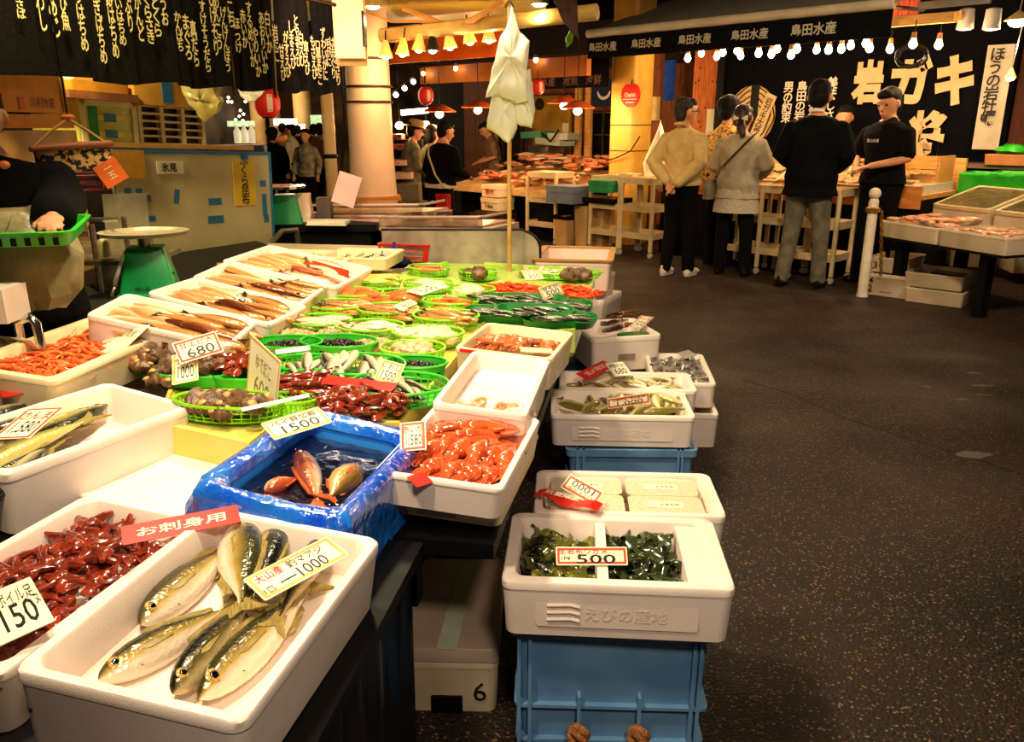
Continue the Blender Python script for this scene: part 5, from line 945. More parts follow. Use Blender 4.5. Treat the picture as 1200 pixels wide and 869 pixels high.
for (tx, px, y0, y1) in cols:
    a, b_ = cpt(px, y0), cpt(px, y1); h_ = a.z - b_.z; w_ = min(abs(cpt(px + 5.2 - px * .006, 60).x - cpt(px - 5.2 + px * .006, 60).x), .17)
    lettering(tx, inkg, t, T(a.x, -.05, (a.z + b_.z) / 2) @ RX(R(90)), w_, h_, .018, True, keep=False)
# stall clutter behind: board on cart
ba = atY(138, 305, 4.35); bb = atY(318, 285, 5.35); BMx = frame(bb - ba, Vector((0, 0, 1)).cross(bb - ba), o=(ba.x, ba.y, 0)); BI = BMx.inverted(); BL = (bb - ba).length; BY = BMx.to_3x3().col[1]
def bpt(px, py): return BI @ onpl(px, py, Vector((ba.x, ba.y, 0)), BY)
t = thing('taped_panel', 'pale grey panel held with strips of blue tape behind the green scale', 'panel', BMx)
zt0 = bpt(250, 177).z; MB().box(0, BL, 0, .03, .72, zt0).build('sheet', mat('panel_grey', S(206, 196, 150), S(186, 172, 124), 3, .5), t, smooth=0)
tape = mat('blue_tape', S(40, 120, 170), S(30, 100, 150), 20, .5)
for (px, py, w_, h_, r_) in ((207, 230, .035, .08, .2), (150, 227, .04, .06, 0), (163, 225, .04, .04, 0), (171, 232, .06, .035, 0), (132, 237, .04, .04, 0), (252, 236, .1, .04, 0), (253, 257, .12, .045, 0), (176, 256, .07, .03, 0), (137, 268, .05, .04, 0), (310, 240, .04, .14, 0), (286, 182, .06, .05, 0), (308, 215, .05, .04, 0), (312, 256, .04, .05, 0), (140, 290, .06, .03, 0)):
    c = bpt(px, py); MB().box(-w_ / 2, w_ / 2, -.001, 0, -h_ / 2, h_ / 2).build('tape_strip', tape, t, T(c.x, -.001, c.z) @ RY(r_), 0)
MB().box(0, BL, -.002, 0, zt0 - .02, zt0 + .002).build('tape_edge', tape, t, smooth=0); MB().box(BL - .02, BL + .002, -.003, .03, .72, zt0).build('tape_edge', tape, t, smooth=0)
c = bpt(286, 215); a = bpt(275, 190); d_ = bpt(297, 241)
pst = MB().box(-.09, .09, -.004, 0, -(a.z - d_.z) / 2, (a.z - d_.z) / 2).build('poster', mat('poster_yellow', S(236, 196, 40), S(220, 176, 30), 6, .5), t, T(c.x, -.002, c.z), 0); lettering('ふくら昆布', ink, pst, T(0, -.006, .02) @ RX(R(90)), .08, .3, .015, True)
c = bpt(199, 196); lb = MB().box(-.09, .09, -.004, 0, -.035, .035).build('label', paper, t, T(c.x, -.002, c.z), 0); lettering('氷見', ink, lb, T(-.01, -.006, 0) @ RX(R(90)), .14, .05, .03)
c = bpt(152, 262); MB().box(-.15, .12, -.004, 0, -.2, .16).build('white_sheet', mat('sheet_w', S(222, 214, 180), r=.5), t, T(c.x, -.001, c.z), 0)
c = bpt(150, 194); MB().box(-.2, .1, -.006, 0, -.07, .08).build('yellow_sheet', mat('sheet_y', S(226, 166, 40), r=.6), t, T(c.x, -.002, c.z), 0)
t = thing('steel_cart', 'grey steel cart bed carrying the taped panel', 'cart', BMx); gs = mat('grey_steel', S(120, 108, 84), S(84, 74, 56), 8, .45, m=.4)
MB().loft([rrect(BL + .25, .6, .03, z, cx=BL / 2 + .05, cy=.2) for z in (.64, .70)]).build('bed', gs, t)
for x in (.1, BL + .05):
    for y in (.0, .4): MB().box(x - .02, x + .02, y - .02, y + .02, 0, .64).build('leg', gs, t, smooth=0)
MB().tube([(BL - .1, -.05, .74), (BL + .02, -.05, .82), (BL + .15, -.05, .82), (BL + .17, -.05, .70)], .02, 8).build('bumper', gs, t)
t = thing('stall_shelf', 'shelf plank above the taped panel with storage stacked on it', 'shelf', BMx); zs = bpt(200, 176).z
MB().box(-.9, BL * .93, .06, .5, zs + .01, zs + .035).build('board', mat('shelf_tan', S(226, 176, 100), S(206, 150, 70), 6, .6), t, smooth=0)
for x in (-.85, BL * .9): MB().box(x - .02, x + .02, .4, .44, 0, zs + .01).build('leg', gs, t, smooth=0)
def bbox_(name, pts, yd, label, m, y0=.08, cat='box', ex=None):
    (x0, y0p), (x1, y1p) = pts; a = bpt(x0, (y0p + y1p) / 2); b_ = bpt(x1, (y0p + y1p) / 2); zt_ = bpt((x0 + x1) / 2, y0p).z; zb = bpt((x0 + x1) / 2, y1p).z
    return tag(MB().loft([rrect(b_.x - a.x, yd, .012, z, 2, cx=(a.x + b_.x) / 2, cy=y0 + yd / 2) for z in (zb, zt_)]).build(name, m, M=BMx, smooth=30), label, cat), a.x, b_.x, zb, zt_, y0
zsp = zs + .035
o, xa, xb, z0, z1, y0 = bbox_('plastic_case', ((104, 118), (172, 176)), .4, 'yellowish translucent case with green tape on the stall shelf', mat('case_yellow', S(206, 206, 96), S(180, 176, 60), 5, .3))
MB().box(xa + .06, xa + .11, -.004, 0, z0, z1).build('green_tape', mat('green_tape', S(20, 150, 50), r=.5), o, T(0, y0, 0), 0)
for f_ in (.33, .66): MB().box(xa + .11, xb - .04, -.006, 0, -.015, .015).build('shelf_line', mat('case_line', S(232, 206, 90), r=.4), o, T(0, y0, z0 + (z1 - z0) * f_), 0); MB().box(xb - .2, xb - .13, -.008, 0, -.02, .02).build('tape_strip', tape, o, T(0, y0, z0 + (z1 - z0) * f_), 0)
for xx in (xa + .01, xb - .03): MB().box(xx, xx + .03, -.01, 0, z0, z1).build('edge', mat('case_cream', S(232, 220, 170), r=.4), o, T(0, y0, 0), 0)
MB().box(xa, xb, -.01, 0, z1 - .03, z1).build('edge', mat('case_cream', S(232, 220, 170)), o, T(0, y0, 0), 0)
# drawer rack
a = bpt(177, 150); b_ = bpt(250, 150); z0 = zsp; z1 = bpt(215, 126).z; t = thing('wire_rack', 'cream rack of dark drawers on the shelf beneath the cardboard box', 'rack', BMx)
MB().box(a.x, b_.x, .12, .45, z0, z1).build('back', mat('rack_dark', S(50, 44, 40), S(26, 24, 22), 8, .3), t, smooth=0)
for k in range(4): x = a.x + (b_.x - a.x) * (k / 3) * .999; MB().box(x - .012, x + .012, .08, .12, z0, z1).build('upright', beige, t, smooth=0)
for k in range(6): z = z0 + (z1 - z0) * k / 5; MB().box(a.x, b_.x, .085, .12, z - .006, z + .006).build('rail', beige, t, smooth=0)
o, xa, xb, z0c, z1c, y0 = bbox_('cardboard_box', ((163, 92), (262, 125)), .38, 'yellow cardboard box with a blue label on top of the drawer rack', cardb, y0=.04)
MB().box(xa + .18, xa + .25, -.003, 0, (z0c + z1c) / 2 - .06, (z0c + z1c) / 2 + .06).build('label', tape, o, T(0, y0, 0), 0)
o, xa, xb, z0c, z1c, y0 = bbox_('tray_stack', ((84, 108), (166, 117)), .36, 'brown tray with an orange tray on it over the yellowish case', mat('tray_brown', S(176, 110, 60), S(140, 80, 40), 9, .6), y0=.02, cat='tray')
MB().loft([rrect((xb - xa) * .85, .3, .02, z, cx=(xa + xb) / 2, cy=y0 + .18) for z in (z1c, z1c + .05)]).build('orange_tray', mat('tray_orange', S(236, 166, 50), r=.5), o)
q = bpt(130, 96); t = tag(MB().tube([(0, 0, 0), (.2, 0, 0)], .055, 16).build('paper_roll', mat('roll_white', S(250, 246, 226), r=.6), M=BMx @ T(q.x - .1, .2, z1c + .105)), 'white paper roll lying on the orange tray', 'roll')
# big boxes with shop name, at left
ga = atY(8, 150, 3.6); gb = atY(80, 150, 4.1); GMx = frame(gb - ga, Vector((0, 0, 1)).cross(gb - ga), o=(ga.x, ga.y, 0)); GI = GMx.inverted(); GL = (gb - ga).length
def gpt(px, py): return GI @ onpl(px, py, Vector((ga.x, ga.y, 0)), GMx.to_3x3().col[1])
zz = [gpt(45, y).z for y in (150, 132, 87)]
t = MB().loft([rrect(GL * 1.2, .4, .01, z, 2, cx=GL * .45, cy=.2) for z in (zz[1], zz[2])]).build('cardboard_box', mat('card_orange', S(214, 140, 56), S(196, 120, 44), 7, .8), M=GMx, smooth=30); tag(t, 'upper orange-brown cardboard box printed with the fish dealer name', 'box')
q = gpt(50, 120); lettering('川村水産', mat('print_brown', S(110, 66, 26), r=.7), t, T(q.x, -.004, q.z) @ RX(R(90)), .2, .05, .01); q = gpt(25, 121); MB().box(q.x - .025, q.x + .02, -.004, 0, q.z - .025, q.z + .025).build('stamp', mat('stamp_red', S(196, 80, 40), r=.7), t, smooth=0)
for xx in (-.05, GL * .95): MB().tube([(xx, -.004, zz[2] - .01), (xx, -.004, zz[1] + .01)], .006, 4).build('edge_flap', cardb, t)
t = MB().loft([rrect(GL * 1.25, .42, .01, z, 2, cx=GL * .45, cy=.2) for z in (zz[0], zz[1] - .01)]).build('cardboard_box', mat('card_orange', S(214, 140, 56)), M=GMx, smooth=30); tag(t, 'lower flat orange cardboard box under the printed one', 'box')
t = MB().loft([rrect(GL * 1.3, .42, .01, z, 2, cx=GL * .45, cy=.2) for z in (.0, zz[0] - .01)]).build('cabinet', mat('cab_tan', S(196, 150, 84), S(150, 108, 54), 5, .6), M=GMx, smooth=30); tag(t, 'tan cabinet the orange cardboard boxes are stacked on', 'cabinet')
# hanging wire basket with straps
p = atY(87, 188, 3.0); t = thing('hanging_basket', 'hanging red mesh basket with a wooden hoop and patterned packets', 'basket', T(p.x, p.y, p.z) @ RZ(.5) @ Matrix.Scale(.84, 4))
MB().tube([(-.15, -.08, .05), (.15, -.08, .07), (.15, .08, .07), (-.15, .08, .05), (-.15, -.08, .05)], .012, 8).build('wooden_hoop', mat('hoop', S(150, 84, 50), r=.5), t)
MB().loft([rrect(.29, .15, .03, z) for z in (-.035, .045)], False, False).build('patterned_cloth', mat('pattern', S(220, 170, 100), S(24, 22, 26), 38, .6, lo=.48, hi=.52), t)
b = MB()
for i, q in enumerate(rrect(.26, .14, .02, 0, 7)): b.tube([(q.x, q.y, -.03), (q.x * .92, q.y * .92, -.12)], .003, 4, cap=False)
for z in (-.06, -.09, -.12): L = rrect(.25, .135, .02, z, 3); b.tube(L + [L[0]], .004, 4)
stuff(b.build('mesh', mat('mesh_red', S(130, 40, 40), r=.4), t)); MB().loft([rrect(.2, .1, .02, z) for z in (-.115, -.05)]).build('packets', mat('pk_dark', S(60, 70, 80), S(130, 60, 50), 30, .4), t)
for (x, y) in ((-.14, -.07), (.14, -.07), (.14, .07), (-.14, .07)): MB().tube([(x, y, .06), (x * .5, y * .5, .12), (0, 0, .17)], .006, 6).build('rope', mat('rope_tan', S(190, 140, 80), r=.8), t)
MB().ell((0, 0, .175), (.03, .012, .014), 10).build('handle_knot', mat('knot_or', S(220, 120, 50), r=.7), t); MB().tube([(0, 0, .19), (0, 0, 1.0)], .004, 4).build('wire', black, t)
o = MB().box(-.05, .05, -.003, .003, -.05, .05).build('orange_ticket', mat('ticket', S(240, 110, 40), r=.5), t, T(.13, -.09, -.05) @ RY(-.5), 0); lettering('一五', inkg, o, T(0, -.005, 0) @ RX(R(90)), .07, .05, .01, True)
# black counter and scale
t = thing('black_counter', 'black counter behind the slanted row, carrying the green scale', 'counter', T(0, 0, 0))
MB().loft([[at(x, y, .74 if k else 0) if k else Vector((at(x, y, .74).x, at(x, y, .74).y, 0)) for x, y in ((-120, 420), (150, 352), (240, 330), (330, 292), (300, 282), (60, 318))] for k in (0, 1)]).build('body', black, t, smooth=0)
p = at(178, 343, .745); t = thing('weighing_scale', 'green dial scale with shallow metal pan', 'scale', T(p.x, p.y, .742) @ RZ(R(16)))
sg = mat('scale_green', S(12, 150, 76), S(8, 128, 62), 5, .35)
MB().loft([rrect(.25, .22, .015, 0), rrect(.25, .22, .015, .012), rrect(.23, .20, .015, .018)]).build('base', sg, t); MB().loft([rrect(.225, .2, .012, .018), rrect(.15, .13, .012, .20), rrect(.14, .12, .012, .205)]).build('housing', sg, t)
MB().lathe([(.09, 0), (.092, .012), (.085, .016)], 24, T(-.10, -.0, .11) @ RY(R(-68))).build('dial', mat('dial', S(226, 222, 190), r=.15), t); MB().tube([(0, -.0, .2), (0, 0, .25)], .03, 8, up=(0, 1, 0)).build('neck', steel, t)
MB().lathe([(.10, 0), (.17, .004), (.182, .02), (.178, .02), (.165, .008), (.01, .004)], 30, T(0, 0, .25) @ Matrix.Diagonal((1, .85, 1, 1))).build('pan', mat('pan_metal', S(216, 204, 170), r=.35, m=.4), t); lettering('特価品', ink, t, T(-.02, -.1, .04) @ RX(R(78)), .07, .018, .01)
MB().tube([(.095, -.03, .09), (.103, -.03, .09)], .006, 8).build('screw', black, t); MB().tube([(-.12, -.11, .0), (-.14, -.12, .02), (-.13, -.09, .05)], .008, 6).build('front_foot', chrome, t)
p = at(340, 245, .83); t = thing('weighing_scale', 'second green scale beside the pillar, in front of the crowd', 'scale', T(p.x, p.y - 1.2, .79) @ RZ(.2) @ Matrix.Scale(.95, 4))
p = t.matrix_basis.translation; q = atY(333, 240, 5.8); t.matrix_basis = T(q.x, q.y, q.z) @ RZ(.2)
MB().loft([rrect(.225, .2, .012, 0), rrect(.15, .13, .012, .20)]).build('housing', sg, t); MB().lathe([(.12, 0), (.17, .004), (.178, .02), (.01, .006)], 24, T(-.03, 0, .24)).build('pan', chrome, t); MB().lathe([(.08, 0), (.082, .012)], 20, T(-.10, -.0, .11) @ RY(R(-68))).build('dial', mat('dial', S(226, 222, 190)), t)
q = atY(355, 255, 5.9); t = thing('rear_table', 'dark table behind with scale, wrapped parcels and a menu board', 'table', T(q.x, q.y, 0)); MB().box(-.45, .55, -.15, .5, q.z - .08, q.z - .03).build('top', black, t, smooth=0); MB().box(-.4, .5, -.1, .45, 0, q.z - .08).build('body', black, t, smooth=0)
bpy.data.objects['weighing_scale.001'].matrix_basis = T(atY(333, 240, 5.8).x, 5.85, q.z - .03) @ RZ(.2)
q2 = atY(355, 232, 5.9); tag(MB().loft([rrect(.11, .1, .02, z, cx=.01 * math.sin(z * 30)) for z in (0, .08, .16, .2)]).build('wrapped_parcel', mat('wrap', S(246, 226, 196), S(226, 196, 166), 9, .5, b=.5), M=T(q2.x, 5.9, q.z - .03), jit=.01), 'crumpled cream parcel beside the rear green scale', 'parcel')
q2 = atY(378, 232, 5.9); tag(MB().loft([rrect(.10, .1, .005, z) for z in (0, .17)]).build('grey_carton', mat('grey_carton', S(96, 84, 74), r=.6), M=T(q2.x, 5.95, q.z - .03)), 'grey carton between the parcel and the tilted menu board', 'carton')
q2 = atY(406, 222, 5.8); tag(MB().box(-.08, .08, 0, .01, -.11, .11).build('menu_board', mat('menu', S(250, 206, 200), S(240, 190, 184), 5, .4), M=T(q2.x, q2.y, q2.z) @ RY(.32) @ RX(-.15), smooth=0), 'pinkish menu board leaning tilted before the round column', 'board')
tag(MB().box(-.12, .15, -.09, .09, 0, .03).build('folded_paper', paper, M=T(atY(380, 245, 5.7).x, 5.75, q.z - .03), jit=.01), 'folded papers lying below the tilted menu board', 'paper')
# bag on left, tap, cloth, tools, white box, bin
p = atY(30, 300, 2.6); t = tag(MB().lathe([(.10, 0), (.16, .05), (.17, .15), (.15, .25), (.12, .3)], 24, T(p.x, p.y, p.z - .16) @ Matrix.Diagonal((1, .8, 1, 1))).build('plastic_bag', mat('grey_bag', S(176, 160, 116), S(130, 116, 80), 6, .4, b=.8, bs=16), jit=.05, smooth=40), 'bulging greyish plastic bag below the green basket at the left', 'bag')
p = atY(14, 280, 2.45); t = thing('green_tray', 'flat green slatted basket held by the man at the left edge', 'basket', T(p.x, p.y, p.z) @ RZ(.25) @ RX(.1))
MB().loft([rrect(.36, .22, .03, 0), rrect(.40, .25, .03, .04), rrect(.41, .26, .03, .045), rrect(.38, .23, .03, .045), rrect(.345, .205, .03, .006)]).build('body', green, t)
for k in range(9): MB().box(-.15 + .037 * k, -.135 + .037 * k, -.131, -.127, .008, .03).build('slot', black, t, smooth=0)
p = at(68, 340, .80); t = tag(MB().ell((0, 0, .03), (.085, .06, .045), 16).build('green_cloth', green, M=T(p.x, p.y - .1, .76), jit=.025), 'crumpled green cloth bag on the steel sink edge', 'cloth')
t = thing('steel_sink', 'steel sink edge with upright tap at the left', 'sink', T(0, 0, 0)); A = at(-20, 375, .74); Bq = at(120, 340, .74)
MB().tube([A, Bq], .035, 4).build('edge', steel, t); MB().loft([[Vector((q.x, q.y, z)) for q in (A, Bq, Bq + Vector((-.1, .4, 0)), A + Vector((-.1, .4, 0)))] for z in (0, .73)]).build('basin', black, t, smooth=0)
q = atY(12, 330, 2.35); MB().tube([(q.x, q.y, .72), (q.x, q.y, .88), (q.x + .04, q.y, .90), (q.x + .055, q.y, .88), (q.x + .06, q.y, .76)], .014, 8).build('tap', chrome, t)
q = atY(-4, 358, 2.3); tag(MB().box(-.09, .035, -.02, .1, -.05, .05).build('foam_box', foam, M=T(q.x, q.y, q.z)), 'small corner of a white foam box at the left picture edge', 'box')
q = atY(122, 290, 3.5); t = thing('lotion_bottle', 'cream plastic bottle with pump on the cluttered shelf', 'bottle', T(q.x, q.y, q.z - .04)); MB().lathe([(.025, 0), (.027, .06), (.02, .075), (.01, .08)], 14).build('body', mat('bottle', S(226, 214, 160), r=.4), t); MB().tube([(0, 0, .08), (0, 0, .1), (-.02, 0, .1)], .006, 6).build('pump', mat('bottle', S(226, 214, 160)), t)
t = thing('utility_trolley', 'dark steel utility trolley with ladder-like rack behind the hanging basket', 'trolley', T(q.x, q.y, 0))
for (x, y) in ((-.34, 0), (-.04, 0), (-.04, .3), (-.34, .3)): MB().tube([(x, y, 0), (x, y, q.z + .1)], .012, 6).build('upright', steel, t)
for z in (.3, q.z - .05): MB().box(-.24, .2, -.05, .32, z - .02, z).build('shelf', gs, t, smooth=0)
for k in range(5): MB().box(-.16, -.06, .0, .02, q.z + .0 + .045 * k, q.z + .025 + .045 * k).build('rung', beige, t, smooth=0)
MB().tube([(-.15, -.03, q.z), (-.08, -.02, q.z + .12), (.08, 0, q.z + .12)], .012, 6).build('pipe', steel, t); MB().lathe([(.03, 0), (.03, .1), (.015, .12)], 10, T(-.14, .0, q.z - .04)).build('jar', mat('jar_red', S(130, 50, 34), r=.3), t)
q = atY(95, 330, 3.2); tag(MB().loft([rrect(.5, .4, .05, z) for z in (0, .66)]).build('black_bin', black, M=T(q.x - .05, q.y, 0)), 'dark bin in the shadow left of the scale', 'bin')
# clear bags under the curtain, yellow sign, lantern
YP = 4.6; bag('plastic_bag', [(208, 94), (246, 96), (262, 118), (256, 132), (240, 143), (224, 126), (214, 110)], 'clear crinkled bag hanging below the black curtain', 0, .02, mat('bag_clear', S(222, 206, 130), S(196, 176, 90), 9, .25, tr=.35, b=.8, bs=20))
YP = 5.1; bag('plastic_bag', [(276, 100), (314, 104), (300, 118), (290, 120), (282, 112)], 'small cream bag tied under the curtain near its right end', 0, .02)
q = atY(405, 30, 6.4); t = thing('light_box', 'glowing yellow sign box above the end of the black curtain', 'sign', T(q.x, q.y, q.z)); MB().box(-.09, .12, 0, .1, -.22, .3).build('face', mat('lit_yellow', (1, .78, .36, 1), (1, .72, .3, 1), em=.55), t, smooth=0); MB().box(-.1, .13, .1, .12, -.27, .31).build('backing', woodl, t, smooth=0); MB().box(.12, .135, -.01, .1, -.14, .1).build('hinge', black, t, smooth=0)
point(q.x + .0, q.y - .3, q.z - .1, 5, (1, .8, .45), .1)
def lantern(px, py, Y, r_, label):
    q = atY(px, py, Y); t = thing('paper_lantern', label, 'lantern', T(q.x, q.y, q.z)); L = []
    n = 24
    for i in range(13):
        u = -1 + 2 * i / 12; rr = r_ * (1 - abs(u) ** 3 * .45) * (1 + .02 * (i % 2)); L.append([Vector((rr * math.cos(a), rr * math.sin(a), u * r_ * 1.05)) for a in [k * 2 * math.pi / n for k in range(n)]])
    MB().loft(L).build('paper', mat('lantern_red', S(226, 40, 26), S(206, 30, 20), 6, .5, em=.25), t)
    for k in range(4):
        a0_ = k * math.pi / 2 + .5; L = []
        for i in range(13):
            u = -1 + 2 * i / 12; rr = r_ * (1 - abs(u) ** 3 * .45) * 1.025 + .001; L.append([Vector((rr * math.cos(a0_ + da), rr * math.sin(a0_ + da), u * r_ * .98)) for da in (-.22, 0, .22)])
        b = MB(); b.loft(L, False, False, close=False); b.build('stripe', mat('lantern_cream', S(250, 200, 150), em=.3), t)
    MB().lathe([(r_ * .5, r_ * 1.02), (r_ * .5, r_ * 1.15)], 16).build('cap', black, t); MB().lathe([(r_ * .5, -r_ * 1.15), (r_ * .5, -r_ * 1.02)], 16).build('cap', black, t); MB().tube([(0, 0, r_), (0, 0, r_ * 2.4)], .004, 4).build('cord', black, t)
lantern(499, 112, 9.5, .085, 'red and cream striped lantern over the hat man\'s stall'); lantern(630, 102, 9.6, .075, 'small red lantern half hidden by the hanging white bags'); lantern(313, 121, 9.0, .13, 'plain red lantern under the black curtain over the alley')
# ---------------------------------------------------------------- canopy lamps and middle stall
q0 = atY(447, 42, 7.35); q1 = atY(700, 14, 6.6); t = thing('canopy_beam', 'pale painted beam with clamped lamps under the yellow ceiling', 'beam')
MB().tube([q0, q0.lerp(q1, .5), q1], .06, 8).build('pipe', mat('beam_paint', S(220, 190, 120), S(190, 150, 80), 5, .4), t); b = MB()
b.tube([q0 + Vector((.2, -.1, .2)), q0 + Vector((.6, -.1, .06)), q0.lerp(q1, .45) + Vector((0, -.1, .03)), q0.lerp(q1, .6) + Vector((0, -.1, .14))], .022, 6); b.tube([q0 + Vector((-.3, -.1, .25)), q0 + Vector((.1, -.1, .1)), q0 + Vector((.5, -.12, .1))], .012, 6); b.build('cable_bundle', woodl, t)
cone = mat('clear_cone', S(255, 190, 90), S(246, 170, 70), 6, .2, em=.8)
lp = [(452, 61, 'farthest left in the canopy row, by the round column'), (472, 58, 'second from the round column'), (491, 53, 'third from the round column'), (507, 54, 'beside the dark fitting'), (527, 50, 'left of the widest pair'), (550, 44, 'in the middle of the orange canopy'), (573, 42, 'just left of the hanging white bags')]
for i, (px, py, ph) in enumerate(lp):
    q = atY(px, py, 7.2 - .02 * i); t = thing('cone_lamp', 'glowing cone lamp ' + ph, 'lamp', T(q.x, q.y, q.z) @ RX(.1 * (i % 3 - 1)) @ RY(.15 * math.sin(i)))
    MB().lathe([(.018, .09), (.03, .06), (.055, -.03), (.058, -.04)], 16, c1=False).build('shade', cone if i != 3 else black, t); MB().ell((0, 0, -.03), (.035, .035, .03), 10).build('glow_bulb', bulby, t); MB().tube([(0, 0, .09), (0, .02, .17)], .006, 5).build('cord', black, t)
    if i % 2 == 0: point(q.x, q.y - .02, q.z - .12, 10, (1, .6, .25))
for (px, py, ph) in ((437, 8, 'downlight in the yellow ceiling above the round column'), (632, 5, 'downlight in the ceiling right of the hanging bags')):
    q = at(px, py, 2.42) if False else atY(px, py, 6.7); t = thing('ceiling_downlight', ph, 'lamp', T(q.x, q.y, q.z)); MB().lathe([(.04, .08), (.06, .06), (.07, 0)], 16, c1=False).build('can', steel, t); MB().ell((0, 0, 0), (.05, .05, .02), 12).build('glow_bulb', bulby, t); point(q.x, q.y, q.z - .1, 6, (1, .7, .35))
q0 = atY(455, 75, 8.4); q1 = atY(588, 66, 7.9); q2 = atY(590, 30, 7.9); q3 = atY(462, 38, 8.4)
tag(MB().loft([[q0 + Vector((0, d_, 0)), q1 + Vector((0, d_, 0)), q2 + Vector((0, d_ + .3, 0)), q3 + Vector((0, d_ + .3, 0))] for d_ in (0, .03)]).build('orange_awning', mat('awning_orange', S(206, 96, 34), S(176, 70, 22), 4, .5), smooth=0), 'orange sloping canopy lit by the cone lamps', 'awning')
a = rp(492, 87, .2); b_ = rp(688, 60, .2); t = thing('fascia_board', 'orange-lit timber fascia running behind the hanging bags to the black valance', 'board', RM @ T(0, .2, 0))
MB().box(a.x, b_.x, 0, .08, 1.98, 2.2).build('board', mat('fascia', S(214, 130, 56), S(190, 104, 40), 4, .5), t, smooth=0); MB().box(a.x - .1, b_.x + .1, -.06, .02, 2.2, 2.23).build('top_rail', woodd, t, smooth=0)
for i, (px, py) in enumerate(((496, 84), (534, 78), (628, 68))):
    q = rp(px, py, .12); t = thing('small_bulb', ['tiny bulb on the fascia above the striped lantern', 'tiny bulb in the middle of the fascia left half', 'tiny bulb on the fascia right of the white bags'][i], 'lamp', RM @ T(q.x, .12, q.z)); MB().lathe([(.02, .04), (.03, 0)], 10).build('socket', woodl, t); MB().ell((0, 0, -.02), (.03, .03, .035), 10).build('glow_bulb', bulbm, t)
# black noren over middle stall
a = rp(628, 90, .5); b_ = rp(714, 75, .5); t = thing('black_valance', 'short black valance with faint letters left of the yellow column', 'curtain', RM @ T(0, .5, 0)); MB().box(a.x, b_.x, 0, .01, 1.86, 2.22).build('cloth', blackc, t, smooth=0)
lettering('水産　地魚　海鮮', mat('faint_letter', S(130, 100, 80), r=.8), t, T((a.x + b_.x) / 2, -.012, 1.95) @ RX(R(90)), (b_.x - a.x) * .85, .12, .01)
a = rp(693, 108, 2.0); b_ = rp(723, 108, 2.0); zt_ = rp(708, 93, 2.0).z; zb2 = rp(708, 125, 2.0).z; t = thing('navy_noren', 'navy cloth with a white crescent hanging in the doorway by the yellow column', 'curtain', RM @ T(0, 2.0, 0)); MB().box(a.x, b_.x, 0, .01, zb2, zt_).build('cloth', mat('navy_cloth', S(16, 30, 66), r=.8), t, smooth=0)
cx, cz = (a.x + b_.x) / 2, (zt_ + zb2) / 2; MB().tube([(cx + .11 * math.cos(q), -.005, cz + .03 + .1 * math.sin(q)) for q in [math.pi * (1.0 + k / 10) for k in range(11)]], [.004, .014, .018, .02, .022, .022, .022, .02, .018, .014, .004], 6).build('crescent', inkw, t)
# glazed cabinet
a = rp(691, 155, 2.2); b_ = rp(722, 155, 2.2); t = thing('glazed_cabinet', 'glazed cabinet with shelves under the navy crescent cloth', 'cabinet', RM @ T(0, 2.2, 0)); z1 = rp(706, 130, 2.2).z
MB().box(a.x, b_.x, .1, .3, .6, z1).build('carcass', mat('cab_dark', S(90, 66, 40), S(50, 36, 24), 9, .6), t, smooth=0)
for x in (a.x, (a.x + b_.x) / 2, b_.x): MB().box(x - .015, x + .015, 0, .1, .6, z1).build('stile', steel, t, smooth=0)
for k in range(4): MB().box(a.x, b_.x, .02, .1, .65 + (z1 - .68) * k / 3, .665 + (z1 - .68) * k / 3).build('shelf', beige, t, smooth=0)
MB().box(a.x, b_.x, 0, .004, .6, z1).build('pane', glass, t, smooth=0)
# dark glass door, wooden frames, yellow wall panel
a = rp(584, 140, 2.3); b_ = rp(612, 140, 2.3); t = thing('shop_door', 'dark glazed sliding door behind the man in the grey T-shirt', 'door', RM @ T(0, 2.3, 0)); MB().box(a.x, b_.x, 0, .04, 0, 2.1).build('leaf', mat('door_dark', S(30, 24, 20), r=.15), t, smooth=0)
for x in (a.x - .05, a.x + .12, b_.x): MB().box(x - .03, x + .03, -.02, 0, 0, 2.15).build('stile', woodd if x > a.x else woodl, t, smooth=0)
a = rp(625, 150, 2.3); b_ = rp(668, 150, 2.3); t = MB().box(a.x, b_.x, 0, .04, .3, rp(646, 112, 2.3).z).build('yellow_panel', mat('panel_y', S(196, 150, 40), S(160, 116, 24), 4, .6), M=RM @ T(0, 2.3, 0), smooth=0); tag(t, 'mustard wall panel behind the stacked green trays', 'panel')
MB().lathe([(.09, 0), (.09, .02)], 20, T((a.x + b_.x) / 2 - .25, -.0, rp(635, 122, 2.3).z) @ RX(R(90))).build('wall_clock', mat('clock_dark', S(50, 30, 24), r=.4), t); MB().box(b_.x - .15, b_.x - .03, -.01, 0, 1.2, 1.45).build('notice', paper, t, smooth=0)
for i, (px, lab) in enumerate(((676, 'bare wood doorpost right of the mustard panel'), (688, 'slim wood doorpost left of the glazed cabinet'))): q = rp(px, 150, 2.0); tag(MB().box(-.05, .05, 0, .06, 0, 2.0).build('doorpost', woodl, M=RM @ T(q.x, 2.0, 0), smooth=0), lab, 'post')
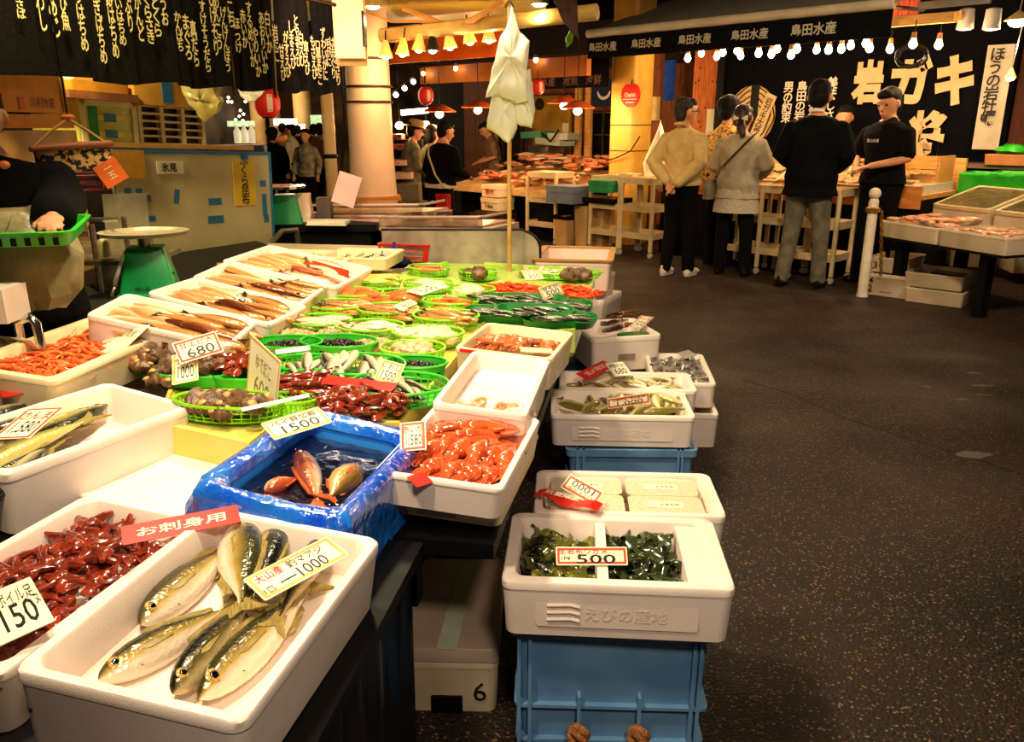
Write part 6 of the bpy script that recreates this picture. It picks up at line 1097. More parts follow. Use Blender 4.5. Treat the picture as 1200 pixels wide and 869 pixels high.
# trays and scale pile
for i, (px, py, w_, m_, lab) in enumerate(((642, 186, .5, black, 'black crate at the bottom of the tray pile'), (640, 175, .45, steel, 'grey tray in the middle of the pile behind the fish'), (650, 166, .5, mat('tray_pale', S(176, 186, 170), r=.5), 'pale tray high in the pile behind the fish'), (630, 158, .4, mat('teal', S(70, 140, 110), r=.5), 'teal tray topmost of the pile behind the fish'), (660, 160, .35, mat('tray_pale', S(176, 186, 170)), 'small white tray leaning on the pile top'))):
    q = rp(px, py, 1.6); tag(MB().loft(open_box(w_, .35, .09)).build('fish_crate', m_, M=RM @ T(q.x, 1.6, q.z - .04) @ RZ(.1 * i - .2) @ RY(.06 * (i % 3 - 1))), lab, 'crate')
q = rp(642, 200, 1.6); tag(MB().box(-.3, .35, -.2, .2, 0, q.z + .03).build('back_counter', black, M=RM @ T(q.x, 1.6, 0), smooth=0), 'dark counter under the tray pile', 'counter')
b = MB(); b.tube([RM @ Vector((rp(635, 150, 1.38).x, 1.38, rp(635, 156, 1.38).z)), RM @ Vector((rp(645, 165, 1.35).x, 1.35, rp(645, 166, 1.35).z)), RM @ Vector((rp(655, 150, 1.38).x, 1.38, rp(655, 152, 1.38).z))], .014, 6); tag(b.build('strap_loop', black), 'black strap looped over the tray pile', 'strap')
# fish counter of the middle stall
x0 = rp(528, 225, 0).x; x1 = rp(712, 215, .2).x - .48; t = thing('fish_counter', 'sloping counter heaped with pink and orange fish', 'counter', RM)
MB().box(x0, x1, .2, 1.3, 0, .56).build('body', black, t, smooth=0); MB().loft([[Vector((x, y, z)) for (y, z) in ((0, .56), (1.35, .72), (1.35, .84), (0, .64))] for x in (x0, x1)]).build('sloping_top', mat('counter_cream', S(214, 180, 120), S(186, 150, 90), 5, .5), t, smooth=0)
G = 'fish heaped on the middle stall'; mat_pf = fishmat('pale_pink_skin', S(252, 226, 196), S(244, 184, 140), S(226, 130, 84)); fp_ = [fish_thing(.34, .085, .05, mat_pf, 'pinkish fish heaped on the sloping counter of the middle stall', group=G, detail=False, name='bream'), fish_thing(.3, .09, .05, fishmat('red_skin', S(252, 216, 184), S(246, 168, 120), S(214, 90, 50)), 'orange-red fish heaped on the sloping counter of the middle stall', group=G, detail=False, name='gurnard'), fish_thing(.4, .07, .04, silver, 'silver fish lying among the pink heap of the middle stall', group=G, detail=False)]
for i in range(150):
    s_ = random.uniform(x0 + .2, x1 - .15); t_ = random.uniform(.1, 1.25); Mx = RM @ T(s_, t_, .69 + t_ * .15 + random.random() * .08 + .08 * (t_ > .6)) @ RZ(random.gauss(2.6, .5)) @ RX(random.uniform(-.5, .5))
    k = 0 if i % 3 else (1 if i % 2 else 2); f = fp_[k]
    if i < 3: fp_[i].matrix_basis = Mx
    else: o = f.copy(); col.objects.link(o); o.matrix_basis = Mx
# boxes, bins in front of it
def rbox(px, py, w_, d_, h_, t_, label, m, marks=None, name='foam_box', rot=0, lid=True):
    q = rp(px, py, t_); L = [rrect(w_, d_, .015, 0), rrect(w_, d_, .015, h_ * .62), rrect(w_ + .012, d_ + .012, .015, h_ * .63), rrect(w_ + .012, d_ + .012, .015, h_), ]
    o = tag(MB().loft(L).build(name, m, M=RM @ T(q.x, t_, q.z - h_) @ RZ(rot)), label, 'box')
    for (tx, x, z, a_, b2, mm) in (marks or ()): lettering(tx, mm, o, T(x, -d_ / 2 - .008, z) @ RX(R(90)), a_, b2, .01)
    return o
rbox(584, 216, .32, .3, .15, -.05, 'upper cream box with a red mark hanging under the fish counter edge', foamy, (('朝市', 0, .07, .16, .09, inkr),)); rbox(583, 231, .32, .3, .16, -.05, 'lower cream box with small dark print under the fish counter edge', foamy, (('冷凍品', 0, .06, .18, .05, ink),))
q = rp(583, 248, -.05); tag(MB().box(-.3, .2, -.16, .16, 0, q.z + .0).build('box_stand', woodd, M=RM @ T(q.x, -.05, 0), smooth=0), 'dark wooden stand under the two cream marked boxes', 'stand')
rbox(667, 217, .42, .36, .2, -.05, 'blue-grey insulated chest standing on the waste bins', mat('chest_blue', S(116, 128, 140), S(96, 108, 124), 5, .5), name='cool_chest'); rbox(711, 211, .3, .3, .13, .0, 'green box at the fish counter end beside the yellow column', mat('box_green', S(40, 140, 84), S(30, 116, 66), 5, .4), name='green_box')
q = rp(690, 228, .1); tag(MB().box(-.42, .5, -.15, .2, .56, .62).build('bin_shelf', black, M=RM @ T(q.x, .1, 0), smooth=0), 'black shelf holding the blue-grey chest and the green box', 'shelf')
for i, (px, py, h_, lab) in enumerate(((657, 289, .36, 'short beige bin with black liner beside the small trolley'), (680, 291, .54, 'tall beige bin in the middle of the three'), (699, 290, .54, 'tall beige bin next to the two-trolley group'))):
    q = RI @ at(px, py, 0); t = thing('waste_bin', lab, 'bin', RM @ T(q.x, q.y + .1, 0)); MB().loft([rrect(.17, .22, .03, 0), rrect(.21, .26, .03, h_), rrect(.19, .24, .03, h_), rrect(.17, .2, .03, .1)]).build('body', mat('bin_beige', S(206, 170, 110), S(180, 140, 84), 4, .5), t); MB().loft([rrect(.22, .27, .03, h_ - .03), rrect(.23, .28, .03, h_ + .02), rrect(.19, .23, .03, h_)], False, False).build('liner', black, t, jit=.01)
# left grey boxes and shelves by hat man
q = atY(468, 225, 9.8)
for i, (px, py, w_, h_, m_, lab) in enumerate(((468, 228, .5, .26, 'g', 'grey-green box with red mark by the round column'), (465, 205, .4, .07, 'r', 'foam tray of slices on the grey-green box'), (462, 190, .34, .06, 'r', 'second foam tray of slices stepped above'), (460, 172, .3, .06, 'd', 'red-patterned tray on the upper step'), (459, 160, .28, .06, 'd', 'topmost red-patterned tray beside the round column'))):
    q = atY(px, py, 9.7 + .12 * i); o = tag(MB().loft([rrect(w_, .36, .02, z) for z in (0, h_)]).build('goods_box', {'g': mat('box_olive', S(136, 120, 86), r=.6), 'r': mat('tray_pink', S(236, 160, 120), S(226, 206, 180), 30, .5), 'd': mat('tray_red', S(190, 60, 36), S(90, 40, 30), 20, .5, lo=.45, hi=.55)}[m_], M=T(q.x, q.y, q.z - h_ / 2)), lab, 'box')
q = atY(465, 240, 10.1); tag(MB().box(-.3, .3, -.3, .5, 0, q.z + .02).build('stepped_stand', black, M=T(q.x, q.y, 0), smooth=0), 'dark stepped stand under the slices by the round column', 'stand')
MB().box(-.3, .3, .3, .5, 0, 1.25).build('riser', black, bpy.data.objects['stepped_stand'], smooth=0)
# pendant hats with bulbs
for i, (px, py, Y, lab) in enumerate(((468, 146, 10.2, 'bare bright bulb beside the man in the straw hat'), (515, 133, 10.4, 'orange shaded lamp above the woman in black'), (499, 145, 10.6, 'bright bulb just right of the straw hat'), (560, 128, 10.4, 'orange shaded lamp above the grey T-shirt man'), (661, 123, 10.2, 'orange shaded lamp above the tray pile'), (677, 129, 9.9, 'lower orange shaded lamp right of the tray pile'))):
    q = atY(px, py, Y); t = thing('shaded_pendant', lab, 'lamp', T(q.x, q.y, q.z)); MB().ell((0, 0, -.01), (.05, .05, .045), 12).build('glow_bulb', bulby, t)
    if i not in (0, 2): MB().lathe([(.03, .11), (.09, .09), (.2, .03), (.205, .02)], 24, c1=False).build('shade', mat('shade_or', S(206, 90, 40), S(176, 66, 26), 6, .4), t)
    MB().tube([(0, 0, .05), (0, 0, .8)], .005, 5).build('cord', black, t); point(q.x, q.y - .05, q.z - .09, 24, (1, .6, .26), .04)
q = atY(486, 132, 11.2); tag(MB().tube([(-.18, 0, 0), (.18, 0, .03)], .035, 8).build('strip_light', tubel, M=T(*q)), 'short white strip light above the straw hat', 'lamp')
q = atY(474, 100, 9.6); t = thing('string_bulbs', 'row of three small bulbs climbing beside the round column', 'lamp', T(*q))
for k in range(3): MB().ell((-.1 + .1 * k, 0, -.1 + .07 * k), (.03, .03, .03), 8).build('glow_bulb', bulbm, t)
MB().tube([(-.15, 0, -.08), (.15, 0, .13)], .006, 5).build('cord', black, t)
# hanging cloth near the right of the bags
YP = 6.2; bag('brown_cloth', [(646, -6), (676, -4), (678, 46), (660, 26)], 'pointed brown cloth hanging from the ceiling right of the bags', 0, .01, mat('cloth_brown', S(100, 70, 60), r=.8)); bag('leaf_sprig', [(667, 36), (672, 40), (671, 50), (664, 56), (662, 46)], 'green leafy sprig hanging from the tip of the brown cloth', -.05, .02, mat('sprig', S(120, 170, 30), S(80, 130, 20), 40, .6))
q = rp(775, 215, .5); YP = q.y if False else (RM @ Vector((q.x, .3, 0))).y; bag('white_bag', [(768, 158), (774, 140), (779, 158), (786, 175), (786, 215), (770, 222), (756, 214), (754, 190)], 'white carrier bag hanging between the yellow column and the cream jacket', 0, .06)
# ---------------------------------------------------------------- far alley
for i, (px, w_, Y) in enumerate(((303, .36, 21), (323, .3, 22), (356, .42, 20), (286, .3, 22.5))):
    q = atY(px, 150, Y); tag(MB().lathe([(w_ / 2, 0), (w_ / 2, 4.2)], 16).build('far_pillar', mat('pillar_cream', S(236, 196, 130), S(214, 170, 100), 3, .5), M=T(q.x, q.y, 0)), ['cream pillar of the alley seen under the red lantern', 'slim cream pillar behind the crowd', 'thickest cream pillar beside the drainpipe', 'farthest cream pillar above the white bottles'][i], 'pillar')
    point(q.x + .5, q.y - 3.2, 2.4, 60, (1, .72, .4), .1)
struct(MB().box(-12, 1, 24, 24.2, 0, 5).build('wall_far', mat('far_wall', S(120, 80, 50), S(50, 34, 26), 1.5, .7, lo=.4, hi=.6), smooth=0)); struct(MB().box(-12, -6.6, 6.5, 24, 0, 5).build('wall_left', mat('far_wall2', S(70, 54, 40), S(30, 24, 20), 2, .7), smooth=0))
struct(MB().box(-12, 9, 8.2, 24, 3.6, 3.7).build('ceiling_far', black, smooth=0))
for i, (px, py, w_, h_, Y, lab) in enumerate(((334, 143, .5, .14, 19, 'bright white sign box far down the alley'), (372, 147, .3, .45, 19, 'pale green lit window by the drainpipe'), (282, 145, .6, .12, 19, 'greenish strip of lit shelf at the alley stall'), (353, 149, .12, .12, 18, 'round warm light above the crowd'))):
    q = atY(px, py, Y); tag(MB().box(-w_ / 2, w_ / 2, 0, .08, -h_ / 2, h_ / 2).build('lit_sign', (tubel, mat('lit_green', (.55, .8, .45, 1), (.3, .5, .25, 1), 12, em=.9), mat('lit_green', (.55, .8, .45, 1)), bulby)[i], M=T(*q), smooth=0), lab, 'sign')
for i in range(3):
    q = atY(278 + 8.5 * i, 158, 12.5); tag(MB().lathe([(.05, -.12), (.055, .05), (.025, .1), (.025, .14)], 12).build('white_bottle', mat('bottle_glow', S(250, 240, 200), em=.5), M=T(*q)), ['left of three pale bottles on the alley stall', 'middle of three pale bottles on the alley stall', 'right of three pale bottles, nearest the crowd'][i], 'bottle')  # bottles are no lamps; their brightness is put in as emission
q = atY(284, 172, 12.5); tag(MB().box(-.7, .2, 0, .6, 0, q.z + .02).build('alley_stall', mat('stall_brown', S(150, 100, 50), S(60, 50, 30), 9, .6, lo=.4, hi=.6), M=T(q.x, q.y, 0), smooth=0), 'low alley stall carrying the pale bottles', 'stall')
q = atY(293, 176, 7.2); tag(MB().box(-.15, .12, 0, .1, -.03, .04).build('navy_case', mat('navy_case', S(20, 34, 60), r=.5), M=T(*q)), 'navy case on top of the taped panel, right end', 'case')
sb = None
for i in range(26):
    q = atY(random.uniform(262, 318), random.uniform(112, 150), random.uniform(18, 22)); Mx = T(*q)
    if sb is None: sb = tag(MB().ell((0, 0, 0), (.03, .03, .03), 8).build('fairy_light', bulbm, M=Mx), 'tiny warm light twinkling deep in the alley', 'lamp', 'fairy lights of the alley')
    else: o = sb.copy(); col.objects.link(o); o.matrix_basis = Mx
# ---------------------------------------------------------------- people
def blob(b, pts, n=14, M=None, hem=False):
    """closed tapered tube; pts = (x, y, z, rx, ry)"""
    P = [Vector(p[:3]) for p in pts]; L = []
    def lp(c, t, rx, ry):
        X = Vector((1, 0, 0)); X = (X - t * X.dot(t))
        if X.length < .2: X = Vector((0, 1, 0)); X = X - t * X.dot(t)
        X.normalize(); Y = t.cross(X); return [c + X * rx * math.cos(a) + Y * ry * math.sin(a) for a in [k * 2 * math.pi / n for k in range(n)]]
    for i, p in enumerate(P):
        t = (P[min(i + 1, len(P) - 1)] - P[max(i - 1, 0)]).normalized(); rx, ry = pts[i][3], pts[i][4]; m_ = min(rx, ry)
        if i == 0 and not hem: L += [lp(p - t * m_ * .6, t, rx * .45, ry * .45), lp(p - t * m_ * .35, t, rx * .8, ry * .8)]
        L.append(lp(p, t, rx, ry))
        if i == len(P) - 1: L += [lp(p + t * m_ * .35, t, rx * .8, ry * .8), lp(p + t * m_ * .6, t, rx * .45, ry * .45)]
    b.loft(L, M=M)
def remesh(o, v, it=3):
    r = o.modifiers.new('r', 'REMESH'); r.mode = 'VOXEL'; r.voxel_size = v; r.use_smooth_shade = True
    s_ = o.modifiers.new('s', 'SMOOTH'); s_.iterations = it; s_.factor = .5
    return o
def limb(a, b_, c, r0, r1, r2, flat=1):
    a, b_, c = Vector(a), Vector(b_), Vector(c); o = []
    for k in (0, .5): p = a.lerp(b_, k); r = r0 + (r1 - r0) * k; o.append((*p, r, r * flat))
    o.append((*b_, r1 * 1.02, r1 * 1.02 * flat))
    for k in (.35, 1): p = b_.lerp(c, k); r = r1 * (1.0 if k < 1 else 1) + (r2 - r1) * k; o.append((*p, r, r * flat))
    return o
def person(label, x, y, face, h=1.7, head=(0, 0), arms=None, legs=None, lean=0, top=None, top_hem=.84, sleeve=1, top_fit=.022, pants=None, skirt=None, shoes=None, hair=hairm, hairstyle='short', near=True, build=1.0, extras=None, group=None, z0=0, armr=1):
    k = h / 1.7; t = thing('person', label, 'person', T(x, y, z0) @ RZ(face) @ Matrix.Scale(k, 4), group)
    vx = .011 if near else .017; B = build
    arms = arms or (((-.24, -.02, 1.12), (-.25, .08, .88)), ((.24, -.02, 1.12), (.25, .08, .88)))
    legs = legs or (((-.10, .02, .48), (-.11, 0, .08)), ((.10, .02, .48), (.11, 0, .08)))
    b = MB()
    def ln(z): return lean * max(0, (z - .9))  # forward shift
    tors = [(.155, .11, .86), (.165, .12, .95), (.138, .105, 1.08), (.16, .115, 1.22), (.170, .11, 1.31), (.142, .09, 1.375), (.095, .075, 1.415), (.06, .058, 1.45)]
    blob(b, [(0, ln(z), z, a * B, c * B) for a, c, z in tors], 18); blob(b, [(0, ln(1.42), 1.42, .052, .052), (0, ln(1.5) + .008, 1.52, .048, .05)], 12)
    HM = T(0, ln(1.5) + .012, 1.475) @ RX(-head[1]) @ RZ(head[0]) @ Matrix.Scale(1.14, 4) @ T(0, 0, -1.5)
    b.ell((0, .0, 1.605), (.074, .092, .098), 18, HM); blob(b, [(0, .03, 1.57, .06, .058), (0, .042, 1.515, .040, .038)], 12, HM)
    blob(b, [(0, .090, 1.605, .009, .008), (0, .108, 1.575, .014, .012), (0, .094, 1.565, .014, .01)], 8, HM); b.ell((0, .083, 1.538), (.024, .012, .007), 8, HM); b.ell((0, .084, 1.63), (.055, .012, .009), 10, HM)
    for s_ in (-1, 1): b.ell((s_ * .078, -.005, 1.59), (.012, .02, .03), 8, HM)
    for i, s_ in enumerate((-1, 1)):
        sh = (s_ * .158 * B, ln(1.36), 1.345); e, w_ = arms[i]; blob(b, limb(sh, e, w_, .052, .041, .027), 10)
        ev, wv = Vector(e), Vector(w_); d_ = (wv - ev).normalized(); side = d_.cross(Vector((0, 0, 1)));
        if side.length < .3: side = Vector((0, 1, 0))
        side.normalize(); nn = side.cross(d_).normalized(); pc = wv + d_ * .05
        PM = Matrix(((side.x, d_.x, nn.x, pc.x), (side.y, d_.y, nn.y, pc.y), (side.z, d_.z, nn.z, pc.z), (0, 0, 0, 1)))
        b.ell((0, 0, 0), (.040, .052, .018), 10, PM)
        for f in range(4): xx = -.028 + .0187 * f; ll = (.055, .066, .062, .05)[f]; b.tube([(xx, .03, 0), (xx * 1.15, .03 + ll * .55, -.006), (xx * 1.15, .03 + ll * .85, -.028)], [.0085, .0085, .007], 6, PM)
        b.tube([(-s_ * .03, -.02, -.004), (-s_ * .052, .015, -.014), (-s_ * .046, .045, -.02)], [.011, .010, .008], 6, PM)
    for i, s_ in enumerate((-1, 1)):
        kn, an = legs[i]; blob(b, limb((s_ * .085, 0, .88), kn, an, .082 * B, .054, .036), 12); blob(b, [(an[0], an[1] - .03, .045, .034, .036), (an[0] * 1.05, an[1] + .08, .035, .042, .028), (an[0] * 1.1, an[1] + .15, .028, .038, .02)], 10)
    body = remesh(b.build('body', skin, t), .0085 if near else .016, 2)
    if near:
        for s_ in (-1, 1): MB().ell((s_ * .031, .081, 1.605), (.013, .008, .007), 8, HM).build('eye', mat('eye_dark', S(24, 16, 12), r=.2), t)
    f = top_fit
    if top:
        b = MB(); zz = [(a, c, z) for a, c, z in tors if z > top_hem]
        pts = [(0, ln(top_hem), top_hem, (.165 * B + f + .012), (.12 * B + f + .012))] + [(0, ln(z), z, a * B + f, c * B + f) for a, c, z in zz[:-1] if z > top_hem + .03] + [(0, ln(1.44), 1.44, .075, .07)]
        blob(b, pts, 22, hem=True)
        for i, s_ in enumerate((-1, 1)):
            sh = (s_ * .155 * B, ln(1.35), 1.34); e, w_ = Vector(arms[i][0]), Vector(arms[i][1]); r_ = f * .75 * armr
            if sleeve >= 1: blob(b, limb(sh, e, e.lerp(w_, .93), .056 + r_, .046 + r_, .034 + r_ * .8), 12)
            elif sleeve > .6: blob(b, limb(sh, e, e.lerp(w_, .35), .056 + r_, .048 + r_, .044 + r_), 12)
            else: blob(b, [(*Vector(sh), .058 + r_, .058 + r_), (*Vector(sh).lerp(e, .85), .05 + r_, .05 + r_)], 12)
        for v in range(len(b.v)): p = b.v[v]; b.v[v] = p + Vector((1, 1, 0)) * 0 + Vector((p.x, p.y - ln(p.z), 0)).normalized() * (noise.noise(Vector((p.x * 9, p.y * 9, p.z * 5))) * .022)
        remesh(b.build('top', top, t), vx, 3)
    if pants:
        b = MB(); blob(b, [(0, 0, 1.02, .15 * B + .01, .11 * B + .012), (0, 0, .95, .168 * B + .008, .122 * B + .01), (0, 0, .86, .165 * B + .01, .12 * B + .012)][::-1], 20)
        for i, s_ in enumerate((-1, 1)): kn, an = legs[i]; blob(b, limb((s_ * .085, 0, .86), kn, (an[0], an[1], an[2] - .02), .094 * B, .072, .062), 14)
        for v in range(len(b.v)): p = b.v[v]; b.v[v] = p + Vector((noise.noise(p * 9), noise.noise(p * 9 + Vector((5, 5, 5))), 0)) * .012
        remesh(b.build('trousers', pants, t), vx, 3)
    if skirt:
        m_, zl = skirt; b = MB(); b.loft([[Vector((rx * math.cos(a) * (1 + wv * math.sin(a * 8)), ry * math.sin(a) * (1 + wv * math.sin(a * 8)), z)) for a in [q * math.pi / 24 for q in range(48)]] for rx, ry, z, wv in ((.15, .12, 1.02, 0), (.185, .145, .9, .01), (.2, .16, zl, .03))]); b.build('skirt', m_, t, smooth=70)
    if shoes:
        for i, s_ in enumerate((-1, 1)):
            an = legs[i][1]; b = MB(); blob(b, [(an[0], an[1] - .035, .04, .042, .04), (an[0] * 1.05, an[1] + .06, .042, .045, .036), (an[0] * 1.12, an[1] + .16, .034, .046, .028)], 12); blob(b, [(an[0], an[1] - .01, .1, .042, .046), (an[0], an[1] - .01, .05, .042, .05)], 12)
            sh_ = remesh(b.build('shoe', shoes, t), vx, 2); MB().loft([[Vector((an[0] * 1.05 + .048 * c_ * (1 if s2 > 0 else .85), an[1] + .055 + .125 * s2, z)) for c_, s2 in [(math.cos(a), math.sin(a)) for a in [q * math.pi / 8 for q in range(16)]]] for z in (0, .018)]).build('sole', mat('sole', S(206, 196, 180), r=.6) if shoes.name == 'shoe_white' else black, sh_)
    if hairstyle:
        b = MB(); b.ell((0, -.026, 1.636), (.082, .090, .082), 20, HM); b.ell((0, -.045, 1.592), (.077, .062, .085), 16, HM); b.ell((0, .04, 1.672), (.064, .048, .042), 12, HM)
        if hairstyle == 'curly': b.ell((0, -.01, 1.645), (.11, .115, .095), 12, HM)
        if hairstyle == 'bob': b.ell((0, -.035, 1.56), (.092, .075, .10), 14, HM)
        if hairstyle == 'pony': b.ell((0, -.04, 1.60), (.09, .08, .09), 14, HM); blob(b, [(.02, -.1, 1.56, .035, .035), (.04, -.13, 1.50, .042, .036), (.07, -.14, 1.43, .024, .02)], 10, HM)
        for v in range(len(b.v)): b.v[v] = b.v[v] + Vector((noise.noise(b.v[v] * 60), noise.noise(b.v[v] * 60 + Vector((3, 3, 3))), 0)) * (.012 if hairstyle == 'curly' else .009)
        remesh(b.build('hair', hair, t), .008 if near else .014, 1)
    pass
    return t, HM
cloth = lambda n, c, c2=None, r=.95: mat(n, c, c2, 12, r, b=.8, bs=14, spec=.12)
cream = cloth('jacket_cream', S(222, 196, 134), S(206, 178, 114)); greyk = cloth('knit_grey', S(186, 174, 146), S(166, 154, 126)); suit = cloth('suit_black', S(10, 10, 11), S(6, 6, 7)); tee = cloth('tee_black', S(12, 11, 11), S(7, 7, 7))
jean = cloth('jeans_grey', S(116, 112, 92), S(88, 86, 72)); trb = cloth('trousers_black', S(14, 13, 16), S(8, 8, 10)); shw = mat('shoe_white', S(240, 228, 204), S(220, 206, 176), 9, .5); shb = mat('shoe_black', S(14, 12, 11), r=.3)
# man in cream jacket, hands clasped behind
fR = math.atan2(-NR.x, NR.y)  # facing the stall
p = at(792, 322, 0)
t, HM = person('grey-haired man in cream jacket and black trousers, hands clasped behind his back', p.x, p.y, fR + .15, 1.66, (-.75, .05), (((-.25, -.13, 1.12), (-.05, -.20, .93)), ((.25, -.13, 1.12), (.04, -.21, .91))), (((-.09, .03, .48), (-.10, -.06, .08)), ((.10, .02, .48), (.11, .04, .08))), top=cream, top_hem=.90, sleeve=1, top_fit=.032, pants=trb, shoes=shw, hair=hairg, build=1.06)
MB().tube([(-.055, -.095, 1.475), (0, -.105, 1.478), (.055, -.095, 1.475)], [.02, .026, .02], 8, flat=.8).build('collar', cream, t); b = MB()
for s_ in (-1, 1): b.tube([HM @ Vector((s_ * .03 + .026 * math.cos(a), .096, 1.603 + .02 * math.sin(a))) for a in [q * math.pi / 5 for q in range(11)]], .0025, 4)
b.tube([HM @ Vector((.055, .09, 1.605)), HM @ Vector((.08, 0, 1.60))], .0025, 4); b.build('glasses', black, t)
# woman in grey cardigan
p = at(856, 322, 0)
t, HM = person('woman in pale grey cardigan with ponytail tied by a white ribbon and dark diagonal strap', p.x, p.y, fR + .25, 1.60, (-.1, .12), (((-.27, .04, 1.12), (-.17, .22, 1.02)), ((.27, .04, 1.12), (.17, .22, 1.02))), (((-.12, .02, .48), (-.14, 0, .08)), ((.12, .02, .48), (.14, 0, .08))), top=greyk, top_hem=.80, sleeve=1, top_fit=.04, pants=trb, shoes=shb, hair=mat('hair_brown', S(58, 30, 22), S(32, 16, 12), 50, .45), hairstyle='pony', build=1.12)
blob_ = MB(); blob_.loft([[Vector((rx * (1 + .02 * math.sin(a * 9)) * math.cos(a), rx * .78 * (1 + .02 * math.sin(a * 9)) * math.sin(a), z)) for a in [q * math.pi / 24 for q in range(48)]] for rx, z in ((.236, .66), (.228, .74), (.205, .9))]); blob_.build('tunic', mat('tunic', S(206, 194, 170), S(176, 164, 140), 60, .9), t, smooth=70)
b = MB(); b.ell((.0, -.10, 1.575), (.016, .012, .014), 8, HM); b.prism([(0, 0), (-.06, .03), (-.065, -.012)], -.005, .005, HM @ T(.02, -.115, 1.58) @ RX(R(80))); b.prism([(0, 0), (.06, .03), (.065, -.02)], -.005, .005, HM @ T(.02, -.115, 1.58) @ RX(R(80))); b.build('ribbon', mat('ribbon_white', S(244, 232, 206), r=.5), t)
b = MB(); b.tube([(.15, -.03, 1.44), (.10, -.155, 1.36), (0, -.195, 1.24), (-.12, -.19, 1.12), (-.235, -.1, .98)], .018, 6, flat=.35); b.build('shoulder_strap', mat('strap_brown', S(60, 28, 24), r=.6), t)
o = tag(MB().loft([rrect(.22, .09, .03, z) for z in (0, .2)]).build('shoulder_bag', mat('bag_grey', S(150, 140, 110), S(120, 110, 84), 9, .7), M=t.matrix_basis @ T(-.27, .02, .78) @ RZ(1.2)), 'grey shoulder bag at the hip of the woman in the cardigan', 'bag')
# man in black suit and jeans
p = at(937, 336, 0)
t, HM = person('tall man in black jacket and faded jeans seen from behind', p.x, p.y, fR + .25, 1.79, (.0, .1), (((-.27, .0, 1.12), (-.16, .22, 1.0)), ((.27, .0, 1.12), (.16, .22, 1.0))), (((-.12, .02, .48), (-.16, -.03, .08)), ((.12, .02, .48), (.14, .02, .08))), top=suit, top_hem=.79, sleeve=1, top_fit=.036, pants=jean, shoes=shb, build=1.14)
MB().tube([(-.055, -.045, 1.475), (0, -.07, 1.48), (.055, -.045, 1.475)], [.014, .016, .014], 8).build('shirt_collar', inkw, t)
# vendor in black T-shirt
p = at(1018, 331, 0)
t, HM = person('stall man in black T-shirt looking down, hands joined before his waist', p.x, p.y, 2.1, 1.74, (.1, .3), (((-.26, .06, 1.12), (-.08, .30, 1.06)), ((.25, .06, 1.12), (.05, .31, 1.05))), top=tee, top_hem=.9, sleeve=.4, top_fit=.024, pants=trb, shoes=shb, build=1.15)
lettering('富山水産', inkw, t, T(.02, .168, 1.27) @ RZ(math.pi) @ RX(R(90)), .15, .03, .01)
q = rp(1000, 200, .55)
# vendor face between, and curly haired customer beyond the cream jacket
q = rp(984, 190, 1.75); P = RM @ Vector((q.x, 1.75, 0)); person('young vendor with dark fringe glimpsed between the suited man and the T-shirt man', P.x, P.y, 2.75, 1.62, (0, .1), top=tee, sleeve=1, pants=trb, hairstyle='bob', near=False, shoes=shb)
q = rp(822, 190, .12); P = RM @ Vector((q.x, -.28, 0)); P = at(812, 318, 0) + Vector((.33, .38, 0)); person('curly-haired person in patterned shirt standing beyond the cream jacket man', P.x, P.y, fR, 1.68, (0, .1), top=mat('pattern_shirt', S(236, 196, 100), S(150, 90, 50), 40, .8, lo=.45, hi=.55), pants=trb, hairstyle='curly', shoes=shb)
# middle group
wht = cloth('shirt_white', S(240, 228, 196)); greyj = cloth('jacket_olive', S(128, 118, 92), S(100, 92, 70))
P = atY(516, 200, 9.3); t, HM = person('woman in black top and skirt with a red shoulder bag, facing the fish counter', P.x, P.y, -.7, 1.46, (-.3, .3), (((-.26, .02, 1.1), (-.2, .2, .95)), ((.26, .04, 1.1), (.2, .3, 1.02))), top=tee, top_hem=.92, top_fit=.035, skirt=(trb, .5), build=1.2, shoes=shb, lean=.12)
MB().loft([rrect(.40, .31, .1, .885), rrect(.40, .31, .1, .95)]).build('waistband', wht, t); MB().tube([(-.12, -.08, 1.43), (-.05, -.16, 1.3), (.08, -.17, 1.05), (.2, -.14, .9)], .012, 6, flat=.4).build('bag_strap', mat('strap_tan', S(200, 180, 150), r=.6), t)
tag(MB().loft([rrect(.2, .09, .03, z) for z in (0, .2)]).build('red_bag', mat('bag_red', S(206, 44, 40), S(176, 26, 26), 9, .4), M=t.matrix_basis @ T(.2, -.16, .62) @ RZ(.2)), 'red shoulder bag at the hip of the woman in black', 'bag')
P = atY(480, 200, 10.0); t, HM = person('man in straw hat and olive jacket leaning by the stepped trays', P.x, P.y, -1.2, 1.46, (0, .25), (((-.25, .05, 1.1), (-.14, .25, .98)), ((.25, .05, 1.1), (.14, .28, 1.0))), top=greyj, pants=cloth('trousers_tan', S(150, 136, 100)), shoes=shb, lean=.1)
MB().lathe([(.15, 1.64), (.155, 1.645), (.1, 1.655), (.092, 1.72), (.07, 1.735)], 20, HM).build('straw_hat', mat('straw', S(176, 140, 84), S(140, 106, 56), 60, .8), t)
P = atY(506, 200, 10.3); person('dark-haired woman in grey-green jacket half hidden behind the woman in black', P.x, P.y, -.9, 1.42, (0, .2), top=cloth('jacket_sage', S(120, 124, 100)), pants=trb, shoes=shb, near=False, hairstyle='bob')
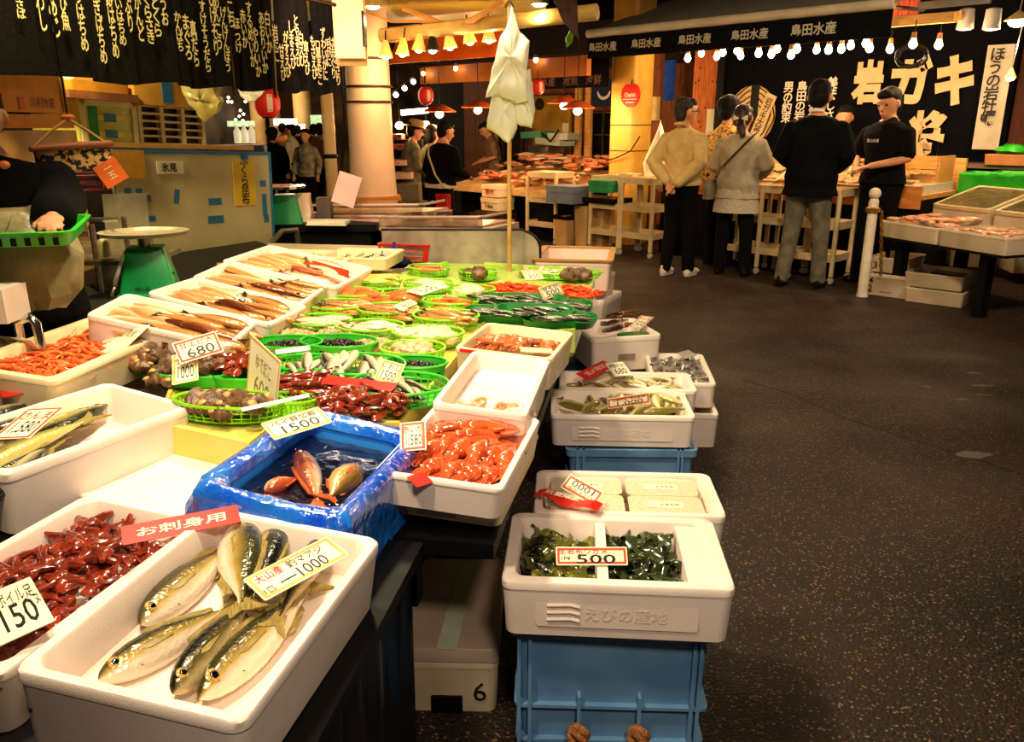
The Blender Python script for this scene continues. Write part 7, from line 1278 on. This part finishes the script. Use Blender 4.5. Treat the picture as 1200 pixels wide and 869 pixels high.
q = rp(578, 170, 1.55); P = RM @ Vector((q.x, 1.6, 0)); person('vendor in grey-brown T-shirt bending over the fish, head behind the bags', P.x, P.y, fR + 2.6, 1.46, (.3, .5), (((-.25, .06, 1.1), (-.16, .3, 1.02)), ((.25, .05, 1.1), (.2, .3, 1.0))), top=cloth('tee_brown', S(140, 112, 84), S(116, 90, 66)), sleeve=.4, pants=trb, shoes=shb, lean=.2)
# man at the left edge
P = atY(-16, 190, 2.85); LMi = (T(P.x, P.y, 0) @ RZ(-2.75) @ Matrix.Scale(1.58 / 1.7, 4)).inverted()
t, HM = person('stallholder in black top at the left edge, holding the green slatted basket', P.x, P.y, -2.75, 1.58, (.1, .25), ((LMi @ atY(72, 232, 2.85), LMi @ atY(62, 254, 2.5)), ((.25, .1, 1.12), (.12, .32, 1.02))), top=tee, top_fit=.045, pants=trb, shoes=shb, build=1.25, armr=1.3)
o = MB().ell((0, 0, 0), (.018, .01, .014), 12).build('orange_badge', mat('badge', S(240, 120, 60), r=.3), t, T(*(LMi @ atY(5, 193, 2.62))))
# crowd deep in the alley
crowd = [(318, 13.0, 1.36, 'in dark clothes with bushy hair, farthest left of the alley crowd', suit, 'curly', .3), (341, 14.0, 1.42, 'in white shirt in the middle of the alley crowd', wht, 'short', 1.4), (357, 12.6, 1.36, 'in grey striped shirt facing us beside the pillar', cloth('shirt_stripe', S(170, 164, 140), S(110, 104, 92)), 'short', 2.9), (367, 15.5, 1.42, 'in brown coat behind the grey striped shirt', cloth('coat_brown', S(110, 70, 50)), 'short', .4), (374, 16.5, 1.44, 'in pale top next to the drainpipe', cloth('top_pink', S(206, 160, 140)), 'bob', .2), (331, 17, 1.44, 'in orange-lit shirt far behind the white shirt', cloth('shirt_orange', S(206, 130, 80)), 'short', .1), (349, 18, 1.4, 'dark figure at the very back of the alley', suit, 'short', .0)]
for (px, Y, h, ph, m_, hs, fc) in crowd:
    P = atY(px, 150, Y); person('passer-by ' + ph, P.x, P.y, fc, h, top=m_, pants=trb, shoes=shb, hairstyle=hs, near=False)
# sources of the copies are not part of the scene
for o in list(PROTO.values()):
    for ch in list(o.children): bpy.data.objects.remove(ch)
    bpy.data.objects.remove(o)
